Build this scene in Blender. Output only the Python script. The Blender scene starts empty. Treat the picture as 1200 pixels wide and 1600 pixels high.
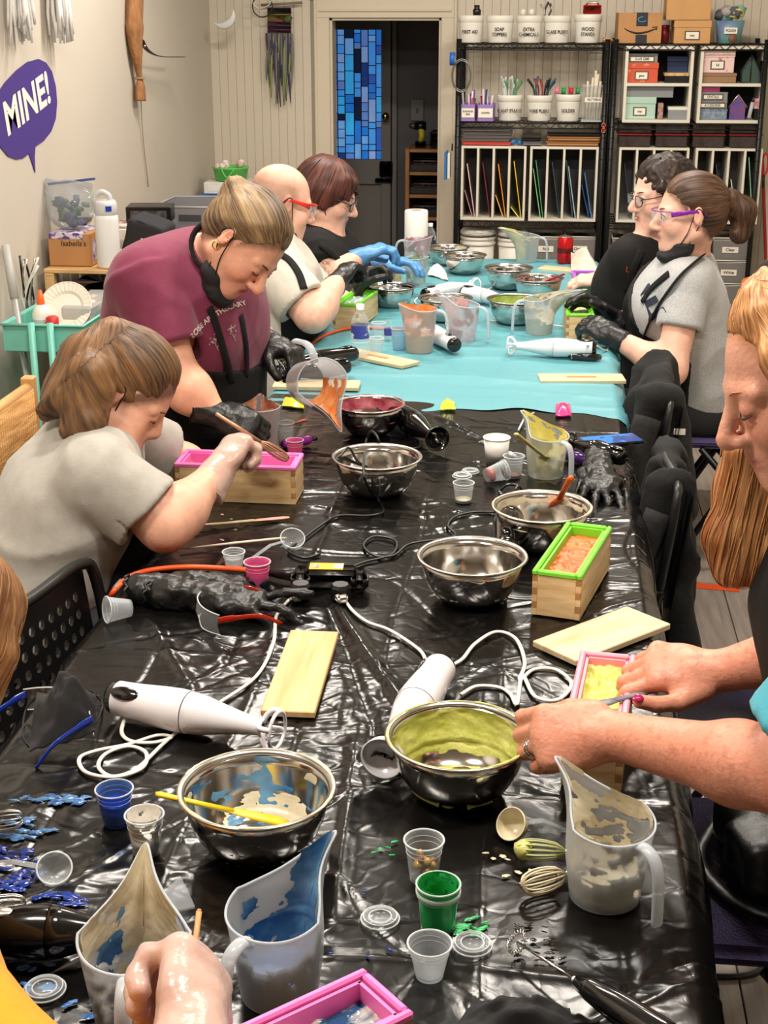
import bpy,math,random
import numpy as np
from mathutils import Vector,Matrix

scene = bpy.context.scene
COL = scene.collection
# ---------------------------------------------------------------- camera
FPX,CAMH = 2218.0,1.74
TH = math.atan(780 / FPX)
PS = math.atan(275 / FPX * math.cos(TH))
cam_d = bpy.data.cameras.new('camera')
cam_d.sensor_fit = 'VERTICAL'
cam_d.sensor_height = 36.0
cam_d.lens = FPX / 1600 * 36.0
cam_d.clip_start = 0.05
cam = bpy.data.objects.new('camera',cam_d)
COL.objects.link(cam)
cam.location = (0,0,CAMH)
cam.rotation_euler = (math.pi / 2 - TH,0,PS)
scene.camera = cam
# ---------------------------------------------------------------- world, lights, exposure
world = bpy.data.worlds.new('world')
scene.world = world
world.use_nodes = True
world.node_tree.nodes['Background'].inputs[0].default_value = (1.0,0.93,0.85,1)
world.node_tree.nodes['Background'].inputs[1].default_value = 0.25
LIGHT_COL = (1.0,0.925,0.83)
LIGHTS = [(-0.95,1.3),(0.25,1.6),(-0.95,3.3),(0.25,3.6),(-0.95,5.3),(0.25,5.6)]
LIGHT_W = 31.0
CEIL_Z = 2.7
vs = scene.view_settings
vs.view_transform = 'Standard'
vs.look = 'None'
vs.exposure = 0.06
vs.gamma = 1.0
vs.use_curve_mapping = False
scene.display_settings.display_device = 'sRGB'
scene.cycles.use_denoising = True
scene.cycles.max_bounces = 8
scene.cycles.transparent_max_bounces = 16
scene.cycles.diffuse_bounces = 3
scene.cycles.glossy_bounces = 4
scene.cycles.caustics_reflective = False
scene.cycles.caustics_refractive = False
for li,(lx,ly) in enumerate(LIGHTS):
 ld = bpy.data.lights.new('ceiling_lamp_light','AREA')
 ld.shape = 'RECTANGLE'
 ld.size,ld.size_y = 0.55,0.16
 ld.energy = LIGHT_W
 ld.color = LIGHT_COL
 lo = bpy.data.objects.new('ceiling_lamp_light',ld)
 COL.objects.link(lo)
 lo.location = (lx,ly,CEIL_Z - 0.075)

# ---------------------------------------------------------------- pixel to place helpers (1200x1600 frame)
_F = np.array((-math.sin(PS) * math.cos(TH),math.cos(PS) * math.cos(TH),-math.sin(TH)))
_R = np.array((math.cos(PS),math.sin(PS),0))
_U = np.array((-math.sin(PS) * math.sin(TH),math.cos(PS) * math.sin(TH),math.cos(TH)))
_C = np.array((0,0,CAMH))
TZ = 0.742
def _ray(px,py): return _F + (px - 600) / FPX * _R + (800 - py) / FPX * _U
def P(px,py,z=TZ):
 r = _ray(px,py); t = (z - CAMH) / r[2]; return Vector(_C + r * t)
def Q(px,py,Y):
 r = _ray(px,py); t = Y / r[1]; return Vector(_C + r * t)
def QX(px,py,x):
 r = _ray(px,py); t = x / r[0]; return Vector(_C + r * t)

# ---------------------------------------------------------------- materials
def srgb(r,g,b):
 f = lambda c: (c / 255 / 12.92) if c / 255 <= 0.04045 else ((c / 255 + 0.055) / 1.055) ** 2.4
 return (f(r),f(g),f(b))
MATS = {}
def M(name,col=(200,200,200),rough=0.5,metal=0.0,var=0.0,vscale=20.0,bump=0.0,bscale=60.0,spec=0.5,coat=0.0,
  trans=0.0,emit=0.0,stretch=None,alpha=1.0,sheen=0.0,col2=None,vdetail=4.0,ramp=(0.35,0.65),translucent=0.0,sss=0.0):
 """principled material with noise colour variation, noise bump, optional see-through share"""
 if name in MATS: return MATS[name]
 m = bpy.data.materials.new(name); m.use_nodes = True
 nt = m.node_tree; N = nt.nodes; L = nt.links
 b = N['Principled BSDF']; out = N['Material Output']
 c = srgb(*col)
 b.inputs['Base Color'].default_value = (*c,1)
 b.inputs['Roughness'].default_value = rough
 b.inputs['Metallic'].default_value = metal
 b.inputs['Specular IOR Level'].default_value = spec
 b.inputs['Coat Weight'].default_value = coat
 b.inputs['Coat Roughness'].default_value = 0.08
 if sheen: b.inputs['Sheen Weight'].default_value = sheen
 if sss:
  b.inputs['Subsurface Weight'].default_value = sss
  b.inputs['Subsurface Radius'].default_value = (0.012,0.005,0.003)
  b.inputs['Subsurface Scale'].default_value = 1.0
 if trans: b.inputs['Transmission Weight'].default_value = trans
 if emit:
  b.inputs['Emission Color'].default_value = (*c,1); b.inputs['Emission Strength'].default_value = emit
 tc = mp = None
 if var or bump or col2:
  tc = N.new('ShaderNodeTexCoord'); mp = N.new('ShaderNodeMapping')
  L.new(tc.outputs['Object'],mp.inputs['Vector'])
  if stretch: mp.inputs['Scale'].default_value = stretch
 if var or col2:
  nz = N.new('ShaderNodeTexNoise'); nz.inputs['Scale'].default_value = vscale; nz.inputs['Detail'].default_value = vdetail
  L.new(mp.outputs[0],nz.inputs['Vector'])
  rp = N.new('ShaderNodeValToRGB'); L.new(nz.outputs['Fac'],rp.inputs['Fac'])
  rp.color_ramp.elements[0].position,rp.color_ramp.elements[1].position = ramp
  c2 = srgb(*col2) if col2 else tuple(min(1,x * (1 + var)) for x in c)
  c1 = c if col2 else tuple(x * (1 - var) for x in c)
  rp.color_ramp.elements[0].color = (*c1,1); rp.color_ramp.elements[1].color = (*c2,1)
  L.new(rp.outputs['Color'],b.inputs['Base Color'])
 if bump:
  nb = N.new('ShaderNodeTexNoise'); nb.inputs['Scale'].default_value = bscale; nb.inputs['Detail'].default_value = 5
  L.new(mp.outputs[0],nb.inputs['Vector'])
  bp = N.new('ShaderNodeBump'); bp.inputs['Strength'].default_value = bump; bp.inputs['Distance'].default_value = 0.01
  L.new(nb.outputs['Fac'],bp.inputs['Height']); L.new(bp.outputs[0],b.inputs['Normal'])
 sh = b.outputs[0]
 if translucent:
  t = N.new('ShaderNodeBsdfTranslucent'); t.inputs['Color'].default_value = (*c,1)
  mx = N.new('ShaderNodeMixShader'); mx.inputs[0].default_value = translucent
  L.new(sh,mx.inputs[1]); L.new(t.outputs[0],mx.inputs[2]); sh = mx.outputs[0]
 if alpha < 1:
  t = N.new('ShaderNodeBsdfTransparent'); t.inputs['Color'].default_value = (*[x ** 0.35 for x in c],1)
  mx = N.new('ShaderNodeMixShader')
  lw = N.new('ShaderNodeLayerWeight'); lw.inputs['Blend'].default_value = 0.35
  mr = N.new('ShaderNodeMapRange'); mr.inputs['To Min'].default_value = alpha; mr.inputs['To Max'].default_value = min(1,alpha + 0.38)
  L.new(lw.outputs['Facing'],mr.inputs['Value']); L.new(mr.outputs[0],mx.inputs[0])
  L.new(t.outputs[0],mx.inputs[1]); L.new(sh,mx.inputs[2]); sh = mx.outputs[0]
 if sh is not b.outputs[0]: L.new(sh,out.inputs['Surface'])
 MATS[name] = m
 return m
def attr_mat(name,rough=0.5,attr='col',bump=0.0,bscale=300,mottle=0.12,mscale=60,spec=0.4,sss=0.0):
 if name in MATS: return MATS[name]
 m = bpy.data.materials.new(name); m.use_nodes = True
 nt = m.node_tree; N = nt.nodes; L = nt.links; b = N['Principled BSDF']
 b.inputs['Roughness'].default_value = rough; b.inputs['Specular IOR Level'].default_value = spec
 if sss:
  b.inputs['Subsurface Weight'].default_value = sss
  b.inputs['Subsurface Radius'].default_value = (0.010,0.004,0.002); b.inputs['Subsurface Scale'].default_value = 1.0
 a = N.new('ShaderNodeAttribute'); a.attribute_name = attr
 tc = N.new('ShaderNodeTexCoord')
 nz = N.new('ShaderNodeTexNoise'); nz.inputs['Scale'].default_value = mscale; nz.inputs['Detail'].default_value = 5
 L.new(tc.outputs['Object'],nz.inputs['Vector'])
 mr = N.new('ShaderNodeMapRange'); mr.inputs['From Min'].default_value = 0.3; mr.inputs['From Max'].default_value = 0.7
 mr.inputs['To Min'].default_value = 1 - mottle; mr.inputs['To Max'].default_value = 1 + mottle
 L.new(nz.outputs['Fac'],mr.inputs['Value'])
 mx = N.new('ShaderNodeVectorMath'); mx.operation = 'SCALE'
 L.new(a.outputs['Color'],mx.inputs[0]); L.new(mr.outputs[0],mx.inputs['Scale'])
 L.new(mx.outputs[0],b.inputs['Base Color'])
 if bump:
  nb = N.new('ShaderNodeTexNoise'); nb.inputs['Scale'].default_value = bscale; nb.inputs['Detail'].default_value = 3
  L.new(tc.outputs['Object'],nb.inputs['Vector'])
  bp = N.new('ShaderNodeBump'); bp.inputs['Strength'].default_value = bump; bp.inputs['Distance'].default_value = 0.004
  L.new(nb.outputs['Fac'],bp.inputs['Height']); L.new(bp.outputs[0],b.inputs['Normal'])
 MATS[name] = m
 return m

# ---------------------------------------------------------------- mesh collecting
class MB:
 def __init__(s): s.v = []; s.f = []
 def add(s,v,f):
  o = len(s.v); s.v += [tuple(x) for x in v]; s.f += [tuple(i + o for i in q) for q in f]; return s
 def box(s,c,d,rot=None,bev=0.0):
  """box of size d about c; bevelled edges when bev"""
  hx,hy,hz = d[0] / 2,d[1] / 2,d[2] / 2
  if bev <= 0:
   v = [Vector((x,y,z)) for x in (-hx,hx) for y in (-hy,hy) for z in (-hz,hz)]
   f = [(0,1,3,2),(4,6,7,5),(0,4,5,1),(2,3,7,6),(0,2,6,4),(1,5,7,3)]
  else:
   b = min(bev,hx * .9,hy * .9,hz * .9)
   v = []; idx = {}
   for sx in (-1,1):
    for sy in (-1,1):
     for sz in (-1,1):
      for k in range(3):
       p = [sx * (hx - b),sy * (hy - b),sz * (hz - b)]
       p[k] = (sx * hx,sy * hy,sz * hz)[k]
       idx[sx,sy,sz,k] = len(v); v.append(Vector(p))
   f = []
   for k in range(3):
    a,c2 = (k + 1) % 3,(k + 2) % 3
    for sg in (-1,1):
     q = []
     for (sa,sc) in ((-1,-1),(1,-1),(1,1),(-1,1)):
      t = [0,0,0]; t[k] = sg; t[a] = sa; t[c2] = sc; q.append(idx[(*t,k)])
     f.append(tuple(q if sg > 0 else q[::-1]))
    for sa in (-1,1):
     for sc in (-1,1):
      q = []
      for (sk,ax) in ((-1,a),(1,a),(1,c2),(-1,c2)):
       t = [0,0,0]; t[k] = sk; t[a] = sa; t[c2] = sc; q.append(idx[(*t,ax)])
      f.append(tuple(q if sa * sc > 0 else q[::-1]))
   for sx in (-1,1):
    for sy in (-1,1):
     for sz in (-1,1):
      q = [idx[sx,sy,sz,k] for k in range(3)]
      f.append(tuple(q if sx * sy * sz > 0 else q[::-1]))
  if rot is not None: v = [rot @ p for p in v]
  c = Vector(c)
  return s.add([p + c for p in v],f)
 def lathe(s,prof,n=32,c=(0,0,0),rot=None,close=False,ang=None):
  """revolve (r, z) profile about z"""
  v = []; f = []; k = len(prof); c = Vector(c)
  for i in range(n):
   a = 2 * math.pi * i / n
   for (r,z) in prof:
    p = Vector((r * math.cos(a),r * math.sin(a),z))
    if rot is not None: p = rot @ p
    v.append(p + c)
  for i in range(n):
   j = (i + 1) % n
   for q in range(k - 1 if not close else k):
    w = (q + 1) % k
    f.append((i * k + q,j * k + q,j * k + w,i * k + w))
  return s.add(v,f)
 def tube(s,pts,r,n=8,cap=True,flat=None,up=None):
  """tube along points; r number or list; flat = ratio of second axis"""
  pts = [Vector(p) for p in pts]; k = len(pts)
  rr = [r] * k if not hasattr(r,'__len__') else list(r)
  t = [(pts[min(i + 1,k - 1)] - pts[max(i - 1,0)]).normalized() for i in range(k)]
  a = Vector(up) if up is not None else (Vector((0,0,1)) if abs(t[0].z) < 0.9 else Vector((1,0,0)))
  v = []; f = []
  for i in range(k):
   a = (a - t[i] * a.dot(t[i]))
   a = a.normalized() if a.length > 1e-6 else t[i].orthogonal().normalized()
   b = t[i].cross(a)
   for j in range(n):
    g = 2 * math.pi * j / n
    v.append(pts[i] + (a * math.cos(g) * (flat or 1) + b * math.sin(g)) * rr[i])
  for i in range(k - 1):
   for j in range(n):
    w = (j + 1) % n
    f.append((i * n + j,i * n + w,(i + 1) * n + w,(i + 1) * n + j))
  if cap:
   f.append(tuple(range(n - 1,-1,-1))); f.append(tuple((k - 1) * n + j for j in range(n)))
  return s.add(v,f)
 def prism(s,poly,h,mat=None):
  """extrude a 2-D polygon by h along z, mat maps to place"""
  n = len(poly)
  v = [Vector((x,y,0)) for x,y in poly] + [Vector((x,y,h)) for x,y in poly]
  if mat is not None: v = [mat @ p for p in v]
  f = [tuple(range(n - 1,-1,-1)),tuple(range(n,2 * n))] + [(i,(i + 1) % n,n + (i + 1) % n,n + i) for i in range(n)]
  return s.add(v,f)
 def grid(s,pts):
  """pts[i][j] sheet"""
  a,b = len(pts),len(pts[0])
  return s.add([p for row in pts for p in row],
      [(i * b + j,i * b + j + 1,(i + 1) * b + j + 1,(i + 1) * b + j) for i in range(a - 1) for j in range(b - 1)])
 def blob(s,c,r,n=8,jit=0.0,rng=random,rot=None):
  """small lumpy ellipsoid"""
  r = r if hasattr(r,'__len__') else (r,r,r)
  v = []; f = []; c = Vector(c); m = max(4,n // 2 + 1)
  for i in range(m + 1):
   for j in range(n):
    th = math.pi * i / m; ph = 2 * math.pi * j / n
    q = 1 + (rng.uniform(-jit,jit) if 0 < i < m else 0)
    p = Vector((r[0] * math.sin(th) * math.cos(ph) * q,r[1] * math.sin(th) * math.sin(ph) * q,r[2] * math.cos(th) * q))
    if rot is not None: p = rot @ p
    v.append(p + c)
  for i in range(m):
   for j in range(n):
    w = (j + 1) % n
    f.append((i * n + j,(i + 1) * n + j,(i + 1) * n + w,i * n + w))
  return s.add(v,f)
 def mesh(s,name='mesh',smooth=True,off=None):
  me = bpy.data.meshes.new(name)
  v = s.v if off is None else [(x - off[0],y - off[1],z - off[2]) for x,y,z in s.v]
  me.from_pydata(v,[],s.f)
  if smooth: me.shade_smooth()
  return me

def spline(pts,n=8):
 """Catmull-Rom through points"""
 pts = [Vector(p) for p in pts]; out = []
 e = [pts[0] * 2 - pts[1]] + pts + [pts[-1] * 2 - pts[-2]]
 for i in range(1,len(e) - 2):
  for k in range(n):
   t = k / n
   out.append(0.5 * ((2 * e[i]) + (e[i + 1] - e[i - 1]) * t + (2 * e[i - 1] - 5 * e[i] + 4 * e[i + 1] - e[i + 2]) * t * t
        + (3 * e[i] - e[i - 1] - 3 * e[i + 1] + e[i + 2]) * t ** 3))
 out.append(pts[-1]); return out

def tag(o,label=None,cat=None,group=None,kind=None):
 if label: o['label'] = label
 if cat: o['category'] = cat
 if group: o['group'] = group
 if kind: o['kind'] = kind
 return o
def thing(name,label,cat,loc=(0,0,0),rz=0.0,group=None,rot=None):
 o = bpy.data.objects.new(name,None); COL.objects.link(o)
 o.empty_display_size = 0.02
 o.location = loc
 o.rotation_euler = rot if rot is not None else (0,0,rz)
 return tag(o,label,cat,group)
def obj(name,mb,mat,parent=None,loc=None,rz=0.0,smooth=True,auto=None,rot=None):
 """link a mesh (MB or mesh data) as one object; a child's coordinates are its parent's"""
 me = mb.mesh(name,smooth) if isinstance(mb,MB) else mb
 if mat is not None and not me.materials: me.materials.append(mat)
 o = bpy.data.objects.new(name,me); COL.objects.link(o)
 if parent: o.parent = parent
 if loc is not None: o.location = loc
 if rot is not None: o.rotation_euler = rot
 elif rz: o.rotation_euler = (0,0,rz)
 if smooth and auto:
  me.set_sharp_from_angle(angle=math.radians(auto))
 return o
def wobj(name,mb,mat,root,smooth=True,auto=None):
 """child whose mesh was written in world coordinates; its root only has a location"""
 return obj(name,mb.mesh(name,smooth,off=root.location),mat,root,auto=auto,smooth=smooth)
def struct(name,mb,mat,smooth=False):
 return tag(obj(name,mb,mat,smooth=smooth),kind='structure')
def dup(root,loc=None,rz=None,label=None,rot=None):
 r = root.copy(); COL.objects.link(r)
 if loc is not None: r.location = loc
 if rz is not None: r.rotation_euler = (0,0,rz)
 if rot is not None: r.rotation_euler = rot
 if label: r['label'] = label
 for ch in list(root.children):
  c = ch.copy(); COL.objects.link(c); c.parent = r
  for g in ch.children:
   d = g.copy(); COL.objects.link(d); d.parent = c
 return r
def text_mesh(txt,size=0.05,ext=0.0,bold=0.0,align='CENTER',shear=0.0,sx=1.0,space=1.0):
 cu = bpy.data.curves.new('lettering','FONT')
 cu.body = txt; cu.size = size; cu.align_x = align; cu.align_y = 'CENTER'; cu.extrude = ext; cu.offset = bold; cu.shear = shear
 cu.space_character = space
 o = bpy.data.objects.new('lettering',cu); COL.objects.link(o)
 dg = bpy.context.evaluated_depsgraph_get(); dg.update()
 me = bpy.data.meshes.new_from_object(o.evaluated_get(dg))
 bpy.data.objects.remove(o); bpy.data.curves.remove(cu)
 if sx != 1.0: me.transform(Matrix.Diagonal((sx,1,1,1)))
 return me
RX = lambda a: Matrix.Rotation(a,3,'X')
RY = lambda a: Matrix.Rotation(a,3,'Y')
RZ = lambda a: Matrix.Rotation(a,3,'Z')
def axis_rot(z,x=None):
 """3x3 rotation whose z axis is z"""
 z = Vector(z).normalized()
 x = Vector(x) if x is not None else (Vector((1,0,0)) if abs(z.x) < 0.9 else Vector((0,1,0)))
 x = (x - z * x.dot(z)).normalized(); y = z.cross(x)
 return Matrix((x,y,z)).transposed()

# ---------------------------------------------------------------- lattice noise
def noise2(x,y,seed=0):
 rs = np.random.RandomState(seed); T = rs.rand(256,256).astype(np.float32)
 x0 = np.floor(x).astype(int); y0 = np.floor(y).astype(int); fx = x - x0; fy = y - y0
 fx = fx * fx * (3 - 2 * fx); fy = fy * fy * (3 - 2 * fy)
 g = lambda i,j: T[i % 256,j % 256]
 return (g(x0,y0) * (1 - fx) + g(x0 + 1,y0) * fx) * (1 - fy) + (g(x0,y0 + 1) * (1 - fx) + g(x0 + 1,y0 + 1) * fx) * fy
def noise3(p,seed=0):
 rs = np.random.RandomState(seed); T = rs.rand(32,32,32).astype(np.float32)
 i = np.floor(p).astype(np.int32); f = (p - i).astype(np.float32); f = f * f * (3 - 2 * f); i &= 31; j = (i + 1) & 31
 x,y,z = f[...,0],f[...,1],f[...,2]
 c = lambda a,b,d: T[a[...,0],b[...,1],d[...,2]]
 return ((c(i,i,i) * (1 - x) + c(j,i,i) * x) * (1 - y) + (c(i,j,i) * (1 - x) + c(j,j,i) * x) * y) * (1 - z) + \
   ((c(i,i,j) * (1 - x) + c(j,i,j) * x) * (1 - y) + (c(i,j,j) * (1 - x) + c(j,j,j) * x) * y) * z
# ---------------------------------------------------------------- rounded-shape modelling on a lattice (bodies, hair, cloth)
def mesh_np(name,V_,F_,smooth=True):
 me = bpy.data.meshes.new(name)
 nv,nf,k = len(V_),len(F_),F_.shape[1]
 me.vertices.add(nv); me.vertices.foreach_set('co',np.ascontiguousarray(V_,np.float32).ravel())
 me.loops.add(nf * k); me.loops.foreach_set('vertex_index',np.ascontiguousarray(F_,np.int32).ravel())
 me.polygons.add(nf); me.polygons.foreach_set('loop_start',np.arange(0,nf * k,k,dtype=np.int32))
 me.update(calc_edges=True)
 if smooth: me.shade_smooth()
 return me
A3 = lambda p: np.array(p,np.float32)
def RC(a,b,ra,rb=None,k=0.02): return ('rc',A3(a),A3(b),float(ra),float(rb if rb is not None else ra),k)
def SP(c,r,k=0.02): return ('rc',A3(c),A3(c) + A3((0,0,1e-4)),float(r),float(r),k)
def EL(c,r,R=None,k=0.02):
 """ellipsoid; R 3x3 whose columns are its axes"""
 return ('el',A3(c),A3(r),np.eye(3,dtype=np.float32) if R is None else np.array(R,np.float32),k)
def BX(c,h,R=None,rr=0.005,k=0.01): return ('bx',A3(c),A3(h),np.eye(3,dtype=np.float32) if R is None else np.array(R,np.float32),rr,k)
def CC(a,b,ra,rb,k=0.02,rd=0.004): return ('cc',A3(a),A3(b),float(ra),float(rb),k,rd)
def SUB(p,k=0.004): return ('sub',p,k)
def HALF(c,n,k=0.004,amt=0.0,w=0.03): return ('half',A3(c),A3(n) / np.linalg.norm(A3(n)),amt,w,k)     # keep the side n points away from
def _aabb(q):
 t = q[0]
 if t in ('rc','cc'):
  r = max(q[3],q[4]); return np.minimum(q[1],q[2]) - r,np.maximum(q[1],q[2]) + r
 if t == 'el': r = q[2].max(); return q[1] - r,q[1] + r
 if t == 'bx': r = np.linalg.norm(q[2]) + q[4]; return q[1] - r,q[1] + r
def _dist(q,p):
 t = q[0]
 if t == 'rc':
  a,b,ra,rb = q[1:5]; ba = b - a; l2 = float(ba @ ba) + 1e-12
  h = np.clip(((p - a) @ ba) / l2,0,1)
  d = p - a - h[...,None] * ba
  return np.sqrt((d * d).sum(-1)) - (ra + (rb - ra) * h)
 if t == 'cc':
  a,b,ra,rb = q[1:5]; ba = b - a; l = float(np.linalg.norm(ba)); u = ba / l
  s = (p - a) @ u; d = p - a - s[...,None] * u; rad = np.sqrt((d * d).sum(-1))
  w = rad - (ra + (rb - ra) * np.clip(s / l,0,1)); e = np.maximum(-s,s - l); rd = q[6]
  w = w + rd; e = e + rd
  return np.sqrt(np.maximum(w,0) ** 2 + np.maximum(e,0) ** 2) + np.minimum(np.maximum(w,e),0) - rd
 if t == 'el':
  x = (p - q[1]) @ q[3]; r = q[2]
  k0 = np.sqrt(((x / r) ** 2).sum(-1)); k1 = np.sqrt(((x / (r * r)) ** 2).sum(-1)) + 1e-9
  return k0 * (k0 - 1) / k1
 if t == 'bx':
  x = np.abs((p - q[1]) @ q[3]) - q[2]
  return np.sqrt((np.maximum(x,0) ** 2).sum(-1)) + np.minimum(x.max(-1),0) - q[4]
def field(prims,vox,pad=0.03,post=None,inflate=0.0):
 adds = [q for q in prims if q[0] not in ('sub','half')]
 lo = np.min([_aabb(q)[0] for q in adds],0) - pad - inflate; hi = np.max([_aabb(q)[1] for q in adds],0) + pad + inflate
 n = np.ceil((hi - lo) / vox).astype(int) + 1
 D = np.full(n,1.0,np.float32)
 ax = [lo[i] + np.arange(n[i],dtype=np.float32) * vox for i in range(3)]
 for q in prims:
  if q[0] == 'half':
   c,nn,amt,hw = q[1:5]
   d = ((ax[0] - c[0]) * nn[0])[:,None,None] + ((ax[1] - c[1]) * nn[1])[None,:,None] + ((ax[2] - c[2]) * nn[2])[None,None,:]
   d = d.astype(np.float32)
   if amt:
    pp = np.stack(np.meshgrid(*ax,indexing='ij'),-1); d = d + 0.012 * (noise3(pp * 45 + 60,77) - .5) + .006 * (noise3(pp * 120 + 60,78) - .5)
    D = D + amt * np.clip(1 + d / hw,0,1)
   D = np.maximum(D,d); continue
  sub = q[0] == 'sub'; k = q[-1]
  b = q[1] if sub else q
  a0,a1 = _aabb(b); m = k + 4 * vox + inflate
  i0 = np.maximum(((a0 - m - lo) / vox).astype(int),0); i1 = np.minimum(((a1 + m - lo) / vox).astype(int) + 2,n)
  if (i1 <= i0).any(): continue
  sl = tuple(slice(i0[j],i1[j]) for j in range(3))
  p = np.stack(np.meshgrid(*[ax[j][sl[j]] for j in range(3)],indexing='ij'),-1)
  d = _dist(b,p); o = D[sl]
  if sub:
   d = -d; h = np.maximum(k - np.abs(o - d),0) / k; D[sl] = np.maximum(o,d) + h * h * k * 0.25
  else:
   d = d - inflate; h = np.maximum(k - np.abs(o - d),0) / k; D[sl] = np.minimum(o,d) - h * h * k * 0.25
 if post is not None:
  near = np.abs(D) < 0.03 + 2 * vox
  ii = np.argwhere(near)
  pp = (lo + ii * vox).astype(np.float32)
  D[near] = post(D[near],pp)
 return D,lo
def nets(D,lo,vox,smooth_it=1):
 """surface nets: vertices and quads of the zero level"""
 S = D < 0
 n = D.shape
 c = np.zeros(tuple(x - 1 for x in n),np.int8)
 for dx in (0,1):
  for dy in (0,1):
   for dz in (0,1): c += S[dx:n[0] - 1 + dx,dy:n[1] - 1 + dy,dz:n[2] - 1 + dz]
 act = np.argwhere((c > 0) & (c < 8))
 if len(act) == 0: return np.zeros((0,3)),np.zeros((0,4),int)
 idx = np.full(c.shape,-1,np.int32); idx[tuple(act.T)] = np.arange(len(act))
 acc = np.zeros((len(act),3),np.float32); cnt = np.zeros(len(act),np.float32)
 cor = [(x,y,z) for x in (0,1) for y in (0,1) for z in (0,1)]
 val = {q: D[act[:,0] + q[0],act[:,1] + q[1],act[:,2] + q[2]] for q in cor}
 for a in cor:
  for k in range(3):
   if a[k] == 0:
    b = list(a); b[k] = 1; b = tuple(b)
    va,vb = val[a],val[b]; m = (va < 0) != (vb < 0)
    t = np.where(m,va / np.where(m,va - vb,1),0)
    pos = np.array(a,np.float32)[None] + t[:,None] * np.eye(3,dtype=np.float32)[k]
    acc[m] += pos[m]; cnt[m] += 1
 V_ = lo + (act + acc / cnt[:,None]) * vox
 quads = []
 for k in range(3):
  sl0 = [slice(1,n[j] - 1) for j in range(3)]; sl1 = list(sl0)
  sl0[k] = slice(0,n[k] - 1); sl1[k] = slice(1,n[k])
  A_,B_ = S[tuple(sl0)],S[tuple(sl1)]
  e = np.argwhere(A_ != B_)
  if len(e) == 0: continue
  fl = A_[tuple(e.T)]
  base = e.copy()
  for j in range(3):
   if j != k: base[:,j] += 1
  u,w = (k + 1) % 3,(k + 2) % 3
  def g(du,dw):
   q = base.copy(); q[:,u] -= du; q[:,w] -= dw; return idx[tuple(q.T)]
  Qd = np.stack([g(1,1),g(0,1),g(0,0),g(1,0)],1)
  Qd[~fl] = Qd[~fl][:,::-1]
  quads.append(Qd)
 F_ = np.concatenate(quads)
 for _ in range(smooth_it):
  acc = np.zeros_like(V_); cnt = np.zeros(len(V_))
  for i in range(4):
   a,b = F_[:,i],F_[:,(i + 1) % 4]
   for j in range(3):
    acc[:,j] += np.bincount(a,V_[b,j],len(V_)) + np.bincount(b,V_[a,j],len(V_))
   cnt += np.bincount(a,minlength=len(V_)) + np.bincount(b,minlength=len(V_))
  V_ = 0.45 * V_ + 0.55 * acc / cnt[:,None]
 return V_,F_
def sculpt(name,prims,vox=0.006,post=None,color=None,smooth_it=1,off=(0,0,0),inflate=0.0,flow=None,pad=0.03):
 """mesh of the rounded union; color(points)->rgb stores a colour attribute, flow(points)->vec a strand attribute"""
 D,lo = field(prims,vox,post=post,inflate=inflate,pad=pad)
 V_,F_ = nets(D,lo,vox,smooth_it)
 me = mesh_np(name,V_ - np.array(off),F_)
 if color is not None:
  c = color(V_); a = me.color_attributes.new('col','FLOAT_COLOR','POINT')
  a.data.foreach_set('color',np.concatenate([c,np.ones((len(c),1))],1).astype(np.float32).ravel())
 if flow is not None:
  a = me.attributes.new('flow','FLOAT_VECTOR','POINT'); a.data.foreach_set('vector',flow(V_).astype(np.float32).ravel())
 return me
def nrm(v): v = Vector(v); return v.normalized()
def frame(fwd,up=(0,0,1)):
 """columns forward, left, up"""
 f = nrm(fwd); u = Vector(up); u = (u - f * u.dot(f)).normalized(); l = u.cross(f)
 return Matrix((f,l,u)).transposed()
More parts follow.
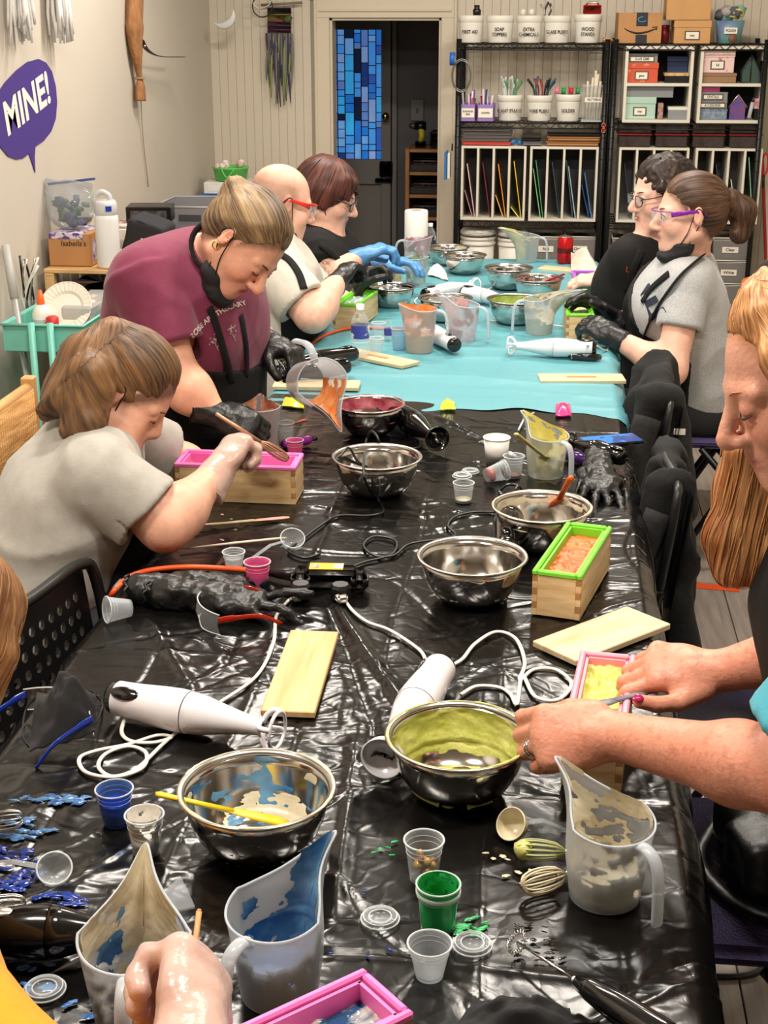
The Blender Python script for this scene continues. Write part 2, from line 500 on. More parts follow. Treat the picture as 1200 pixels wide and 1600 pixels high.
def hand(wrist,d,n,side,curl=(25,30,25),spread=4,thumb=(35,25),size=1.0,curls=None,fat=1.0,thumb_in=0.0):
 """finger chains: d toward the fingers, n out of the palm, side +1/-1 puts the thumb at d x n * side"""
 d = nrm(d); n = Vector(n); n = (n - d * n.dot(d)).normalized(); s = d.cross(n) * side
 w = Vector(wrist); z = size; pr = []
 X = lambda a,b,c: w + (d * a + s * b + n * c) * z
 R_ = Matrix((d,s,n)).transposed()
 pr.append(EL(X(0.05,0.0,0),(0.052 * z,0.042 * z,0.0175 * z * fat),R_,k=0.014))
 pr.append(RC(X(0.0,0,0),X(0.035,0,0),0.025 * z,0.026 * z,k=0.015))
 pr.append(EL(X(0.04,0.022,0.01),(0.034 * z,0.02 * z,0.018 * z),R_,k=0.014))
 pr.append(RC(X(0.085,0.027,0),X(0.083,-0.028,-0.001),0.0125 * z * fat,0.0115 * z * fat,k=0.012))
 lens = ((0.043,0.025,0.02),(0.047,0.029,0.021),(0.044,0.027,0.021),(0.034,0.02,0.018))
 tips = []
 for i in range(4):
  b = 0.030 - 0.0195 * i
  c3 = curls[i] if curls else curl
  an = math.radians(spread * (1.5 - i)); dd = d * math.cos(an) + s * math.sin(an)
  p = X(0.088 - (0.004 if i == 0 else 0) - (0.008 if i == 3 else 0),b,0)
  ang = 0; r = (0.0098 - (0.0012 if i == 3 else 0)) * z * fat
  for j in range(3):
   ang += math.radians(c3[j])
   q = p + (dd * math.cos(ang) + n * math.sin(ang)) * lens[i][j] * z
   pr.append(RC(p,q,r,r * 0.93,k=0.004)); p = q; r *= 0.93
  tips.append((p,(dd * math.cos(ang) + n * math.sin(ang))))
 a0,a1 = (math.radians(t) for t in thumb)
 p = X(0.022,0.03,0.008)
 t1 = (d * math.cos(a0) + s * math.sin(a0) + n * (0.35 + thumb_in)).normalized()
 t2 = (d * math.cos(a0 - a1) + s * math.sin(a0 - a1) + n * (0.35 + thumb_in * 1.3)).normalized()
 t3 = (d * math.cos(a0 - 1.8 * a1) + s * math.sin(a0 - 1.8 * a1) + n * (0.3 + thumb_in * 1.5)).normalized()
 q = p + t1 * 0.04 * z; pr.append(RC(p,q,0.016 * z,0.0125 * z,k=0.012))
 p,q = q,q + t2 * 0.033 * z; pr.append(RC(p,q,0.0122 * z,0.0112 * z,k=0.005))
 p,q = q,q + t3 * 0.026 * z; pr.append(RC(p,q,0.0112 * z,0.0098 * z,k=0.004))
 tips.append((q,t3))
 return pr,tips
# ================================================================ the room
WXL,WXR,WYB,WYF = -1.75,1.5,7.4,-1.6
m_wall = M('cream_paint',(206,196,178),0.6,var=0.03,vscale=1.5,bump=0.03,bscale=120)
m_wallL = M('left_wall_paint',(198,189,176),0.55,var=0.035,vscale=1.2,bump=0.05,bscale=9)
m_trim = M('trim_paint',(214,203,182),0.4,var=0.02,vscale=3)
m_ceil = M('ceiling_paint',(214,208,198),0.8)
m_plank = M('beadboard_paint',(212,202,184),0.5,var=0.02,vscale=4)
# floor boards
rng = random.Random(3)
fl = struct('floor',MB().box(((WXL + WXR) / 2,3.6,-0.03),(WXR - WXL,10.4,0.05)),M('floor_joint',(52,47,44),0.8))
wood_var = [M('floor_wood_%d' % i,c,0.42,col2=c2,vscale=5,stretch=(9,0.9,1),ramp=(0.3,0.72),bump=0.06,bscale=14)
   for i,(c,c2) in enumerate((((140,128,119),(176,164,154)),((130,119,112),(164,153,145)),((148,137,128),(184,173,163))))]
pl_me = []
for i in range(3):
 mm = MB().box((0,0,0),(0.177,1.197,0.012),bev=0.0012).mesh('plank',False); mm.materials.append(wood_var[i]); pl_me.append(mm)
for i in range(18):
 x = WXL + 0.09 + i * 0.18
 y = -1.4 + (i * 0.43) % 1.2
 while y < 8.6:
  if not (x < -0.75 and y < 1.0):
   o = bpy.data.objects.new('plank',pl_me[rng.randrange(3)]); COL.objects.link(o); o.parent = fl; o.location = (x,y,-0.006)
  y += 1.2
struct('wall_left',MB().box((WXL - 0.05,2.9,CEIL_Z / 2),(0.1,9.0,CEIL_Z)),m_wallL)
struct('wall_right',MB().box((WXR + 0.05,2.9,CEIL_Z / 2),(0.1,9.0,CEIL_Z)),m_wall)
struct('wall_front',MB().box(((WXL + WXR) / 2,WYF - 0.05,CEIL_Z / 2),(WXR - WXL + 0.2,0.1,CEIL_Z)),m_wall)
struct('ceiling',MB().box(((WXL + WXR) / 2,3.4,CEIL_Z + 0.03),(WXR - WXL + 0.2,10.2,0.06)),m_ceil)
DX0,DX1,DZ = -1.138,-0.579,1.716
wb = MB()
wb.box(((WXL + DX0) / 2,WYB + 0.06,CEIL_Z / 2),(DX0 - WXL,0.1,CEIL_Z))
wb.box(((WXR + DX1) / 2,WYB + 0.06,CEIL_Z / 2),(WXR - DX1,0.1,CEIL_Z))
wb.box(((DX0 + DX1) / 2,WYB + 0.06,(CEIL_Z + DZ) / 2),(DX1 - DX0,0.1,CEIL_Z - DZ))
wback = struct('wall_back',wb,M('beadboard_groove',(186,175,155),0.7))
pm = MB().box((0,0,CEIL_Z / 2),(0.0422,0.012,CEIL_Z),bev=0.0018).mesh('plank',False); pm.materials.append(m_plank)
x = WXL + 0.021
while x < WXR - 0.02:
 if not (DX0 - 0.09 < x < DX1 + 0.09):
  o = bpy.data.objects.new('plank',pm); COL.objects.link(o); o.parent = wback; o.location = (x,WYB + 0.004,0)
 x += 0.043
# door casing: jambs and head with a moulded step
tr = MB()
for (xa,xb) in ((DX0 - 0.078,DX0),(DX1,DX1 + 0.078)):
 tr.box(((xa + xb) / 2,WYB - 0.008,DZ / 2),(xb - xa,0.02,DZ),bev=0.003)
 tr.box((xa + 0.008 if xa < DX0 - 0.01 else xb - 0.008,WYB - 0.016,DZ / 2 + 0.05),(0.016,0.022,DZ + 0.1),bev=0.004)
tr.box(((DX0 + DX1) / 2,WYB - 0.008,DZ + 0.05),(DX1 - DX0 + 0.156,0.02,0.1),bev=0.003)
tr.box(((DX0 + DX1) / 2,WYB - 0.02,DZ + 0.035),(DX1 - DX0 + 0.1,0.012,0.012),bev=0.003)
tr.box(((DX0 + DX1) / 2,WYB - 0.02,DZ + 0.105),(DX1 - DX0 + 0.19,0.03,0.02),bev=0.004)
for xx in (DX0 + 0.006,DX1 - 0.006):
 tr.box((xx,WYB + 0.06,DZ / 2),(0.012,0.12,DZ))
tr.box(((DX0 + DX1) / 2,WYB + 0.06,DZ - 0.006),(DX1 - DX0,0.12,0.012))
struct('trim_1',tr,m_trim)
tb = MB()
tb.box((WXL + 0.007,2.9,0.06),(0.014,8.9,0.12),bev=0.003)
struct('baseboard_left',tb,m_trim)
# vestibule beyond the doorway
m_dark = M('vestibule_grey_paint',(92,89,90),0.5,var=0.06,vscale=3)
VY = 8.5
v = MB()
v.box((-0.9,VY + 0.06,1.3),(2.4,0.1,2.7)); struct('wall_vestibule_end',v,m_dark)
v = MB(); v.box((-1.75,8.0,1.3),(0.06,1.1,2.7)); struct('wall_vestibule_left',v,m_dark)
v = MB(); v.box((-0.25,8.0,1.3),(0.06,1.1,2.7)); struct('wall_vestibule_right',v,m_dark)
v = MB(); v.box((-1.0,8.0,2.3),(1.6,1.1,0.06)); struct('ceiling_vestibule',v,m_dark)
def V(px,py,Y=VY): return Q(px,py,Y)
m_doorg = M('door_grey_paint',(128,123,118),0.42,var=0.05,vscale=6)
a,b = V(511,30),V(612,30)
gx0,gx1 = V(517,100).x,V(597,100).x
gz1,gz0 = V(550,46).z,V(550,248).z
dr = tag(obj('door_1',MB().box(((a.x - 0.05 + gx0) / 2,VY - 0.02,1.0),(gx0 - a.x + 0.05,0.045,1.98),bev=0.002)
  .box(((gx1 + b.x) / 2,VY - 0.02,1.0),(b.x - gx1,0.045,1.98),bev=0.002)
  .box(((gx0 + gx1) / 2,VY - 0.02,(gz1 + 2.0) / 2),(gx1 - gx0,0.045,2.0 - gz1))
  .box(((gx0 + gx1) / 2,VY - 0.01,gz0 / 2),(gx1 - gx0,0.025,gz0))
  .box(((gx0 + gx1) / 2,VY - 0.02,gz0 - 0.07),(gx1 - gx0,0.045,0.14))
  .box(((gx0 + gx1) / 2,VY - 0.02,0.15),(gx1 - gx0,0.045,0.2)),m_doorg,smooth=False),kind='structure')
lead = MB(); panes = []
rng = random.Random(11)
ncol = 7; ws = [rng.uniform(0.7,1.4) for _ in range(ncol)]; tot = sum(ws); x = gx0
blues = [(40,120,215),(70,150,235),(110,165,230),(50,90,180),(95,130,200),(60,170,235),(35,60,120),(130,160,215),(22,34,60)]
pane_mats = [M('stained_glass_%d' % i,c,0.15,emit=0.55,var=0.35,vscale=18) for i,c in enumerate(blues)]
for c in range(ncol):
 w = ws[c] / tot * (gx1 - gx0); z = gz0
 lead.box((x,VY - 0.02,(gz0 + gz1) / 2),(0.005,0.012,gz1 - gz0))
 while z < gz1 - 0.005:
  h = min(rng.choice((0.05,0.09,0.05,0.13,0.035)),gz1 - z)
  pn = obj('pane',MB().box((x + w / 2,VY - 0.016,z + h / 2),(w - 0.003,0.004,h - 0.003)),
     pane_mats[rng.choices(range(9),(5,6,5,2,3,5,1,4,1))[0]],dr,smooth=False)
  lead.box((x + w / 2,VY - 0.02,z),(w,0.012,0.004))
  z += h
 x += w
obj('lead_came',lead,M('lead',(20,24,34),0.5),dr,smooth=False)
m_blk = M('black_plastic',(17,16,17),0.32,var=0.1)
kn = V(605,180)
obj('door_handle',MB().tube([(kn.x,VY - 0.04,kn.z),(kn.x,VY - 0.09,kn.z)],0.009).blob((kn.x,VY - 0.1,kn.z),0.024,12),
 M('brass',(205,165,95),0.25,1.0),dr)
k = V(605,262); obj('latch_box',MB().box((k.x,VY - 0.06,k.z),(0.075,0.04,0.085),bev=0.006),m_blk,dr)
k = V(601,280); obj('latch_bar',MB().box((k.x,VY - 0.055,k.z),(0.1,0.03,0.024),bev=0.006),m_blk,dr)
k = V(612,150)
tag(obj('trim_2',MB().box((b.x + 0.02,VY - 0.02,1.0),(0.03,0.03,2.0),bev=0.004),m_doorg,smooth=False),kind='structure')
VS = 8.1
k = Q(652,172,VY); t = thing('light_switch','dark light switch plate on the grey wall beyond the doorway','light switch',(k.x,VY,k.z))
obj('plate',MB().box((0,-0.004,0),(0.075,0.008,0.12),bev=0.002),M('switch_plate',(120,116,112),0.4),t,smooth=False)
obj('toggle',MB().box((0,-0.014,0),(0.012,0.016,0.024),bev=0.002),M('switch_toggle',(90,86,82),0.4),t,smooth=False)
# little wooden shelf rack in the vestibule
m_pine = M('pine',(196,152,98),0.5,col2=(222,184,130),vscale=7,stretch=(1.2,9,9),bump=0.03)
m_rackw = M('rack_wood',(176,126,76),0.5,var=0.12,vscale=9)
k0,k1 = Q(633,232,VS),Q(700,232,VS)
t = thing('shelf_rack','small brown wooden shelf rack standing in the dark space beyond the doorway','shelf',(k0.x,VS,0))
W = k1.x - k0.x; Hh = k0.z
for xx in (0.012,W - 0.012):
 obj('side',MB().box((xx,0.13,Hh / 2),(0.024,0.26,Hh),bev=0.003),m_rackw,t,smooth=False)
for i in range(6):
 obj('shelf',MB().box((W / 2,0.13,Hh - 0.012 - i * 0.125),(W - 0.05,0.26,0.018),bev=0.002),m_rackw,t,smooth=False)
obj('back_panel',MB().box((W / 2,0.265,Hh / 2),(W,0.01,Hh)),M('rack_back',(46,40,38),0.7),t,smooth=False)
for i in range(4):
 q = thing('parts_tray',('upper','second','third','lowest')[i] + ' dark tray of small parts in the wooden rack beyond the doorway','tray',(k0.x + W / 2,VS + 0.12,Hh - 0.137 - i * 0.125 + 0.009))
 obj('tub',MB().box((0,0,0.02),(W * 0.8,0.18,0.04),bev=0.004),M('dark_tray',(40,38,42),0.5),q,smooth=False)
 obj('contents',MB().box((0,0,0.05),(W * 0.7,0.16,0.02),bev=0.008),M('tray_bits',(96,84,80),0.6,var=0.6,vscale=60),q)
k = Q(655,226,VS); t = thing('cordless_drill','yellow and black cordless drill standing on the wooden rack','drill',(k.x,VS + 0.08,Hh + 0.0015))
obj('battery',MB().box((0,0,0.016),(0.06,0.06,0.032),bev=0.006),m_blk,t)
obj('grip',MB().tube([(0,0,0.03),(0.006,0,0.06),(0.004,0,0.1)],[0.018,0.016,0.02],10),M('drill_yellow',(196,190,40),0.4),t)
obj('motor_housing',MB().tube([(0.03,0,0.115),(-0.03,0,0.115)],0.024,12),m_blk,t)
obj('chuck',MB().tube([(-0.03,0,0.115),(-0.05,0,0.115),(-0.065,0,0.115)],[0.02,0.016,0.01],10),M('chuck_grey',(90,90,90),0.4,0.6),t)
k = Q(680,226,VS); t = thing('tool_case','dark grey tool case lying beside the cordless drill','case',(k.x + 0.02,VS + 0.1,Hh + 0.0015))
obj('shell',MB().box((0,0,0.045),(0.11,0.16,0.088),bev=0.01),M('case_grey',(52,52,56),0.5),t)
obj('handle',MB().tube([(-0.03,-0.085,0.05),(-0.03,-0.1,0.055),(0.03,-0.1,0.055),(0.03,-0.085,0.05)],0.006),m_blk,t)
# ceiling lamps (the area lights hang in their diffusers)
m_house = M('lamp_housing',(225,222,215),0.4)
m_diff = M('lamp_diffuser',(255,214,165),0.5,emit=2.0)
proto = None
for li,(lx,ly) in enumerate(LIGHTS):
 if proto is None:
  proto = thing('ceiling_light','flat rectangular ceiling light','lamp',(lx,ly,CEIL_Z),group='ceiling lights over the table')
  obj('housing',MB().box((0,0,-0.03),(0.62,0.22,0.06),bev=0.006),m_house,proto,smooth=False)
  obj('diffuser',MB().box((0,0,-0.063),(0.56,0.17,0.008),bev=0.002),m_diff,proto,smooth=False)
 else: dup(proto,(lx,ly,CEIL_Z))

# ================================================================ tables and cloths
TXL,TXR = -0.76,0.2
m_ttop = M('table_plastic',(215,212,205),0.5)
m_tleg = M('table_steel',(70,70,72),0.4,0.8)
def table(name,label,y0,y1):
 t = thing(name,label,'table',((TXL + TXR) / 2,(y0 + y1) / 2,0))
 L_ = y1 - y0; W = TXR - TXL
 obj('tabletop',MB().box((0,0,0.71),(W - 0.012,L_,0.045),bev=0.008),m_ttop,t,smooth=False)
 for sx in (-1,1):
  for sy in (-1,1):
   obj('leg',MB().tube([(sx * (W / 2 - 0.1),sy * (L_ / 2 - 0.2),0.69),(sx * (W / 2 - 0.08),sy * (L_ / 2 - 0.15),0.0)],0.014),m_tleg,t)
 for sy in (-1,1):
  obj('stretcher',MB().tube([(-W / 2 + 0.09,sy * (L_ / 2 - 0.17),0.3),(W / 2 - 0.09,sy * (L_ / 2 - 0.17),0.3)],0.01),m_tleg,t)
table('folding_table','folding work table under the wrinkled black plastic cloth',0.5,3.72)
table('folding_table','folding work table under the turquoise plastic cloth',3.73,6.08)

def ridges(x,y,seed,f=1.0):
 n = noise2(x * f,y * f,seed)
 return 1 - np.abs(2 * n - 1)
def cloth(name,label,y0,y1,drop,mat,hfun,zb,edge_fun=None,nx=230,ny=680,dropL=None):
 """sheet over the table top with hanging sides; hfun gives creases"""
 W = TXR - TXL; dl = dropL or drop
 s = np.concatenate([np.linspace(-dl,0,18)[:-1],np.linspace(0,W,nx),np.linspace(W,W + drop,18)[1:]])
 tt = np.linspace(0,1,ny)
 S,T = np.meshgrid(s,tt,indexing='ij')
 ya = y0 + (edge_fun(S) if edge_fun else 0); Y = ya + (y1 - ya) * T
 X = np.clip(S,0,W) + TXL
 over = np.maximum(S - W,0) + np.maximum(-S,0); side = np.where(S > W,1.0,np.where(S < 0,-1.0,0.0))
 Z = zb - over
 rnd = 0.012
 X = X + side * (0.010 + 0.02 * (1 - np.exp(-over * 14)) + np.minimum(over,0.25) * 0.16 * np.sin(Y * 21 + 2 * np.sin(Y * 6.3)) * 0.6)
 X = X + side * np.minimum(over,.1) * .05
 h = hfun(X,Y)
 Z = Z + np.where(over > 0,h * np.exp(-over * 60),h)
 X = X + np.where(over > 0,side * h * 1.5,0)
 ex = np.clip(1 - np.minimum(np.abs(S),np.abs(S - W)) / rnd,0,1)
 Z = Z - 0.005 * ex * ex * (over <= 0)
 n0,n1 = S.shape
 V_ = np.stack([X,Y,Z],-1).reshape(-1,3)
 i = np.arange(n0 - 1)[:,None] * n1 + np.arange(n1 - 1)[None]
 F_ = np.stack([i,i + n1,i + n1 + 1,i + 1],-1).reshape(-1,4)
 me = mesh_np(name,V_,F_)
 o = obj(name,me,mat)
 return tag(o,label,'tablecloth')
FOLDS_X = [-0.62,-0.44,-0.24,-0.05,0.11]
FOLDS_Y = [0.95,1.32,1.7,2.08,2.46,2.84,3.2,3.5]
_rs = np.random.RandomState(5)
DRAWS = [(_rs.uniform(-.75,.2),_rs.uniform(0.8,3.6),_rs.uniform(-.9,.9) + (1.57 if _rs.rand() < .35 else 0),_rs.uniform(.04,.26),_rs.uniform(.0018,.006),_rs.uniform(-1,1)) for _ in range(240)]
def hblack(x,y):
 h = np.zeros_like(x)
 wx = x + 0.006 * np.sin(y * 9); wy = y + 0.006 * np.sin(x * 13)
 for i,fx in enumerate(FOLDS_X): h += (0.0026 if i % 2 else -0.002) * np.exp(-np.abs(wx - fx) / 0.006)
 for i,fy in enumerate(FOLDS_Y): h += (0.0024 if i % 2 else -0.0022) * np.exp(-np.abs(wy - fy) / 0.006)
 a = noise2(x * 7 + 3,y * 7,21); b = noise2(x * 7,y * 7 + 9,22)
 pt = np.clip(noise2(x * 4.5,y * 3.2,25) * 2.6 - 1.1,0,1)
 h += 0.007 * np.maximum(ridges(x + 0.05 * a,y + 0.05 * b,23,9) - 0.7,0) * (0.1 + pt)
 h += 0.004 * np.maximum(ridges(x + 0.03 * b,y + 0.03 * a,24,26) - 0.6,0) * pt
 h += 0.0025 * (noise2(x * 5,y * 4,26) - 0.5)
 for (cx,cy,an,ln,wd,sg) in DRAWS:
  u = (x - cx) * math.cos(an) + (y - cy) * math.sin(an); w = -(x - cx) * math.sin(an) + (y - cy) * math.cos(an)
  w = w + 0.015 * np.sin(u * 16 + cx * 30)
  h += 0.0026 * sg * np.exp(-np.abs(w / wd) ** 1.3) * np.exp(-(u / ln) ** 4)
 # one long drawn fold running diagonally
 for (ax,ay,bx,by,am) in ((-0.42,2.45,-0.16,1.86,0.008),(-0.40,2.42,-0.2,1.75,-0.004),(-0.3,3.62,-0.02,3.2,0.008),(-0.26,1.9,-0.22,1.35,0.005),(-0.72,2.3,-0.5,1.9,0.005)):
  d = Vector((bx - ax,by - ay)); l = d.length; d /= l
  u = (x - ax) * d.x + (y - ay) * d.y; w = -(x - ax) * d.y + (y - ay) * d.x
  h += am * np.exp(-(w / 0.011) ** 2) * np.clip(u / 0.1,0,1) * np.clip((l - u) / 0.1,0,1)
 return h * np.clip((3.66 - y) / 0.08,0.0,1)
def hteal(x,y):
 h = 0.004 * (noise2(x * 2.5,y * 9 + x,31) - 0.5) + 0.006 * (noise2(x * 3 + y,y * 5,32) - .5)
 h += 0.003 * np.maximum(ridges(x * 0.45 + 0.1 * noise2(x * 5,y * 5,34),y,33,9) - .5,0) * 2
 for i,fy in enumerate((3.86,4.0,4.12,4.3,4.42,4.6,4.8,5.0,5.2,5.6)): h += (0.0045 if i % 2 else .003) * np.exp(-np.abs(y + 0.03 * np.sin(x * 5 + i) + .012 * np.sin(x * 13 + 2 * i) - fy) / 0.014) * np.clip(noise2(x * 3 + i * 5,x * 0 + i,39) * 2 - .4,0,1)
 return h * 1.25 - .001
def plastic(name,c,rough,bump,bs,spec=0.5,ridge=0.1):
 m = M(name,c,rough,bump=bump,bscale=bs,spec=spec)
 nt = m.node_tree; N = nt.nodes; L = nt.links
 bp = [n for n in N if n.type == 'BUMP'][0]
 vo = N.new('ShaderNodeTexVoronoi'); vo.feature = 'DISTANCE_TO_EDGE'; vo.inputs['Scale'].default_value = 16
 tc = [n for n in N if n.type == 'TEX_COORD'][0]
 nz = N.new('ShaderNodeTexNoise'); nz.inputs['Scale'].default_value = 9; nz.inputs['Detail'].default_value = 3
 L.new(tc.outputs['Object'],nz.inputs['Vector'])
 mx = N.new('ShaderNodeVectorMath'); mx.operation = 'MULTIPLY_ADD'; mx.inputs[1].default_value = (0.12,0.12,0.12)
 L.new(nz.outputs['Color'],mx.inputs[0]); L.new(tc.outputs['Object'],mx.inputs[2]); L.new(mx.outputs[0],vo.inputs['Vector'])
 mr = N.new('ShaderNodeMapRange'); mr.inputs['From Max'].default_value = 0.12; L.new(vo.outputs['Distance'],mr.inputs['Value'])
 last = bp
 for (sc_,st_,w_) in ((4,ridge,1.4),(11,ridge * .5,1.0)):
  rn = N.new('ShaderNodeTexNoise'); rn.inputs['Scale'].default_value = sc_; rn.inputs['Detail'].default_value = 1.0; rn.inputs['Distortion'].default_value = w_; L.new(tc.outputs['Object'],rn.inputs['Vector'])
  m1 = N.new('ShaderNodeMath'); m1.operation = 'SUBTRACT'; m1.inputs[1].default_value = 0.5; L.new(rn.outputs['Fac'],m1.inputs[0])
  m2 = N.new('ShaderNodeMath'); m2.operation = 'ABSOLUTE'; L.new(m1.outputs[0],m2.inputs[0])
  m3 = N.new('ShaderNodeMapRange'); m3.inputs['From Max'].default_value = 0.05; m3.inputs['To Min'].default_value = 1; m3.inputs['To Max'].default_value = 0; L.new(m2.outputs[0],m3.inputs['Value'])
  mk = N.new('ShaderNodeTexNoise'); mk.inputs['Scale'].default_value = sc_ * .7; mk.inputs['Detail'].default_value = 1; L.new(tc.outputs['Object'],mk.inputs['Vector'])
  mm = N.new('ShaderNodeMapRange'); mm.inputs['From Min'].default_value = .48; mm.inputs['From Max'].default_value = .62; L.new(mk.outputs['Fac'],mm.inputs['Value'])
  m4 = N.new('ShaderNodeMath'); m4.operation = 'MULTIPLY'; L.new(m3.outputs[0],m4.inputs[0]); L.new(mm.outputs[0],m4.inputs[1]); m3 = m4
  bb = N.new('ShaderNodeBump'); bb.inputs['Strength'].default_value = st_; bb.inputs['Distance'].default_value = 0.003; L.new(m3.outputs[0],bb.inputs['Height']); L.new(last.outputs[0],bb.inputs['Normal']); last = bb
 b2 = N.new('ShaderNodeBump'); b2.inputs['Strength'].default_value = 0.05; b2.inputs['Distance'].default_value = 0.004
 L.new(mr.outputs[0],b2.inputs['Height']); L.new(last.outputs[0],b2.inputs['Normal'])
 L.new(b2.outputs[0],N['Principled BSDF'].inputs['Normal'])
 return m
m_bcloth = plastic('black_plastic_sheet',(14,13,12),0.2,0.04,34,spec=0.36,ridge=0.13)
m_tcloth = plastic('turquoise_plastic_sheet',(94,160,170),0.42,0.08,12)
cloth('plastic_tablecloth','crinkled glossy black plastic cloth over the near table',0.5,3.78,0.32,m_bcloth,hblack,0.7395)
cloth('plastic_tablecloth','turquoise plastic cloth over the far table',3.70,6.12,0.3,m_tcloth,hteal,0.7415,
  edge_fun=lambda s: -0.03 + 0.02 * np.sin(s * 11) + 0.012 * np.sin(s * 37 + 1) - 0.05 * np.clip(s - .55,0,1),nx=110,ny=260)
# ================================================================ things on the tables
def xf(mb,Mx):
 o = MB(); o.v = [tuple(Mx @ Vector(p)) for p in mb.v]; o.f = list(mb.f); return o
def TR(loc,R=None):
 m = (R.to_4x4() if R is not None else Matrix.Identity(4)); m.translation = Vector(loc); return m
m_steel = M('polished_steel',(205,202,198),0.13,1.0,bump=0.01,bscale=8)
m_steel2 = M('brushed_steel',(190,186,180),0.26,1.0)
m_white = M('white_plastic',(232,230,234),0.22,coat=0.3)
m_whitec = M('white_cord',(228,224,214),0.4)
m_blackc = M('black_cord',(14,14,14),0.35)
m_gblack = M('gloss_black',(12,12,13),0.14,coat=0.4)
m_frost = M('frosted_plastic',(224,228,232),0.3,alpha=0.27,translucent=0.45,spec=0.5)
m_frost2 = M('frosted_rim',(224,230,236),0.25,alpha=0.6,translucent=0.3)
m_clear = M('clear_plastic',(235,240,242),0.06,alpha=0.10,spec=0.9)
m_clearw = M('clear_rim',(240,244,246),0.1,alpha=0.42,spec=0.9)
m_board = M('bare_pine',(200,152,92),0.5,col2=(224,188,132),vscale=5,stretch=(14,1.1,6),ramp=(0.3,0.7),bump=0.05,bscale=12)
m_board2 = M('pale_pine',(200,172,128),0.5,col2=(222,202,166),vscale=5,stretch=(14,1.1,6),ramp=(0.3,0.7),bump=0.04,bscale=12)
m_boxw = M('box_pine',(206,166,112),0.5,col2=(233,205,158),vscale=6,stretch=(2,2,16),ramp=(0.3,0.7),bump=0.05,bscale=14)

# ---- smears of batter laid on a curved surface
def smear(surf,nu,nv,thick,thr,seed,fu=3.0,fv=3.0,mask=None,sink=False):
 U_,V_ = np.meshgrid(np.linspace(0,1,nu),np.linspace(0,1,nv),indexing='ij')
 h = 0.55 * noise2(U_ * fu * 4,V_ * fv * 4 + 7,seed) + 0.3 * noise2(U_ * fu * 11,V_ * fv * 9,seed + 1) + 0.15 * noise2(U_ * fu * 26,V_ * fv * 24,seed + 2)
 if mask is not None: h = h + mask(U_,V_)
 t = h - thr
 mb = MB(); ids = -np.ones((nu,nv),int)
 for i in range(nu):
  for j in range(nv):
   p,n = surf(U_[i,j],V_[i,j])
   ids[i,j] = len(mb.v)
   mb.v.append(tuple(Vector(p) + Vector(n) * ((t[i,j] * (thick * 3 if t[i,j] > 0 else 0.015) + .0002) if sink else (max(t[i,j],-0.02) * thick * 3 + 0.0006))))
 for i in range(nu - 1):
  for j in range(nv - 1):
   if int(t[i,j] > 0) + int(t[i + 1,j] > 0) + int(t[i,j + 1] > 0) + int(t[i + 1,j + 1] > 0) >= (1 if sink else 3):
    mb.f.append((ids[i,j],ids[i + 1,j],ids[i + 1,j + 1],ids[i,j + 1]))
 return mb
BOWL_OUT = [(0.0,0.0),(0.046,0.0),(0.056,0.003),(0.068,0.013),(0.078,0.028),(0.085,0.046),(0.0895,0.066),(0.091,0.078)]
BOWL_IN = [(0.0899,0.078),(0.0883,0.066),(0.0838,0.0465),(0.0767,0.029),(0.067,0.0145),(0.0555,0.0047),(0.046,0.002),(0.0,0.002)]
def bowl_surf(v):
 pr = BOWL_IN[::-1]; x = v * (len(pr) - 1); i = min(int(x),len(pr) - 2); f = x - i
 r = pr[i][0] + (pr[i + 1][0] - pr[i][0]) * f; z = pr[i][1] + (pr[i + 1][1] - pr[i][1]) * f
 dr,dz = pr[i + 1][0] - pr[i][0],pr[i + 1][1] - pr[i][1]; l = math.hypot(dr,dz)
 return r,z,-dz / l,dr / l
bowl_me = {}
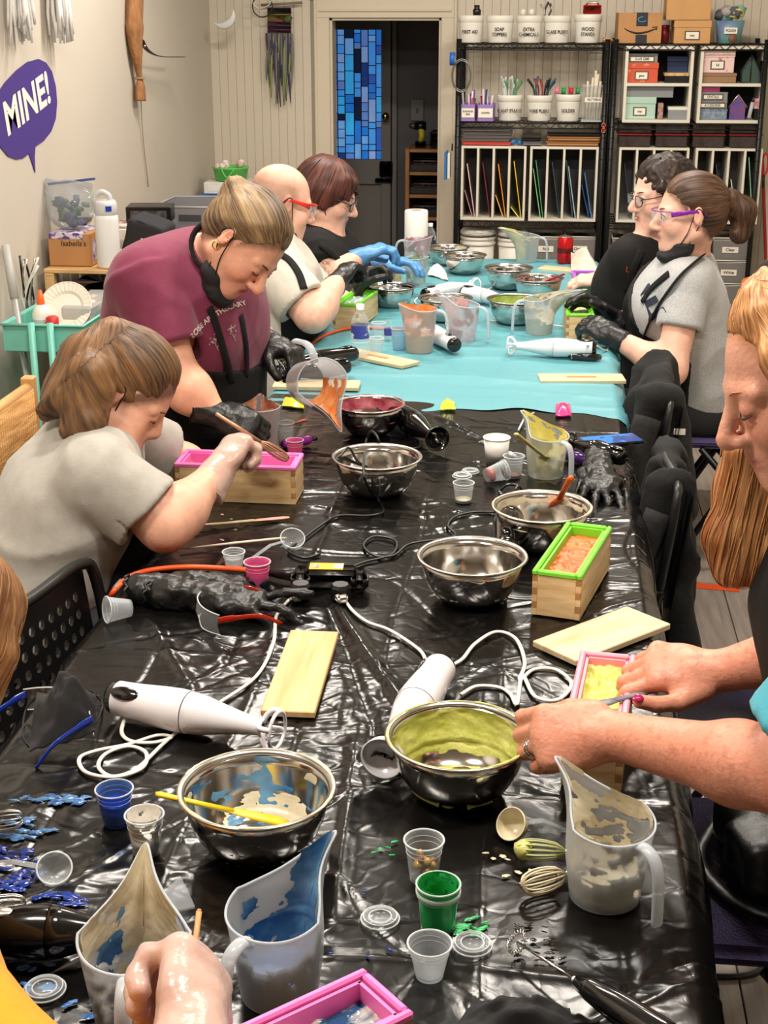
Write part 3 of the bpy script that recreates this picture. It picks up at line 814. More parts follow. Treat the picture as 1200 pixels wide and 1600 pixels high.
def bowl(px,py,label,dia=0.2,residue=(),z0=TZ,tilt=0.0,rim_res=None,liquid=None):
 """steel mixing bowl; px, py is the middle of its rim ellipse"""
 s = dia / 0.2; c = P(px,py,z0 + 0.083 * s)
 t = thing('mixing_bowl',label,'bowl',(c.x,c.y,z0),rz=random.Random(px).uniform(0,6),group='steel mixing bowls')
 if dia not in bowl_me:
  sc = lambda pr: [(r * s,z * s) for r,z in pr]
  bowl_me[dia] = (MB().lathe(sc(BOWL_OUT + BOWL_IN),56).mesh('shell'),
      MB().lathe(sc([(0.0899,0.0775),(0.094,0.0805),(0.0985,0.0812),(0.1,0.083),(0.0985,0.085),(0.094,0.0842),(0.0905,0.0815)]),56,close=True).mesh('rim'))
 obj('shell',bowl_me[dia][0],m_steel,t); obj('rim',bowl_me[dia][1],m_steel2,t)
 a0 = -t.rotation_euler[2]
 for i,(mat,thr,thick,seed,mask) in enumerate(residue):
  def surf(u,v):
   r,z,nr,nz = bowl_surf(v); a = 2 * math.pi * u + a0
   return (r * s * math.cos(a),r * s * math.sin(a),z * s),(nr * math.cos(a),nr * math.sin(a),nz)
  obj('residue',smear(surf,130,46,thick,thr,seed,2.0,1.2,mask,True),mat,t)
 if rim_res:
  mat,amp,seed = rim_res; rg = random.Random(seed); pts = []
  for i in range(90):
   a = 2 * math.pi * i / 90; pts.append((0.0965 * s * math.cos(a),0.0965 * s * math.sin(a),0.0848 * s))
  rr = [amp * (0.3 + 1.2 * abs(math.sin(i * 0.21 + seed) * math.sin(i * 0.083))) * rg.uniform(0.7,1.2) for i in range(90)]
  obj('rim_residue',MB().tube(pts + pts[:1],rr + rr[:1],6,flat=0.6),mat,t)
 if liquid:
  mat,zz = liquid
  i = next(i for i in range(len(BOWL_OUT)) if BOWL_OUT[i][1] >= zz); r = BOWL_OUT[i][0] * s - 0.002
  mb = MB(); n = 40; rg = random.Random(px)
  rows = [[(r * k / 7 * math.cos(2 * math.pi * j / n),r * k / 7 * math.sin(2 * math.pi * j / n),zz * s + rg.uniform(-.0012,.0012)) for j in range(n + 1)] for k in range(8)]
  for k in range(8): rows[k][n] = rows[k][0]
  obj('batter',mb.grid(rows),mat,t)
 return t
AW = lambda lo,hi,w=0.03: (lambda u: np.clip((u - lo) / w,0,1) * np.clip((hi - u) / w,0,1))
m_lime = M('lime_batter',(184,186,84),0.42,col2=(216,214,128),vscale=30,bump=0.25,bscale=90)
m_blueb = M('blue_batter',(40,88,140),0.22,col2=(110,160,190),vscale=18,bump=0.1,bscale=50)
m_cream = M('cream_batter',(206,192,158),0.3,col2=(228,218,190),vscale=22,bump=0.12,bscale=60)
m_redb = M('red_batter',(140,40,62),0.25,col2=(196,120,128),vscale=26,bump=0.1)
m_yel = M('yellow_batter',(214,200,96),0.35,col2=(232,224,140),vscale=26,bump=0.1)
m_orb = M('orange_batter',(206,108,36),0.32,col2=(236,160,96),vscale=24,bump=0.12)
m_pinkb = M('pink_batter',(206,140,140),0.35,col2=(226,190,186),vscale=18,bump=0.1)
m_green = M('green_batter',(128,152,62),0.35,col2=(176,188,104),vscale=24,bump=0.1)
m_spiced = M('rust_batter',(160,72,44),0.4,col2=(214,160,130),vscale=20,bump=0.1)
D2 = math.pi * 2
ang = lambda d: (d % 360) / 360     # 0 = +x, 90 = away
bowl(401,1231,'steel mixing bowl streaked with blue and white, a yellow spatula laid across it',residue=(
 (m_blueb,0.62,0.0012,41,lambda u,v: 0.16 * AW(0.1,0.62)(u) * (v > 0.45) * AW(0.18,0.3)(u) + 0.2 * AW(0.86,1.0)(u) * (v > .5) + 0.14 * AW(0.5,0.6)(u) - 0.3 * (v < 0.25) + .1 * AW(0.24,0.29)(u) * (v > .4)),
 (m_cream,0.60,0.0012,44,lambda u,v: 0.12 * (v < 0.42) - 0.12 * (v > 0.6)),
 (m_blueb,0.68,0.0012,47,lambda u,v: 0.12 * (v < 0.35) - 0.2 * (v > 0.4))),rim_res=(m_cream,0.0022,2))
bowl(717,1148,'steel mixing bowl smeared thickly with lime green batter',residue=(
 (m_lime,0.46,0.0045,51,lambda u,v: 0.3 * AW(0.0,0.5)(u) * (v > 0.62) + 0.12 * AW(0.05,0.45)(u) * (v > .45) + 0.3 * AW(0.55,0.98)(u) * (v < 0.4) + 0.12 * (v < 0.3) - 0.35 * (v > .36) * (u > 0.5) - 0.12 * AW(0.2,.5)(u) * (v > .3) * (v < .5)),),
 rim_res=(m_lime,0.0016,5))
bowl(738,868,'empty clean steel mixing bowl beside the mold filled with orange batter',residue=((M('suds',(220,220,216),0.5),0.70,0.0006,61,lambda u,v: 0.14 * (v < 0.5) - .2 * (v > .55)),))
bowl(847,791,'steel mixing bowl with an orange spatula standing in it',residue=((m_cream,0.72,0.001,64,lambda u,v: 0.16 * (v > 0.8)),(m_orb,0.75,0.001,66,lambda u,v: .05 * (v > .4))),rim_res=(m_cream,0.002,3))
bowl(589,713,'empty steel mixing bowl with a black cord looping into it')
bowl(577,631,'steel mixing bowl ringed with dark red batter under the tipped pitcher',dia=0.18,residue=((m_redb,0.42,0.0012,71,lambda u,v: 0.25 * (v > 0.7) - 0.1 * (v < .4)),),rim_res=(m_redb,0.0025,7))
bowl(612,447,'steel mixing bowl behind the water bottle on the turquoise cloth',dia=0.18,liquid=(M('grey_liquid',(120,120,112),0.12),0.066))
bowl(696,465,'steel mixing bowl in the middle of the turquoise cloth, behind the pale pink pitcher',dia=0.19)
bowl(806,467,'steel mixing bowl full of pale green batter with a blue spatula',residue=((m_green,0.5,0.002,75,lambda u,v: .2 * (v > .6)),),liquid=(m_green,0.046))
bowl(841,434,'steel mixing bowl with a red spatula in it',dia=0.19,residue=((m_redb,0.66,0.001,78,lambda u,v: .1 * (v < .5)),))
bowl(795,418,'empty polished steel mixing bowl in front of the pitcher with the pale yellow spout',dia=0.19)
bowl(726,398,'steel mixing bowl near the far end of the turquoise cloth, rim overlapping another bowl',dia=0.18)
bowl(700,386,'farthest steel mixing bowl beside the paper towel roll',dia=0.18,residue=((m_cream,0.6,0.001,83,None),))

# ---- soap molds: finger-jointed box, silicone liner, soap batter
def mold(corner_a,corner_b,label,liner,batter,Lm=0.26,Wm=0.092,Hm=0.076,z0=TZ,rough=0.5,swirl=None,fill=0.066,flip=1,at=None,rz=None,rough_amp=0.004):
 """long loaf mold; corner_a to corner_b runs along its length"""
 if at is None:
  a,b = Vector(corner_a),Vector(corner_b); d = (b - a); d.z = 0; d.normalize(); nn = Vector((-d.y,d.x,0)) * flip
  c = a + d * Lm / 2 + nn * Wm / 2; rz = math.atan2(d.y,d.x)
 else: c = Vector(at)
 t = thing('soap_mold',label,'mold',(c.x,c.y,z0),rz=rz,group='loaf molds with silicone liners')
 th = 0.009
 for sy in (-1,1):
  obj('long_side',MB().box((0,sy * (Wm / 2 - th / 2),Hm / 2),(Lm - 2 * th,th,Hm),bev=0.0008),m_boxw,t,smooth=False)
 for sx in (-1,1):
  obj('end_side',MB().box((sx * (Lm / 2 - th / 2),0,Hm / 2),(th,Wm - 2 * th,Hm),bev=0.0008),m_boxw,t,smooth=False)
 n = 6
 for sx in (-1,1):
  for sy in (-1,1):
   for i in range(n):
    obj('finger_joint',MB().box((sx * (Lm / 2 - th / 2),sy * (Wm / 2 - th / 2),(i + .5) * Hm / n),(th,th,Hm / n - 0.0004)),
     M('end_grain',(176,128,78),0.6,var=0.15,vscale=60) if i % 2 else m_boxw,t,smooth=False)
 obj('bottom',MB().box((0,0,0.004),(Lm - 2 * th,Wm - 2 * th,0.008)),m_boxw,t,smooth=False)
 lm = MB(); lw = 0.0095; zt = Hm + 0.009
 for sy in (-1,1): lm.box((0,sy * (Wm / 2 - lw / 2 + 0.001),zt - 0.005),(Lm + 0.004,lw,0.0105),bev=0.0025)
 for sx in (-1,1): lm.box((sx * (Lm / 2 - lw / 2 + 0.002),0,zt - 0.005),(lw,Wm - 2 * lw + 0.002,0.0105),bev=0.0025)
 for sy in (-1,1): lm.box((0,sy * (Wm / 2 - 0.0115),Hm / 2 + 0.006),(Lm - 0.02,0.004,Hm - 0.004))
 for sx in (-1,1): lm.box((sx * (Lm / 2 - 0.0115),0,Hm / 2 + 0.006),(0.004,Wm - 0.022,Hm - 0.004))
 lm.box((0,0,0.011),(Lm - 0.02,Wm - 0.022,0.004))
 obj('silicone_liner',lm,liner,t,smooth=False)
 nx,ny = 70,26
 xs = np.linspace(-Lm / 2 + 0.0132,Lm / 2 - 0.0132,nx); ys = np.linspace(-Wm / 2 + 0.0132,Wm / 2 - 0.0132,ny)
 Xg,Yg = np.meshgrid(xs,ys,indexing='ij'); sd = int(abs(c.x * 1000)) % 90
 Zg = fill + rough_amp * (2.2 * (noise2(Xg * 90,Yg * 70,sd) - .5) + (noise2(Xg * 220,Yg * 200,sd + 1) - .5))
 me = MB().grid([[(Xg[i,j],Yg[i,j],Zg[i,j]) for j in range(ny)] for i in range(nx)])
 obj('soap_batter',me,batter,t)
 return t
def sil(name,c): return M(name,c,0.45,sss=0.0,var=0.04,vscale=30)
m_pinks,m_greens,m_purps = sil('pink_silicone',(240,120,190)),sil('green_silicone',(122,214,48)),sil('purple_silicone',(176,104,204))
m_pinks2 = sil('coral_pink_silicone',(246,150,168))
mold(None,None,'long mold with a magenta pink liner held by the woman in the grey shirt',m_pinks,M('dark_pink_soap',(170,70,96),0.3,col2=(222,130,160),vscale=30),at=((-0.655,2.895,0)),rz=0.0,Lm=0.262,Wm=0.105,fill=0.05)
m_ors = M('orange_swirled_soap',(200,96,24),0.3,col2=(216,124,46),vscale=9,stretch=(3.5,1.2,1),ramp=(0.46,0.76),bump=0.3,bscale=60)
ga,gb = P(905,970),P(843,955)
mold(P(905,970) ,P(905,970) + Vector((0.058,0.247,0)),'green lined mold filled with orange swirled batter',m_greens,m_ors,Lm=0.262,Wm=0.086,flip=1,rough_amp=0.003)
m_lims = M('lime_soap',(186,192,78),0.42,col2=(216,214,120),vscale=30,bump=0.4,bscale=70)
lm_at = P(930,1125,TZ + 0.083)
mold(None,None,'pink lined mold filled with lime green batter beside the red-haired woman',m_pinks2,m_lims,at=(.096,1.852,0),rz=math.radians(84),Lm=0.26,Wm=0.082,rough_amp=0.006)
m_bws = M('blue_white_soap',(34,78,116),0.18,col2=(216,212,200),vscale=9,ramp=(0.46,0.53),bump=0.15,bscale=30,stretch=(1,2.2,1))
ca,cb,cc = P(635,1585,0.827),P(575,1508,0.827),P(375,1600,0.827)
dd = (cc - cb); dd.z = 0; dd.normalize()
mold(None,None,'pink lined mold filled with blue and white swirled batter',m_pinks,m_bws,at=((ca + cb) / 2 + dd * 0.13),rz=math.atan2(dd.y,dd.x) + math.pi,Lm=0.26,Wm=(ca - cb).length,fill=0.06,rough_amp=0.004)
m_gs = M('green_grey_soap',(120,150,130),0.2,col2=(190,206,196),vscale=40)
def tmold(px,py,label,liner,soap,rz=90,Lm=0.26,Wm=0.088):
 c = P(px,py); return mold(None,None,label,liner,soap,at=(c.x,c.y + 0.13,0),rz=math.radians(rz),Lm=Lm,Wm=Wm)
tmold(548,514,'green lined mold beside the water bottle on the turquoise cloth',m_greens,m_gs,82)
tmold(588,470,'purple lined mold with amber batter before the blue-gloved hands',m_purps,M('amber_soap',(150,70,40),0.25,col2=(206,150,96),vscale=50),80)
tmold(903,531,'green lined mold held by the woman with the ponytail',m_greens,M('pale_green_soap',(160,190,100),0.25,col2=(214,222,170),vscale=30),92)
tmold(913,478,'purple lined mold in front of the curly-haired woman',m_purps,M('grey_soap',(120,112,118),0.3,var=0.1,vscale=30),92,Wm=0.086)

# ---- boards (mold lids)
def board(pa,pb,label,w=0.082,L_=0.295,mat=None,z0=TZ,slot=False,tiltx=0.0,pc=None):
 """pa, pb are the two corners of its near short end or ends of its long edge"""
 t = thing('mold_lid',label,'board',pa if pb is None else ((pa + pb) / 2),rz=0.0,group='wooden mold lids')
 if pb is not None: t.rotation_euler = (tiltx,0,math.atan2((pb - pa).y,(pb - pa).x) - math.pi / 2)
 t.location.z = z0
 obj('panel',MB().box((0,0,0.006),(w,L_,0.011),bev=0.0015),mat or m_board,t,smooth=False)
 if slot: obj('finger_groove',MB().box((0,0,0.0114),(0.016,0.085,0.0012),bev=0.0005),M('groove_wood',(168,122,66),0.6),t,smooth=False)
 return t
def mid(*p): return sum((Vector(q) for q in p),Vector()) / len(p)
board(mid(P(410,1115),P(490,1127)),mid(P(528,998),P(455,993)),'pine mold lid lying flat between the two white hand blenders')
a,b = mid(P(843,1013),P(888,1040)),mid(P(986,956),P(1040,984))
board(a,b,'pale pine mold lid jutting over the table edge by the orange-filled mold',mat=m_board2,L_=(b - a).length,w=0.1)
a,b = mid(P(527,556),P(540,546)),mid(P(645,580),P(652,570))
board(a,b,'pine mold lid with a dark finger groove, near the orange-smeared pitcher',mat=m_board2,L_=0.27,slot=True)
a,b = P(842,595),P(975,595)
board(a,b,'pine mold lid with a finger groove lying along the turquoise cloth edge',mat=m_board2,L_=(b - a).length,slot=True)
a,b = P(428,604),P(562,606)
board(a,b,'pine mold lid half hidden behind the pitcher being poured',mat=m_board2,L_=(b - a).length)
a,b = P(845,421),P(930,428)
board(a,b,'pine mold lid in front of the red can',mat=m_board2,L_=(b - a).length)
a,b = P(612,423),P(635,421)
board(a,b,'short wooden offcut beside the purple lined mold with amber batter',mat=m_board2,L_=0.06,w=0.02)

# ---- plastic pitchers with a long pouring spout
def pit_surf(u,v,s,hb,hs,so):
 a = 2 * math.pi * u
 a1 = a if a < math.pi else a - 2 * math.pi
 e = ((1 + math.cos(a)) / 2)
 zt = hb + (hs - hb) * (0.55 * e ** 1.6 + 0.45 * e ** 9)
 z = zt * v
 k = min(1,max(0.0,(z - 0.5 * hb) / (hs - 0.5 * hb)))
 r = 0.042 + 0.0125 * min(1,z / hb)
 g = math.exp(-(a1 / 0.5) ** 2)
 x = r * math.cos(a) + so * k ** 1.7 * g
 y = r * math.sin(a) * (1 - 0.62 * k ** 1.3 * max(0.0,math.cos(a)) ** 0.7)
 return Vector((x,y,z)) * s
def pitcher(base,az,label,s=1.0,hb=0.1,hs=0.175,so=0.05,residue=(),fill=None,R=None,handle=True,mat=None):
 """az: azimuth of the spout in degrees; the handle is opposite"""
 t = thing('measuring_pitcher',label,'pitcher',base,group='frosted pitchers')
 Mx = TR((0,0,0),R if R is not None else RZ(math.radians(az)))
 nu,nv = 56,22
 def sf(u,v): return pit_surf(u,v,s,hb,hs,so)
 mb = MB(); rows = []
 for i in range(nu):
  rows.append([sf(i / nu,j / (nv - 1)) for j in range(nv)])
 rows.append(rows[0]); mb.grid(rows)
 inn = MB().grid([[Vector((p.x * 0.965,p.y * 0.965,max(p.z,0.003))) for p in r] for r in rows]); inn.f = [q[::-1] for q in inn.f]
 mb.add(inn.v,inn.f)
 n = 32; disc = [(0,0,0.0)] + [tuple(sf(i / n,0)) for i in range(n)]
 mb.add(disc,[(0,(i + 1) % n + 1,i + 1) for i in range(n)])
 obj('body',xf(mb,Mx),mat or m_frost,t)
 rim = [sf(i / 64,1.0) for i in range(65)]
 obj('rim',xf(MB().tube(rim,0.0016 * s,6,cap=False),Mx),m_frost2,t)
 if handle:
  hp = [(-0.048,0,hb * 0.93),(-0.062,0,hb * 0.97),(-0.078,0,hb * 0.9),(-0.086,0,hb * 0.7),(-0.088,0,hb * 0.4),(-0.089,0,hb * 0.1)]
  obj('handle',xf(MB().tube(spline([Vector(p) * s for p in hp],5),[0.0085 * s] * 26,10,flat=0.55,up=(0,0,1)),Mx),m_frost2,t)
 for (m_,thr,thick,seed,mask) in residue:
  def sur(u,v):
   p = sf(u,v) * 1.0; q = Vector((p.x,p.y,0)); nn = -q.normalized()
   return Vector((p.x * 0.955,p.y * 0.955,p.z + 0.004)),nn
  obj('residue',xf(smear(sur,*((190,76) if base[1] < 1.6 else (100,40)),thick,thr,seed,2.2,1.4,mask),Mx),m_,t)
 if fill:
  m_,zf = fill; ring = []
  for i in range(40):
   p = sf(i / 40,zf / (hb + (hs - hb) * (0.55 * ((1 + math.cos(2 * math.pi * i / 40)) / 2) ** 1.6 + 0.45 * ((1 + math.cos(2 * math.pi * i / 40)) / 2) ** 9))); ring.append((p.x * 0.95,p.y * 0.95,zf * s))
  fm = MB().add([(0,0,zf * s)] + ring,[(0,i + 1,(i + 1) % 40 + 1) for i in range(40)])
  rg2 = [(p[0] * 0.9,p[1] * 0.9,0.004) for p in ring]
  fm.add(ring + rg2,[(i,i + 40,(i + 1) % 40 + 40,(i + 1) % 40) for i in range(40)])
  obj('contents',xf(fm,Mx),m_,t)
 return t
SPT = lambda w=0.22: (lambda u: np.clip(1 - np.minimum(u,1 - u) / w,0,1))
b = P(952,1398); pitcher((b.x - .006,b.y + .0,TZ),130,'large frosted pitcher with pale cream leftovers beside the small whisks',s=1.0,hb=0.1,hs=0.14,so=0.045,
 residue=((m_cream,0.52,0.0014,91,lambda u,v: 0.14 * SPT()(u) * (v > .5) + 0.2 * (v < .38)),),fill=(m_cream,0.012))
b = P(437,1548); pitcher((b.x,b.y,TZ),62,'frosted pitcher streaked dark blue inside',s=1.0,hb=0.1,hs=0.145,so=0.05,
 residue=((m_blueb,0.50,0.0012,95,lambda u,v: 0.3 * SPT(.16)(u) * (v > .45) + 0.25 * (v < .5) - .1 * (v > .5) * (np.minimum(u,1 - u) > .25)),),fill=(M('blue_soap',(52,96,150),0.2,var=0.25,vscale=12),0.03))
b = P(205,1600); pitcher((b.x + 0.01,b.y + 0.0,TZ),98,'frosted pitcher coated with cream batter, held by a gloved hand',s=1.05,hb=0.1,hs=0.145,so=0.045,
 residue=((m_cream,0.44,0.0016,99,lambda u,v: 0.3 * SPT(.22)(u) * (v > .35) - .25 * (np.minimum(u,1 - u) > .3)),(m_blueb,0.6,0.0012,103,lambda u,v: 0.12 * (v < .55) + .1 * AW(0.1,0.4)(u) * (v < .6))))
b = P(852,742); pitcher((b.x,b.y,TZ),135,'frosted pitcher coated with yellow batter behind the bowl with the orange spatula',s=0.92,hb=0.1,hs=0.145,so=0.04,
 residue=((m_yel,0.42,0.0016,107,lambda u,v: 0.25 * SPT(.3)(u) * (v > .4)),))
b = P(408,706); pitcher((b.x,b.y,TZ),100,'frosted pitcher with salmon pink batter behind the whisk',s=0.9,hb=0.125,hs=0.14,so=0.02,
 residue=((m_spiced,0.52,0.001,111,lambda u,v: .1 * (v > .4)),),fill=(m_pinkb,0.04),handle=False)
# the pitcher being poured by the standing woman
po = Q(492,600,3.32); ax_ = nrm((0.5,-0.86,0.16)); spout = nrm((0.25,0.0,-1))
Rp = axis_rot(ax_,spout)
pitcher(po - ax_ * 0.07,0,'frosted pitcher tipped to pour pale orange batter into the red-ringed bowl',s=1.2,hb=0.1,hs=0.135,so=0.04,R=Rp,
 residue=((m_orb,0.45,0.0016,115,lambda u,v: 0.2 * SPT(.2)(u) - .3 * (np.minimum(u,1 - u) > .25)),))
b = P(655,550); pitcher((b.x,b.y,TZ),180,'frosted pitcher smeared with orange batter on the turquoise cloth',s=1.0,hb=0.135,hs=0.15,so=0.012,
 residue=((m_orb,0.52,0.0016,119,lambda u,v: .1 * (v > .45)),),fill=(M('pale_orange_soap',(214,168,112),0.3,var=0.1),0.06))
b = P(722,532); pitcher((b.x,b.y,TZ),165,'frosted pitcher with pale pink dregs in the middle of the turquoise cloth',s=1.0,hb=0.115,hs=0.155,so=0.045,
 residue=((m_pinkb,0.56,0.001,123,lambda u,v: .15 * (v < .35) + .12 * SPT(.2)(u)),))
b = P(842,522); pitcher((b.x,b.y,TZ),12,'frosted pitcher with cream dregs, its spout reaching to the green mold',s=1.0,hb=0.115,hs=0.145,so=0.1,
 residue=((m_cream,0.5,0.001,127,lambda u,v: .2 * SPT(.15)(u)),),fill=(M('pale_cream_soap',(214,212,176),0.3),0.04))
b = P(822,410); pitcher((b.x,b.y,TZ),170,'frosted pitcher with a pale yellow spout near the far table end',s=1.0,hb=0.11,hs=0.14,so=0.07,
 residue=((m_yel,0.55,0.001,131,lambda u,v: .25 * SPT(.14)(u) - .2 * (np.minimum(u,1 - u) > .2)),))
b = P(648,430); pitcher((b.x,b.y + .08,TZ),0,'frosted pitcher with red smears behind the green-smeared tumbler',s=1.0,hb=0.13,hs=0.145,so=0.01,
 residue=((m_redb,0.62,0.001,135,lambda u,v: .15 * (v > .6)),))
b = P(650,446); pitcher((b.x,b.y,TZ),20,'frosted tumbler streaked dark and light green',s=0.85,hb=0.125,hs=0.13,so=0.004,handle=False,
 residue=((M('dark_green_batter',(50,110,50),0.3,col2=(150,180,110),vscale=30),0.5,0.001,139,None),))

# ---- hand blenders
def hand_blender(A_,B_,label,body,trim,cord=None,cordmat=None,s=1.0,bell=False,dark=False,roll=0.0,zc=None,blen=None):
 """A_ end cap, B_ foot: points on the axis"""
 A_,B_ = Vector(A_),Vector(B_); d = B_ - A_; L_ = d.length; d.normalize()
 t = thing('hand_blender',label,'blender',(A_.x,A_.y,TZ),group='hand blenders')
 R = axis_rot(d,Vector((0,0,1))); Mx = TR(A_,R) @ RZ(roll).to_4x4(); k = L_
 pf = [(0.0,0.0),(0.021 * s,0.0),(0.0245 * s,0.006)]
 wobj('end_cap',xf(MB().lathe(pf + [(0.0255 * s,0.014)],28),Mx),trim,t)
 body_pr = [(0.0258 * s,0.013),(0.0265 * s,0.03),(0.0275 * s,0.18 * k),(0.031 * s,0.32 * k),(0.0325 * s,0.42 * k),(0.032 * s,0.475 * k)]
 wobj('motor_body',xf(MB().lathe(body_pr,32),Mx),body,t)
 sh = [(0.0318 * s,0.48 * k),(0.029 * s,0.56 * k),(0.022 * s,0.68 * k),(0.0165 * s,0.78 * k),(0.013 * s,0.88 * k),(0.0125 * s,0.915 * k)]
 wobj('shaft',xf(MB().lathe([(0.03 * s,0.477 * k)] + sh,32),Mx),body,t)
 if bell:
  wobj('blade_guard',xf(MB().lathe([(0.012 * s,0.9 * k),(0.018 * s,0.925 * k),(0.028 * s,0.955 * k),(0.031 * s,k),(0.0285 * s,k),(0.025 * s,0.96 * k),(0.008 * s,0.93 * k),(0.0,0.93 * k)],28),Mx),body,t)
  bl = MB()
  for a in (0.3,0.3 + math.pi):
   bl.tube([(0,0,0.965 * k),(0.012 * math.cos(a),0.012 * math.sin(a),0.972 * k),(0.021 * math.cos(a + .5),0.021 * math.sin(a + .5),0.962 * k)],[0.004,0.004,0.001],6,flat=0.3)
  wobj('blade',xf(bl,Mx),m_gblack if not dark else m_steel2,t)
 else:
  g = MB(); ring = [(0.027 * s * math.cos(a * D2 / 28),0.027 * s * math.sin(a * D2 / 28),k - 0.003) for a in range(29)]
  g.tube(ring,0.003,6,cap=False)
  for i in range(4):
   a = i * math.pi / 2 + 0.4
   g.tube(spline([(0.008 * math.cos(a),0.008 * math.sin(a),0.9 * k),(0.021 * s * math.cos(a),0.021 * s * math.sin(a),0.925 * k),(0.028 * s * math.cos(a),0.028 * s * math.sin(a),0.955 * k),(0.027 * s * math.cos(a),0.027 * s * math.sin(a),k - 0.003)],4),0.0045,6)
  wobj('blade_guard',xf(g,Mx),body,t)
 # tear-shaped switch
 sw = MB().blob((0.0275 * s,0,0.13 * k),(0.004,0.0105,0.024),14); wobj('switch',xf(sw,Mx),trim,t)
 if cord: wobj('cord',MB().tube(spline(cord,6),0.0032,8,flat=0.7),cordmat,t)
 return t
def CP(pts,z=TZ + 0.0035): return [P(x,y,z if not isinstance(q,(int,float)) else q) for (x,y,*w) in pts for q in [w[0] if w else z]]
ZB = TZ + 0.033
A_,B_ = P(173,1088,ZB),P(436,1142,ZB - .002)
hand_blender(A_,B_,'white hand blender with a black switch lying behind the blue-streaked bowl',m_white,m_gblack,roll=math.radians(42),
 cord=[A_ + (B_ - A_) * .1 + Vector((0,0,-.02))] + CP([(190,1143),(205,1158),(240,1160),(268,1152),(245,1149),(200,1163),(150,1173),(124,1185),(135,1207),(180,1214),(222,1200),(228,1176),(200,1166),(165,1178),(154,1198),(175,1213),(212,1202),(252,1165),(278,1143),(335,1103),(400,1057),(427,1005),(432,962),(452,937)]),cordmat=m_whitec)
A_,B_ = P(690,1040,ZB),P(597,1186,ZB + .002)
hand_blender(A_,B_,'white hand blender lying behind the lime-smeared bowl, its blade guard facing out',m_white,m_gblack,bell=True,roll=math.radians(60),
 cord=CP([(690,1052,TZ + .02),(668,1036),(655,1015),(610,985),(575,972),(552,955),(537,935)]),cordmat=m_whitec)
A_,B_ = P(932,545,ZB),P(792,540,ZB)
hand_blender(A_,B_,'white hand blender lying near the right edge of the turquoise cloth',m_white,m_gblack,s=0.9,
 cord=CP([(932,540,TZ + .03),(948,548),(950,535),(938,525),(925,530),(918,540,TZ + .05),(905,520),(880,510),(820,505),(760,500)]),cordmat=m_whitec)
A_,B_ = P(712,540,ZB),P(640,500,ZB)
hand_blender(A_,B_,'white hand blender with a black end behind the orange-smeared pitcher',m_white,m_gblack,s=0.9,cord=CP([(700,515),(690,495),(665,500),(650,490),(640,498),(655,512)]),cordmat=m_whitec)
A_,B_ = P(662,460,ZB),P(745,444,ZB)
hand_blender(A_,B_,'white hand blender lying across between the steel bowls, foot toward the far table end',m_white,m_gblack,s=0.85,cord=CP([(660,460),(648,470),(652,478),(640,482)]),cordmat=m_whitec)
A_,B_ = P(722,456,ZB),P(800,470,ZB)
hand_blender(A_,B_,'white hand blender half hidden by the bowl of pale green batter',m_white,m_gblack,s=0.85,cord=CP([(722,452),(735,447),(760,452),(775,445),(782,436)]),cordmat=m_whitec)
# white cord loops on the near table
t = thing('extension_cord','white cord looping on the black cloth beside the lime-filled mold','cord',P(800,1030))
wobj('cord',MB().tube(spline(CP([(700,1042),(722,1030),(742,1006),(775,987),(806,998),(820,1035),(812,1062),(834,1046),(868,1046),(893,1068),(872,1093),(836,1088),(816,1055),(808,1100),(798,1085),(780,1074),(745,1072),(720,1085)]),6),0.0034,8,flat=0.7),m_whitec,t)
wobj('strain_relief',MB().tube(CP([(660,1040,TZ + .012),(690,1052,TZ + .018)]),[0.006,0.008],8),m_whitec,t)
# black blenders
A_,B_ = P(612,640,ZB),P(684,686,ZB)
hand_blender(A_,B_,'black hand blender with its round blade guard toward the camera, beside the red-ringed bowl',m_gblack,m_gblack,bell=True,dark=True,
 cord=CP([(635,655),(640,680),(655,690),(650,700),(600,700)]),cordmat=m_blackc)
A_,B_ = P(790,860,ZB),P(800,775,ZB)
hand_blender(A_,B_,'black hand blender tucked behind the bowl with the orange spatula',m_gblack,m_gblack,dark=True,
 cord=CP([(775,800),(740,800),(710,808),(700,822),(712,836),(690,842),(640,850),(615,868),(585,868),(568,852),(585,838),(618,845),(612,866),(570,878),(552,885)]),cordmat=m_blackc)
A_,B_ = P(-40,1455,ZB),P(128,1452,ZB)
hand_blender(A_,B_ + Vector((.06,0,0)),'black hand blender lying by the cream-coated pitcher',m_gblack,m_steel2,s=0.95,dark=True)
A_,B_ = P(556,552,ZB),P(430,572,ZB)
hand_blender(A_,B_,'black hand blender lying on the turquoise cloth beside the standing woman',m_gblack,m_gblack,s=0.85,dark=True)
A_,B_ = P(545,572,ZB),P(440,585,ZB)
hand_blender(A_,B_,'second black hand blender on the turquoise cloth, next to the grooved mold lid',m_gblack,m_gblack,s=0.85,dark=True)
A_,B_ = P(974,716,ZB),P(890,690,ZB)
hand_blender(A_,B_,'black hand blender with orange marks at the right edge of the black cloth',m_gblack,m_gblack,s=0.75,dark=True)
t = thing('appliance_cord','thin black cord looping through the empty bowl','cord',P(589,760))
wobj('cord',MB().tube(spline([P(530,715,TZ + .088),P(545,700,TZ + .092),P(560,722,TZ + .05),P(583,730,TZ + .03),P(594,706,TZ + .06),P(590,684,TZ + .095),P(580,674,TZ + .085),P(572,690,TZ + .05),P(568,738,TZ + .094),P(578,765,TZ + .04),*CP([(592,782),(598,800),(575,806),(530,806),(500,822),(470,845),(450,860),(475,872),(500,866)])],6),0.003,7),m_blackc,t)
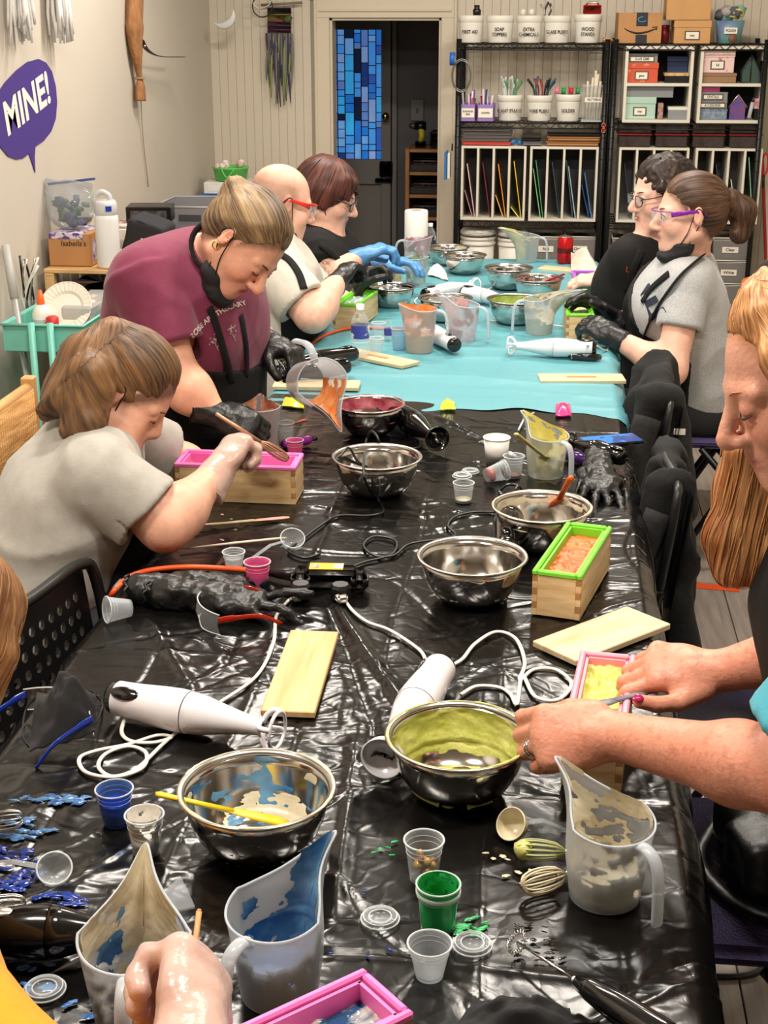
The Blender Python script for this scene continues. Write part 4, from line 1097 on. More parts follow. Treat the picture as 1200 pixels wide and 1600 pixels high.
# ---- small cups, lids, scoops, spatulas, whisks
def cup(base,label,h=0.05,r0=0.017,r1=0.0235,wall=None,liquid=None,R=None,coat=None,name='portion_cup',rim=None,cat='cup',ridges_=True):
 t = thing(name,label,cat,base,group='small plastic cups')
 Mx = TR((0,0,0),R)
 pf = [(0.0,0.0015),(r0 * 0.8,0.0012),(r0,0.0)] + [(r0 + (r1 - r0) * i / 8,h * i / 8) for i in range(1,9)]
 pf += [(r1 + 0.0012,h + 0.0006),(r1 - 0.0006,h)]
 pf += [(r0 + (r1 - r0) * i / 8 - 0.0008,h * i / 8) for i in range(7,0,-1)] + [(r0 * 0.85,0.003),(0,0.003)]
 obj('cup_wall',xf(MB().lathe(pf,36),Mx),wall or m_clear,t)
 ring = [((r1 + 0.0008) * math.cos(a * D2 / 36),(r1 + 0.0008) * math.sin(a * D2 / 36),h) for a in range(37)]
 obj('rim',xf(MB().tube(ring,0.0013,6,cap=False),Mx),rim or m_clearw,t)
 if ridges_:
  g = MB()
  for z in (h * 0.72,h * 0.85):
   rr = r0 + (r1 - r0) * z / h
   g.tube([(rr * math.cos(a * D2 / 28),rr * math.sin(a * D2 / 28),z) for a in range(29)],0.0005,4,cap=False)
  obj('ridge',xf(g,Mx),rim or m_clearw,t)
 if liquid:
  m_,f = liquid; z = h * f; rr = r0 + (r1 - r0) * f - 0.0012
  obj('contents',xf(MB().lathe([(0,0.0032),(r0 - 0.001,0.0034),(rr,z),(rr * 0.6,z - 0.0006),(0,z - 0.001)],32),Mx),m_,t)
 if coat:
  m_,thr,seed = coat
  def sur(u,v):
   a = D2 * u; rr = r0 + (r1 - r0) * v - 0.0013
   return (rr * math.cos(a),rr * math.sin(a),h * v * 0.98 + 0.003),(-math.cos(a),-math.sin(a),0)
  obj('residue',xf(smear(sur,60,26,0.0006,thr,seed,3,2.2),Mx),m_,t)
 return t
m_bluel = M('blue_liquid',(30,66,160),0.08,alpha=0.85)
m_bcup = M('blue_tinted_cup',(110,150,220),0.08,alpha=0.2)
m_pcup = M('pink_tinted_cup',(240,110,170),0.1,alpha=0.4)
m_gcup = M('green_tinted_cup',(60,190,110),0.1,alpha=0.55)
m_mica = M('white_mica',(230,225,216),0.5,var=0.06,vscale=160)
cup(P(182,1285),'small cup of dark blue liquid',liquid=(m_bluel,0.62),wall=m_bcup)
cup(P(229,1330),'small cup coated with white powder residue',coat=(m_mica,0.30,201),liquid=(m_mica,0.5),wall=m_clear,h=0.053)
t = cup(P(662,1372),'clear cup holding gold and brown nuggets',h=0.054,r1=0.0235)
rg = random.Random(4)
m_gold = M('gold_nugget',(214,160,60),0.35,0.35,var=0.4,vscale=120); m_brown = M('brown_nugget',(110,66,28),0.4,var=0.5,vscale=120)
for i in range(26):
 a = rg.uniform(0,6.28); r = rg.uniform(0.004,0.0135)
 obj('nugget',MB().blob((r * math.cos(a),r * math.sin(a),0.007 + i * 0.0009),rg.uniform(0.0045,0.0065),8,0.25,rg),m_gold if i % 2 else m_brown,t)
t = cup(P(684,1448),'cup stained bright green inside',wall=m_gcup,h=0.058,r1=0.0245,r0=0.0195,coat=(M('green_mica',(40,170,80),0.3),0.4,207),liquid=(M('green_dreg',(24,120,52),0.3),0.14))
obj('collar',MB().lathe([(0.0245,0.046),(0.026,0.046),(0.0262,0.051),(0.0245,0.051)],36,close=True),m_clearw,t)
cup(P(671,1524),'empty frosted cup beside the clear lid',wall=m_frost,h=0.042,r0=0.015,r1=0.0235)
cup(P(366,888),'clear cup of water with a rippled wall, beside the pink cup',h=0.034,r0=0.016,r1=0.0205,liquid=(M('water',(215,222,224),0.03,alpha=0.2),0.6),wall=m_clear)
cup(P(403,919),'pink tinted cup in front of the outlet block',wall=m_pcup,h=0.052,r1=0.0235,liquid=(M('pink_dreg',(226,70,140),0.2),0.2))
cup(P(222,968) + Vector((-.02,0,.021)),'empty clear cup tipped over near the perforated chair back',wall=m_frost,h=0.042,r0=0.015,r1=0.0225,R=axis_rot((-0.75,-0.55,0.12)) @ Matrix.Identity(3))
cup(P(461,716),'small pink cup next to the magenta lined mold',wall=m_pcup,h=0.045,r0=0.015,r1=0.02,liquid=(M('pink_dreg',(226,70,140),0.2),0.3))
cup(P(447,697),'clear cup with brown dregs beside the purple tube',wall=m_clear,h=0.06,r1=0.021,liquid=(M('brown_dreg',(150,90,50),0.3),0.2))
cup(P(724,783),'lidded clear cup with pale dregs, below the lid stack',wall=m_clear,h=0.042,r0=0.018,r1=0.022,liquid=(m_cream,0.15))
cup(P(760,757) + Vector((0,0,.021)),'clear cup tipped over with red dregs',wall=m_clear,h=0.048,r0=0.016,r1=0.0225,R=axis_rot((0.75,0.5,0.12)),liquid=(M('red_dreg',(200,52,20),0.2),0.3))
cup(P(588,553),'clear cup with an orange drop, nearest the grooved mold lid',h=0.05); cup(P(592,528),'clear cup close behind the water bottle group',h=0.05)
cup(P(624,547),'clear blue-tinted cup against the orange-smeared pitcher',h=0.07,r0=0.02,r1=0.026,wall=M('ice_cup',(190,214,230),0.06,alpha=0.2))
t = cup(P(790,506),'little cup of pastel gummy pieces before the pale green bowl',h=0.06,r1=0.024,wall=m_frost,liquid=(m_yel,0.75))
for i in range(4): obj('gummy',MB().blob((0.01 * math.cos(i * 1.7),0.01 * math.sin(i * 1.7),0.055),0.006,8),M('gummy_%d' % i,[(220,70,60),(240,170,60),(120,170,90),(230,120,120)][i],0.3),t)
cup(P(802,745),'clear cup with brown crumbs beside the yellow-coated pitcher',h=0.05,liquid=(m_brown,0.15))
# the white paper cup
t = thing('paper_cup','white paper cup standing beside the yellow-coated pitcher','cup',P(775,732))
obj('cup_wall',MB().lathe([(0,0.004),(0.022,0.004),(0.0225,0),(0.0305,0.075),(0.0298,0.075),(0.0218,0.005),(0,0.005)],36),M('paper_white',(232,228,222),0.6),t)
obj('rolled_rim',MB().tube([(0.0306 * math.cos(a * D2 / 36),0.0306 * math.sin(a * D2 / 36),0.075) for a in range(37)],0.0017,6,cap=False),M('paper_white',(232,228,222),0.6),t)
def lid(px,py,label,r=0.0225,z=TZ):
 t = thing('cup_lid',label,'lid',P(px,py,z),group='clear cup lids')
 obj('disc',MB().lathe([(0,0.003),(r * 0.55,0.003),(r * 0.6,0.0055),(r * 0.85,0.006),(r * 0.9,0.003),(r,0.0025),(r * 1.03,0.0005),(r,0)],36),m_clear,t)
 g = MB()
 for rr,zz in ((r,0.0022),(r * 0.87,0.006),(r * 0.58,0.0052)):
  g.tube([(rr * math.cos(a * D2 / 36),rr * math.sin(a * D2 / 36),zz) for a in range(37)],0.0009,5,cap=False)
 obj('rim',g,m_clearw,t)
 return t
lid(594,1437,'clear lid left of the bright green cup'); lid(738,1478,'clear lid beside the empty frosted cup')
lid(70,1548,'clear lid spattered with blue at the yellow sleeve'); lid(722,745,'clear lid set on the lidded cup',z=TZ + 0.043,r=.021); lid(735,738,'clear lid leaning by the white paper cup',r=.02)

def scoop(c,d,label,r=0.02,L_=0.11,wall=None,coat=None,face=(0.2,-0.5,0.8)):
 """round measuring scoop; c bowl centre, d handle direction"""
 t = thing('measuring_scoop',label,'scoop',(c[0],c[1],TZ)); d = nrm((d[0],d[1],0)); c = Vector(c)
 R = axis_rot(face); pf = [(r * math.sin(a),-r * math.cos(a)) for a in [i * math.pi / 2 / 8 for i in range(9)]] + [(r * 1.03,0.003),(r * 0.96,0.003)] + [(r * 0.95 * math.sin(a),-r * 0.95 * math.cos(a)) for a in [i * math.pi / 2 / 8 for i in range(8,-1,-1)]]
 wobj('scoop_bowl',xf(MB().lathe(pf,28),TR(c,R)),coat or wall or m_clear,t)
 wobj('rim',xf(MB().tube([(r * math.cos(a * D2 / 28),r * math.sin(a * D2 / 28),0.003) for a in range(29)],0.0012,5,cap=False),TR(c,R)),coat or m_clearw,t)
 e = c + d * (r + L_); e.z = TZ + 0.004
 wobj('handle',MB().tube([c + d * r * 0.9,c + d * (r + L_ * 0.4),e],0.005,8,flat=0.4),wall or m_clear,t)
 return t
c = P(457,842,TZ + 0.02); scoop(c,P(385,878) - c,'clear measuring scoop with a long handle beside the white stick',r=0.024,L_=0.075)
c = P(85,1358,TZ + 0.018); scoop(c,P(0,1362) - c,'clear measuring scoop among the blue splashes',r=0.021,L_=0.09)
c = P(800,1288,TZ + 0.02); scoop(c,P(870,1300) - c,'measuring scoop coated with cream batter',r=0.021,L_=0.05,coat=m_cream,face=(-0.5,-0.6,0.55))
def stick(pts,rr,label,name,mat,cat,flat=0.35,n=8):
 t = thing(name,label,cat,(pts[0][0],pts[0][1],TZ)); return t
def spatula(a,b,label,mat,w=0.006,blade=0.075,bw=0.015,up=(0,0,1),coat=None):
 """a handle end, b blade tip"""
 a,b = Vector(a),Vector(b); d = (b - a); L_ = d.length; d.normalize()
 t = thing('spatula',label,'spatula',(a.x,a.y,TZ))
 k = 1 - blade / L_
 wobj('handle',MB().tube([a,a + d * 0.006,a + d * L_ * k * 0.5,a + d * L_ * k],[w * 0.6,w,w * 0.85,w * 0.9],10,flat=0.6,up=up),mat,t)
 wobj('blade',MB().tube([a + d * (L_ * k - 0.012),a + d * (L_ * k + 0.012),a + d * (L_ - 0.012),b],[w * 0.7,bw * 0.85,bw,bw * 0.6],10,flat=0.22,up=up),coat or mat,t)
 return t
m_ysp = M('yellow_silicone',(228,192,20),0.35)
spatula(P(243,1240,TZ + 0.092),P(452,1287,TZ + 0.028),'yellow silicone spatula resting in the blue-streaked bowl',m_ysp,bw=0.012,w=0.0055)
spatula(P(893,745,TZ + 0.14),P(858,808,TZ + 0.02),'orange silicone spatula standing in a steel bowl',M('orange_silicone',(232,100,16),0.35),bw=0.018,w=.0078)
spatula(P(882,428,TZ + 0.105),P(850,441,TZ + 0.05),'red silicone spatula leaning in a steel bowl',M('red_silicone',(206,30,34),0.35),bw=0.014,blade=0.05)
spatula(P(838,470,TZ + 0.085),P(815,474,TZ + 0.05),'blue silicone spatula in the pale green batter',M('blue_silicone',(40,110,170),0.35),bw=0.012,blade=0.03)
spatula(P(302,822,TZ + 0.006),P(452,808,TZ + 0.006),'bamboo spatula with pink batter on its tip',m_board2,bw=0.008,w=0.005,coat=M('pinkish_bamboo',(226,178,130),0.5,col2=(226,150,150),vscale=40))
spatula(P(806,678,TZ + .19),P(858,720,TZ + .03),'yellow silicone spatula standing in the yellow-coated pitcher',m_yel,bw=0.016)
spatula(P(478,656,TZ + .03),P(437,668,TZ + .035),'rust red spatula handle lying behind the small pink cup',M('rust_silicone',(170,60,36),0.35),bw=0.006,blade=.03)
t = thing('stirring_stick','thin white stirring stick lying on the black cloth','stick',P(280,858))
wobj('rod',MB().tube([P(280,858,TZ + .004),P(370,848,TZ + .004),P(440,841,TZ + .006)],[0.0015,0.0028,0.0028],8),M('stick_white',(226,214,190),0.5),t)
wobj('tip',MB().tube([P(440,841,TZ + .006),P(448,840,TZ + .006)],[0.0028,0.001],8),M('stick_white',(226,214,190),0.5),t)
def whisk(a,b,label,mat,r=0.016,hl=0.03,hmat=None,coat=None,nl=6,tip=None):
 """a where the wires meet the handle, b far end of the wires"""
 a,b = Vector(a),Vector(b); d = b - a; L_ = d.length; d.normalize()
 t = thing('small_whisk',label,'whisk',(a.x,a.y,TZ)); R = axis_rot(d,(0,0,1)); w = MB()
 for i in range(nl):
  an = math.pi * i / nl; pts = []
  for k in range(17):
   th = math.pi * k / 16; rr = r * math.sin(th) ** 0.8 if 0 < k < 16 else 0.002
   s_ = 1 if k <= 8 else -1
   q = abs(k - 8) / 8; z = L_ * (1 - q ** 1.8); rr = r * (math.sin(math.pi * (1 - q) ** 0.75) * 0.5 + 0.5 * (1 - (1 - q)) * (q < 1) * (1 - q) * 4) if q < 1 else 0.002
   rr = r * (1 - q) ** 0.5 * q ** 0.6 * 1.55 + 0.002 * q
   sg = 1 if k < 8 else -1
   pts.append(Vector((sg * rr * math.cos(an),sg * rr * math.sin(an),z)))
  w.tube(pts,0.0011 if not coat else 0.0014,6)
 wobj('wires',xf(w,TR(a,R)),coat or mat,t)
 wobj('handle',MB().tube([a - d * hl,a + d * 0.012],0.004,10),hmat or mat,t)
 if tip: wobj('batter',xf(MB().blob((0,0,L_ * 0.85),(r * 0.8,r * 0.8,0.012),10,0.15),TR(a,R)),tip,t)
 return t
Zw = TZ + 0.018
whisk(P(884,1331,Zw),P(806,1326,Zw),'small wire whisk tipped with lime green batter',m_steel2,coat=M('greenish_wire',(196,200,140),0.4,var=0.2),tip=m_lime)
whisk(P(884,1366,Zw),P(818,1384,Zw),'small wire whisk caked with cream batter',m_steel2,coat=m_cream,r=0.019)
whisk(P(-40,1290,Zw),P(36,1278,Zw),'small wire whisk among the blue splashes at the table edge',m_steel2)
whisk(P(-50,1422,Zw),P(40,1412,Zw),'small wire whisk lying on the black hand blender',m_steel2)
# thin dip mixer with a coiled head
t = thing('milk_frother','black battery frother with a thin steel shaft and coiled head','frother',P(920,1540))
a,b = P(902,1533,TZ + 0.022),P(808,1472,TZ + 0.016)
wobj('shaft',MB().tube([a,b],0.0016,8),m_steel,t)
dv = (a - b).normalized(); wobj('ferrule',MB().tube([a - dv * 0.006,a + dv * .004],0.0032,10),m_white,t)
e = a + dv * 0.17; wobj('grip',MB().tube([a,a + dv * 0.02,a + dv * 0.06,a + dv * 0.12,e],[0.0075,0.0125,0.017,0.0185,0.017],20),m_gblack,t)
R = axis_rot(dv); cpts = []
for i in range(121):
 aa = i / 120 * D2; rr = 0.0125 + 0.0022 * math.cos(i * D2 / 6); cpts.append(b + R @ Vector((rr * math.cos(aa),rr * math.sin(aa),0.0022 * math.sin(i * D2 / 6))))
wobj('coil',MB().tube(cpts,0.0007,5),m_steel,t)

# ---- outlet block with plugs, and its orange cord
t = thing('outlet_block','black multi-outlet block with a yellow label in the table middle','power strip',P(515,905))
c = P(512,902,TZ + .022)
rz = RZ(math.radians(4))
wobj('body',xf(MB().box((0.008,0,0),(0.098,0.04,0.04),bev=0.008).box((-0.048,-0.004,0),(0.035,0.055,0.034),bev=0.01).box((0.06,-0.006,0),(0.032,0.05,0.036),bev=0.01),TR(c,rz)),m_blk,t)
lb = M('yellow_label',(236,186,20),0.5)
wobj('label',xf(MB().box((-0.002,0.002,0.0208),(0.062,0.03,0.0012)),TR(c,rz)),lb,t,smooth=False)
wobj('sticker',xf(MB().box((0.02,0.002,0.0218),(0.018,0.024,0.0006)),TR(c,rz)),M('sticker',(236,216,170),0.5),t,smooth=False)
wobj('barcode',xf(MB().box((-0.022,0.0,0.0218),(0.014,0.018,0.0005)),TR(c,rz)),M('barcode_grey',(170,150,130),0.6,var=0.6,vscale=300,stretch=(6,0.1,1)),t,smooth=False)
for (px,py) in ((470,920),(532,922)):
 q = P(px,py,TZ + .022)
 wobj('outlet_cap',MB().lathe([(0,0.012),(0.015,0.012),(0.0185,0.006),(0.0185,-0.015)],8,c=q),m_blk,t,smooth=False)
 wobj('plug',MB().box(q + Vector((-0.006 if px < 500 else 0.004,-0.016,-.008)),(0.02,0.02,0.016),rot=RZ(0.5),bev=0.004),m_whitec,t)
wobj('cord_boot',MB().tube(CP([(468,898,TZ + .02),(440,896,TZ + .016),(415,893,TZ + .01)]),[0.014,0.011,0.007],10),m_blk,t)
m_orc = M('orange_cord',(238,86,24),0.4)
wobj('cord',MB().tube(spline(CP([(415,893,TZ + .008),(350,888),(290,886),(240,890),(205,900),(183,918)],TZ + .006) + [P(172,935,TZ - .02),P(166,960,TZ - .12),P(168,1010,TZ - .28)],6),0.0052,10),m_orc,t)
wobj('tape_wrap',MB().tube([P(190,909,TZ + .007),P(180,921,TZ + .004)],0.0066,10),M('grey_tape',(130,126,120),0.4),t)
t = thing('extension_cord','orange cord curving over the turquoise cloth behind the water bottle','cord',P(540,515))
wobj('cord',MB().tube(spline([P(478,560,TZ - .1),P(490,536,TZ),*CP([(508,524),(540,514),(580,512),(620,515),(650,512)],TZ + .006)],6),0.005,8),m_orc,t)
wobj('plug',MB().tube(CP([(648,512,TZ + .012),(662,510,TZ + .012)]),0.011,8),m_blk,t)
# ---- safety glasses
def safety_glasses(c,fwd,label,tint,frame_m,up=(0,0,1),w=0.14,folded=False,lens=None):
 t = thing('safety_glasses',label,'glasses',(c[0],c[1],TZ))
 R = frame(fwd,up); Mx = TR(c,R)
 ln = []
 for i in range(25):
  y = (i / 24 - 0.5) * w; x = -0.028 * (abs(y) / (w / 2)) ** 2.2; hh = 0.022 - 0.004 * (abs(y) / (w / 2)); nose = 0.016 * math.exp(-(y / 0.012) ** 2)
  ln.append([(x,y,-hh + nose),(x + 0.004,y,0),(x,y,hh)])
 wobj('lens',xf(MB().grid(ln),Mx),lens or m_clear,t)
 e = [p[2] for p in ln]; e2 = [p[0] for p in ln]
 wobj('lens_edge',xf(MB().tube(e,0.0012,6).tube(e2,0.0009,6),Mx),m_clearw if lens is None else lens,t)
 for s_ in (-1,1):
  y = s_ * w / 2
  wobj('temple',xf(MB().tube(spline([(-0.026,y,0.008),(-0.05,y * 1.0,0.01),(-0.1,y * 0.98,0.008),(-0.135,y * 0.92,-0.012)],6),[0.006] * 7 + [0.0045] * 6 + [0.0035] * 6,8,flat=0.22,up=(0,1,0)),Mx),frame_m,t)
 return t
m_redg = M('red_orange_plastic',(186,44,20),0.12,alpha=0.7)
m_bluep = M('blue_plastic',(26,54,160),0.2)
safety_glasses(P(310,956,TZ + .022),(-0.95,-0.36,0.0),'safety glasses with red-orange temples lying open on the black cloth',None,m_redg,w=0.13)
safety_glasses(P(112,1098,TZ + .028),(0.45,0.85,0.12),'safety glasses with blue temples resting on a dark face mask',None,m_bluep,w=0.14)
# ---- dark disposable mask beneath the blue safety glasses, crumpled gloves
m_maskk = M('charcoal_mask',(30,30,32),0.8,bump=0.1,bscale=50)
def drape(name,label,cat,corners,mat,amp,seed,n=26,parts=None,hgt=0.0):
 """crumpled sheet between four corners on the table"""
 a,b,c_,d = [Vector(q) for q in corners]; rows = []
 for i in range(n):
  u = i / (n - 1); row = []
  for j in range(n):
   v = j / (n - 1); p = a * (1 - u) * (1 - v) + b * u * (1 - v) + c_ * u * v + d * (1 - u) * v
   nz_ = float(noise2(np.array(u * 4.0 + seed),np.array(v * 4.0),seed)) + 0.5 * float(noise2(np.array(u * 9.0),np.array(v * 9.0),seed + 1))
   bump = math.sin(math.pi * u) * math.sin(math.pi * v)
   row.append(p + Vector((0,0,0.003 + hgt * bump + amp * nz_ * (0.3 + bump))))
  rows.append(row)
 t = thing(name,label,cat,(a.x,a.y,TZ))
 back = [[p + Vector((0,0,-0.0025)) for p in r] for r in rows]
 mb = MB().grid(rows); m2 = MB().grid(back); m2.f = [q[::-1] for q in m2.f]; mb.add(m2.v,m2.f)
 wobj('cloth_body',mb,mat,t)
 return t
t = drape('face_mask','charcoal pleated face mask lying under the blue safety glasses','face mask',[P(46,1186,TZ + .005),P(150,1150,TZ + .008),P(150,1092,TZ + .05),P(58,1088,TZ + .06)],m_maskk,0.03,301,hgt=.03)
wobj('ear_loop',MB().tube(spline([P(60,1085,TZ + .04),P(40,1110,TZ + .01),P(36,1150),P(48,1168)],6),0.0015,6).tube(spline([P(150,1130,TZ + .02),P(160,1100),P(140,1078,TZ + .03)],6),0.0015,6),m_maskk,t)
m_glove = M('black_nitrile',(20,20,21),0.36,bump=0.25,bscale=70,var=0.1)
def loose_glove(c,d,label,seed,n=(0,0,-1),size=1.0,side=1):
 t = thing('disposable_glove',label,'glove',(c[0],c[1],TZ)); rg = random.Random(seed)
 pr,_ = hand(c,d,n,side,curls=[(rg.uniform(-10,35),rg.uniform(0,40),rg.uniform(0,30)) for _ in range(4)],spread=8,size=size,fat=0.85)
 dn = nrm(d); pr.append(RC(Vector(c) - dn * 0.09,Vector(c),0.03,0.027,k=0.02))
 sc = lambda D_,p: D_ + 0.009 * (noise3(p * 60,seed) - 0.5) + 0.006 * (noise3(p * 130,seed + 1) - 0.5)
 wobj('glove_hand',MB(),None,t) if False else None
 me = sculpt('glove_hand',pr,0.0042,post=sc,off=t.location)
 obj('glove_hand',me,m_glove,t)
 r_ = MB(); ax = axis_rot(dn)
 ring = [Vector(c) - dn * 0.115 + ax @ Vector((0.029 * math.cos(a * D2 / 24),0.022 * math.sin(a * D2 / 24) + 0.003 * math.sin(a * 1.9),0.004 * math.sin(a * 2.2))) for a in range(25)]
 wobj('cuff',r_.tube(ring,0.003,6,cap=False),m_glove,t)
 return t
loose_glove(P(330,935,TZ + .022),P(430,945) - P(330,935),'crumpled black glove under the red-orange safety glasses',31)
loose_glove(P(300,918,TZ + .025),P(400,915) - P(300,918),'crumpled black glove in front of the pink tinted cup, cuff toward the chair',35)
loose_glove(P(938,742,TZ + .022),P(942,800) - P(938,742),'crumpled black glove beside the bowl with the orange spatula',37,size=1.05)
loose_glove(P(930,732,TZ + .018),P(920,800) - P(930,732),'second crumpled black glove lying under the other one at the table edge',39,size=.95)
drape('black_cloth','rumpled dark cloth at the bottom edge of the table','cloth',[P(690,1640),P(900,1640),P(890,1590),P(740,1575)],M('dark_fabric',(24,24,26),0.8),0.03,311,hgt=0.01)
t = drape('plastic_scrap','torn scrap of frosted plastic beside the cream-coated pitcher','scrap',[P(258,1432,TZ + .01),P(305,1420,TZ),P(282,1372,TZ + .015),P(252,1400,TZ + .02)],m_frost,0.004,313,n=8)
# ---- splashes and crumbs on the cloth
def splat(pts,label,mat,seed,n=8,r=(0.003,0.009),name='soap_splash',h=0.0009):
 """flat irregular puddles of dried drips"""
 t = thing(name,label,'splash',pts[0]); rg = random.Random(seed); mb = MB()
 for p in pts:
  for i in range(n):
   q = Vector(p) + Vector((rg.gauss(0,0.014),rg.gauss(0,0.008),0)); q.z = TZ + 0.0004
   a = rg.uniform(*r); an = rg.uniform(-.5,.7); el = rg.uniform(0.25,0.6); m = 20; f1,f2 = rg.uniform(0,6),rg.uniform(0,6); a *= 1.5
   rad = [a * (1 + .25 * math.sin(2 * k * D2 / m + f1) + .2 * math.sin(5 * k * D2 / m + f2)) for k in range(m)]
   pt = lambda k,sc,z: q + RZ(an) @ Vector((rad[k] * sc * math.cos(k * D2 / m),el * rad[k] * sc * math.sin(k * D2 / m),z))
   v = [pt(k,1,0) for k in range(m)] + [pt(k,.8,h) for k in range(m)] + [q + Vector((0,0,h * 1.2))]
   mb.add(v,[(k,(k + 1) % m,(k + 1) % m + m,k + m) for k in range(m)] + [(k + m,(k + 1) % m + m,2 * m) for k in range(m)])
 o = wobj('droplets',mb,mat,t); o['kind'] = 'stuff'
 return t
m_bsp = M('light_blue_splash',(96,150,196),0.15,col2=(52,96,168),vscale=60)
splat([P(60,1250),P(95,1252),P(120,1245),P(25,1285),P(45,1300)],'light blue splashes left of the cup of dark blue liquid',m_bsp,1,n=7)
splat([P(20,1340),P(5,1385),P(40,1370),P(110,1405)],'dark blue splashes around the clear scoop',M('dark_blue_splash',(24,50,130),0.1,var=0.3,vscale=90),2,n=9)
splat([P(45,1510),P(55,1535),P(120,1570),P(25,1440),P(20,1500)],'pale blue splashes by the yellow sleeve',m_bsp,3,n=4,r=(0.003,0.008))
splat([P(605,1327)],'tiny bright green squiggle on the black cloth',M('green_splash',(40,180,96),0.3),4,n=5,r=(0.002,0.003))
splat([P(740,1450),P(750,1455),P(725,1445)],'bright green smear behind the lid by the frosted cup',M('green_splash',(40,180,96),0.3),5,n=4,r=(0.003,0.006))
splat([P(785,1333),P(800,1365)],'pale batter crumbs near the whisks',m_cream,6,n=4,r=(0.002,0.004))
splat([P(815,1450),P(830,1490),P(850,1500),P(860,1470)],'glossy dark droplets around the frother head',M('dark_wet',(30,28,26),0.04),7,n=5,r=(0.0015,0.004))
splat([P(560,1405),P(597,1487),P(530,1500)],'tiny dark blue specks near the pink mold',M('dark_blue_splash',(24,50,130),0.1),8,n=2,r=(0.001,0.003))
splat([P(335,805),P(347,842),P(365,812)],'pale pink drips below the bamboo spatula',m_pinkb,9,n=2,r=(0.002,0.004))
# ---- odds and ends by the right edge of the black cloth
t = thing('smartphone','phone with a blue lit screen at the black cloth edge','phone',P(955,688))
R = RZ(math.radians(-68)); c = P(955,689,TZ + .009)
wobj('case',xf(MB().box((0,0,0),(0.074,0.15,0.01),bev=0.003),TR(c,R)),m_gblack,t,smooth=False)
wobj('screen',xf(MB().box((0,0,0.0052),(0.066,0.14,0.0008)),TR(c,R)),M('phone_screen',(30,110,200),0.1,emit=0.5,col2=(8,20,60),vscale=30,ramp=(0.5,0.56)),t,smooth=False)
t = thing('purple_bottle','little purple bottle lying behind the yellow-coated pitcher','bottle',P(905,718)); a = P(885,708,TZ + .014); b = P(918,722,TZ + .014)
wobj('bottle_body',MB().tube([a,a + (b - a) * .1,b],[0.008,0.014,0.014],14),M('purple_glass',(70,30,100),0.1,alpha=0.85),t); wobj('cap',MB().tube([a - (b - a).normalized() * .014,a],0.0085,12),m_blk,t)
for (px,py,w,lab) in ((892,700,0.02,'small orange clip beside the purple bottle'),(925,706,.014,'small orange clip resting by the black blender with orange marks')):
 t = thing('orange_clip',lab,'clip',P(px,py)); obj('jaw',MB().box((0,0,.006),(w * 1.6,w,0.01),bev=0.003),M('orange_plastic',(236,140,30),0.35),t); obj('lever',MB().box((w * .3,0,.014),(w,w * .6,0.008),rot=RY(.5),bev=0.002),M('orange_plastic',(236,140,30),0.35),t)
t = thing('purple_tube','short magenta tube lying behind the small pink cup','tube',P(468,690)); a,b = P(442,694,TZ + .012),P(488,686,TZ + .012)
wobj('tube_body',MB().tube([a,a.lerp(b,.1),a.lerp(b,.85),b],[0.009,0.012,0.012,0.006],14),M('magenta_plastic',(150,40,150),0.3),t); wobj('cap',MB().tube([b,b + (b - a) * .15],0.006,10),m_blk,t)
drape('candy_wrapper','crinkled yellow wrapper at the turquoise cloth edge','wrapper',[P(687,642),P(712,642),P(710,630),P(690,630)],M('yellow_foil',(222,214,60),0.2),0.008,321,n=10,hgt=.01)
drape('pink_wrapper','crinkled pink wrapper at the turquoise cloth edge','wrapper',[P(868,652),P(893,652),P(890,633),P(868,633)],M('pink_foil',(230,50,120),0.25),0.008,325,n=10,hgt=.012)
drape('yellow_wrapper','flattened yellow wrapper behind the tipped pitcher','wrapper',[P(440,636),P(475,640),P(474,626),P(446,622)],M('yellow_foil',(222,214,60),0.2),0.008,327,n=10)
drape('blue_glove_wad','pale crumpled paper towel among the far bowls','paper towel',[P(668,432),P(700,440),P(696,424),P(672,420)],M('paper_towel',(232,230,226),0.8),0.02,331,n=12,hgt=.015)
drape('plastic_bag','crumpled white plastic bag hanging over the far table corner','plastic bag',[P(892,430),P(943,438),P(925,405,TZ + .04),P(892,398,TZ + .05)],M('white_film',(222,218,200),0.35,alpha=0.7),0.03,335,n=16,hgt=.03)
t = thing('red_can','red drinks can standing near the far end of the table','can',P(882,413))
obj('can_body',MB().lathe([(0,.003),(.024,.002),(.031,.01),(.033,.016),(.033,.104),(.027,.115)],28),M('can_red',(196,20,26),0.25,0.5,col2=(120,14,20),vscale=30,ramp=(.6,.66)),t); obj('can_lid',MB().lathe([(.027,.115),(.0275,.118),(.026,.118),(.025,.114),(0,.114)],28),m_steel,t)
obj('emblem',MB().lathe([(0.0335,.05),(0.0335,.07)],28),M('can_emblem',(90,20,24),.3,.3),t)
t = thing('paper_towel_roll','paper towel roll standing upright beyond the blue-gloved hands','paper towel',P(650,404))
obj('roll',MB().lathe([(.02,0.004),(.048,0.004),(.05,.01),(.05,.2),(.047,.206),(.02,.206),(.02,.004)],36),M('towel_white',(238,236,230),.85,bump=.06,bscale=90),t); obj('core',MB().lathe([(.0205,.207),(.0185,.207),(.0185,.01)],24),M('cardboard_core',(170,140,100),.8),t)
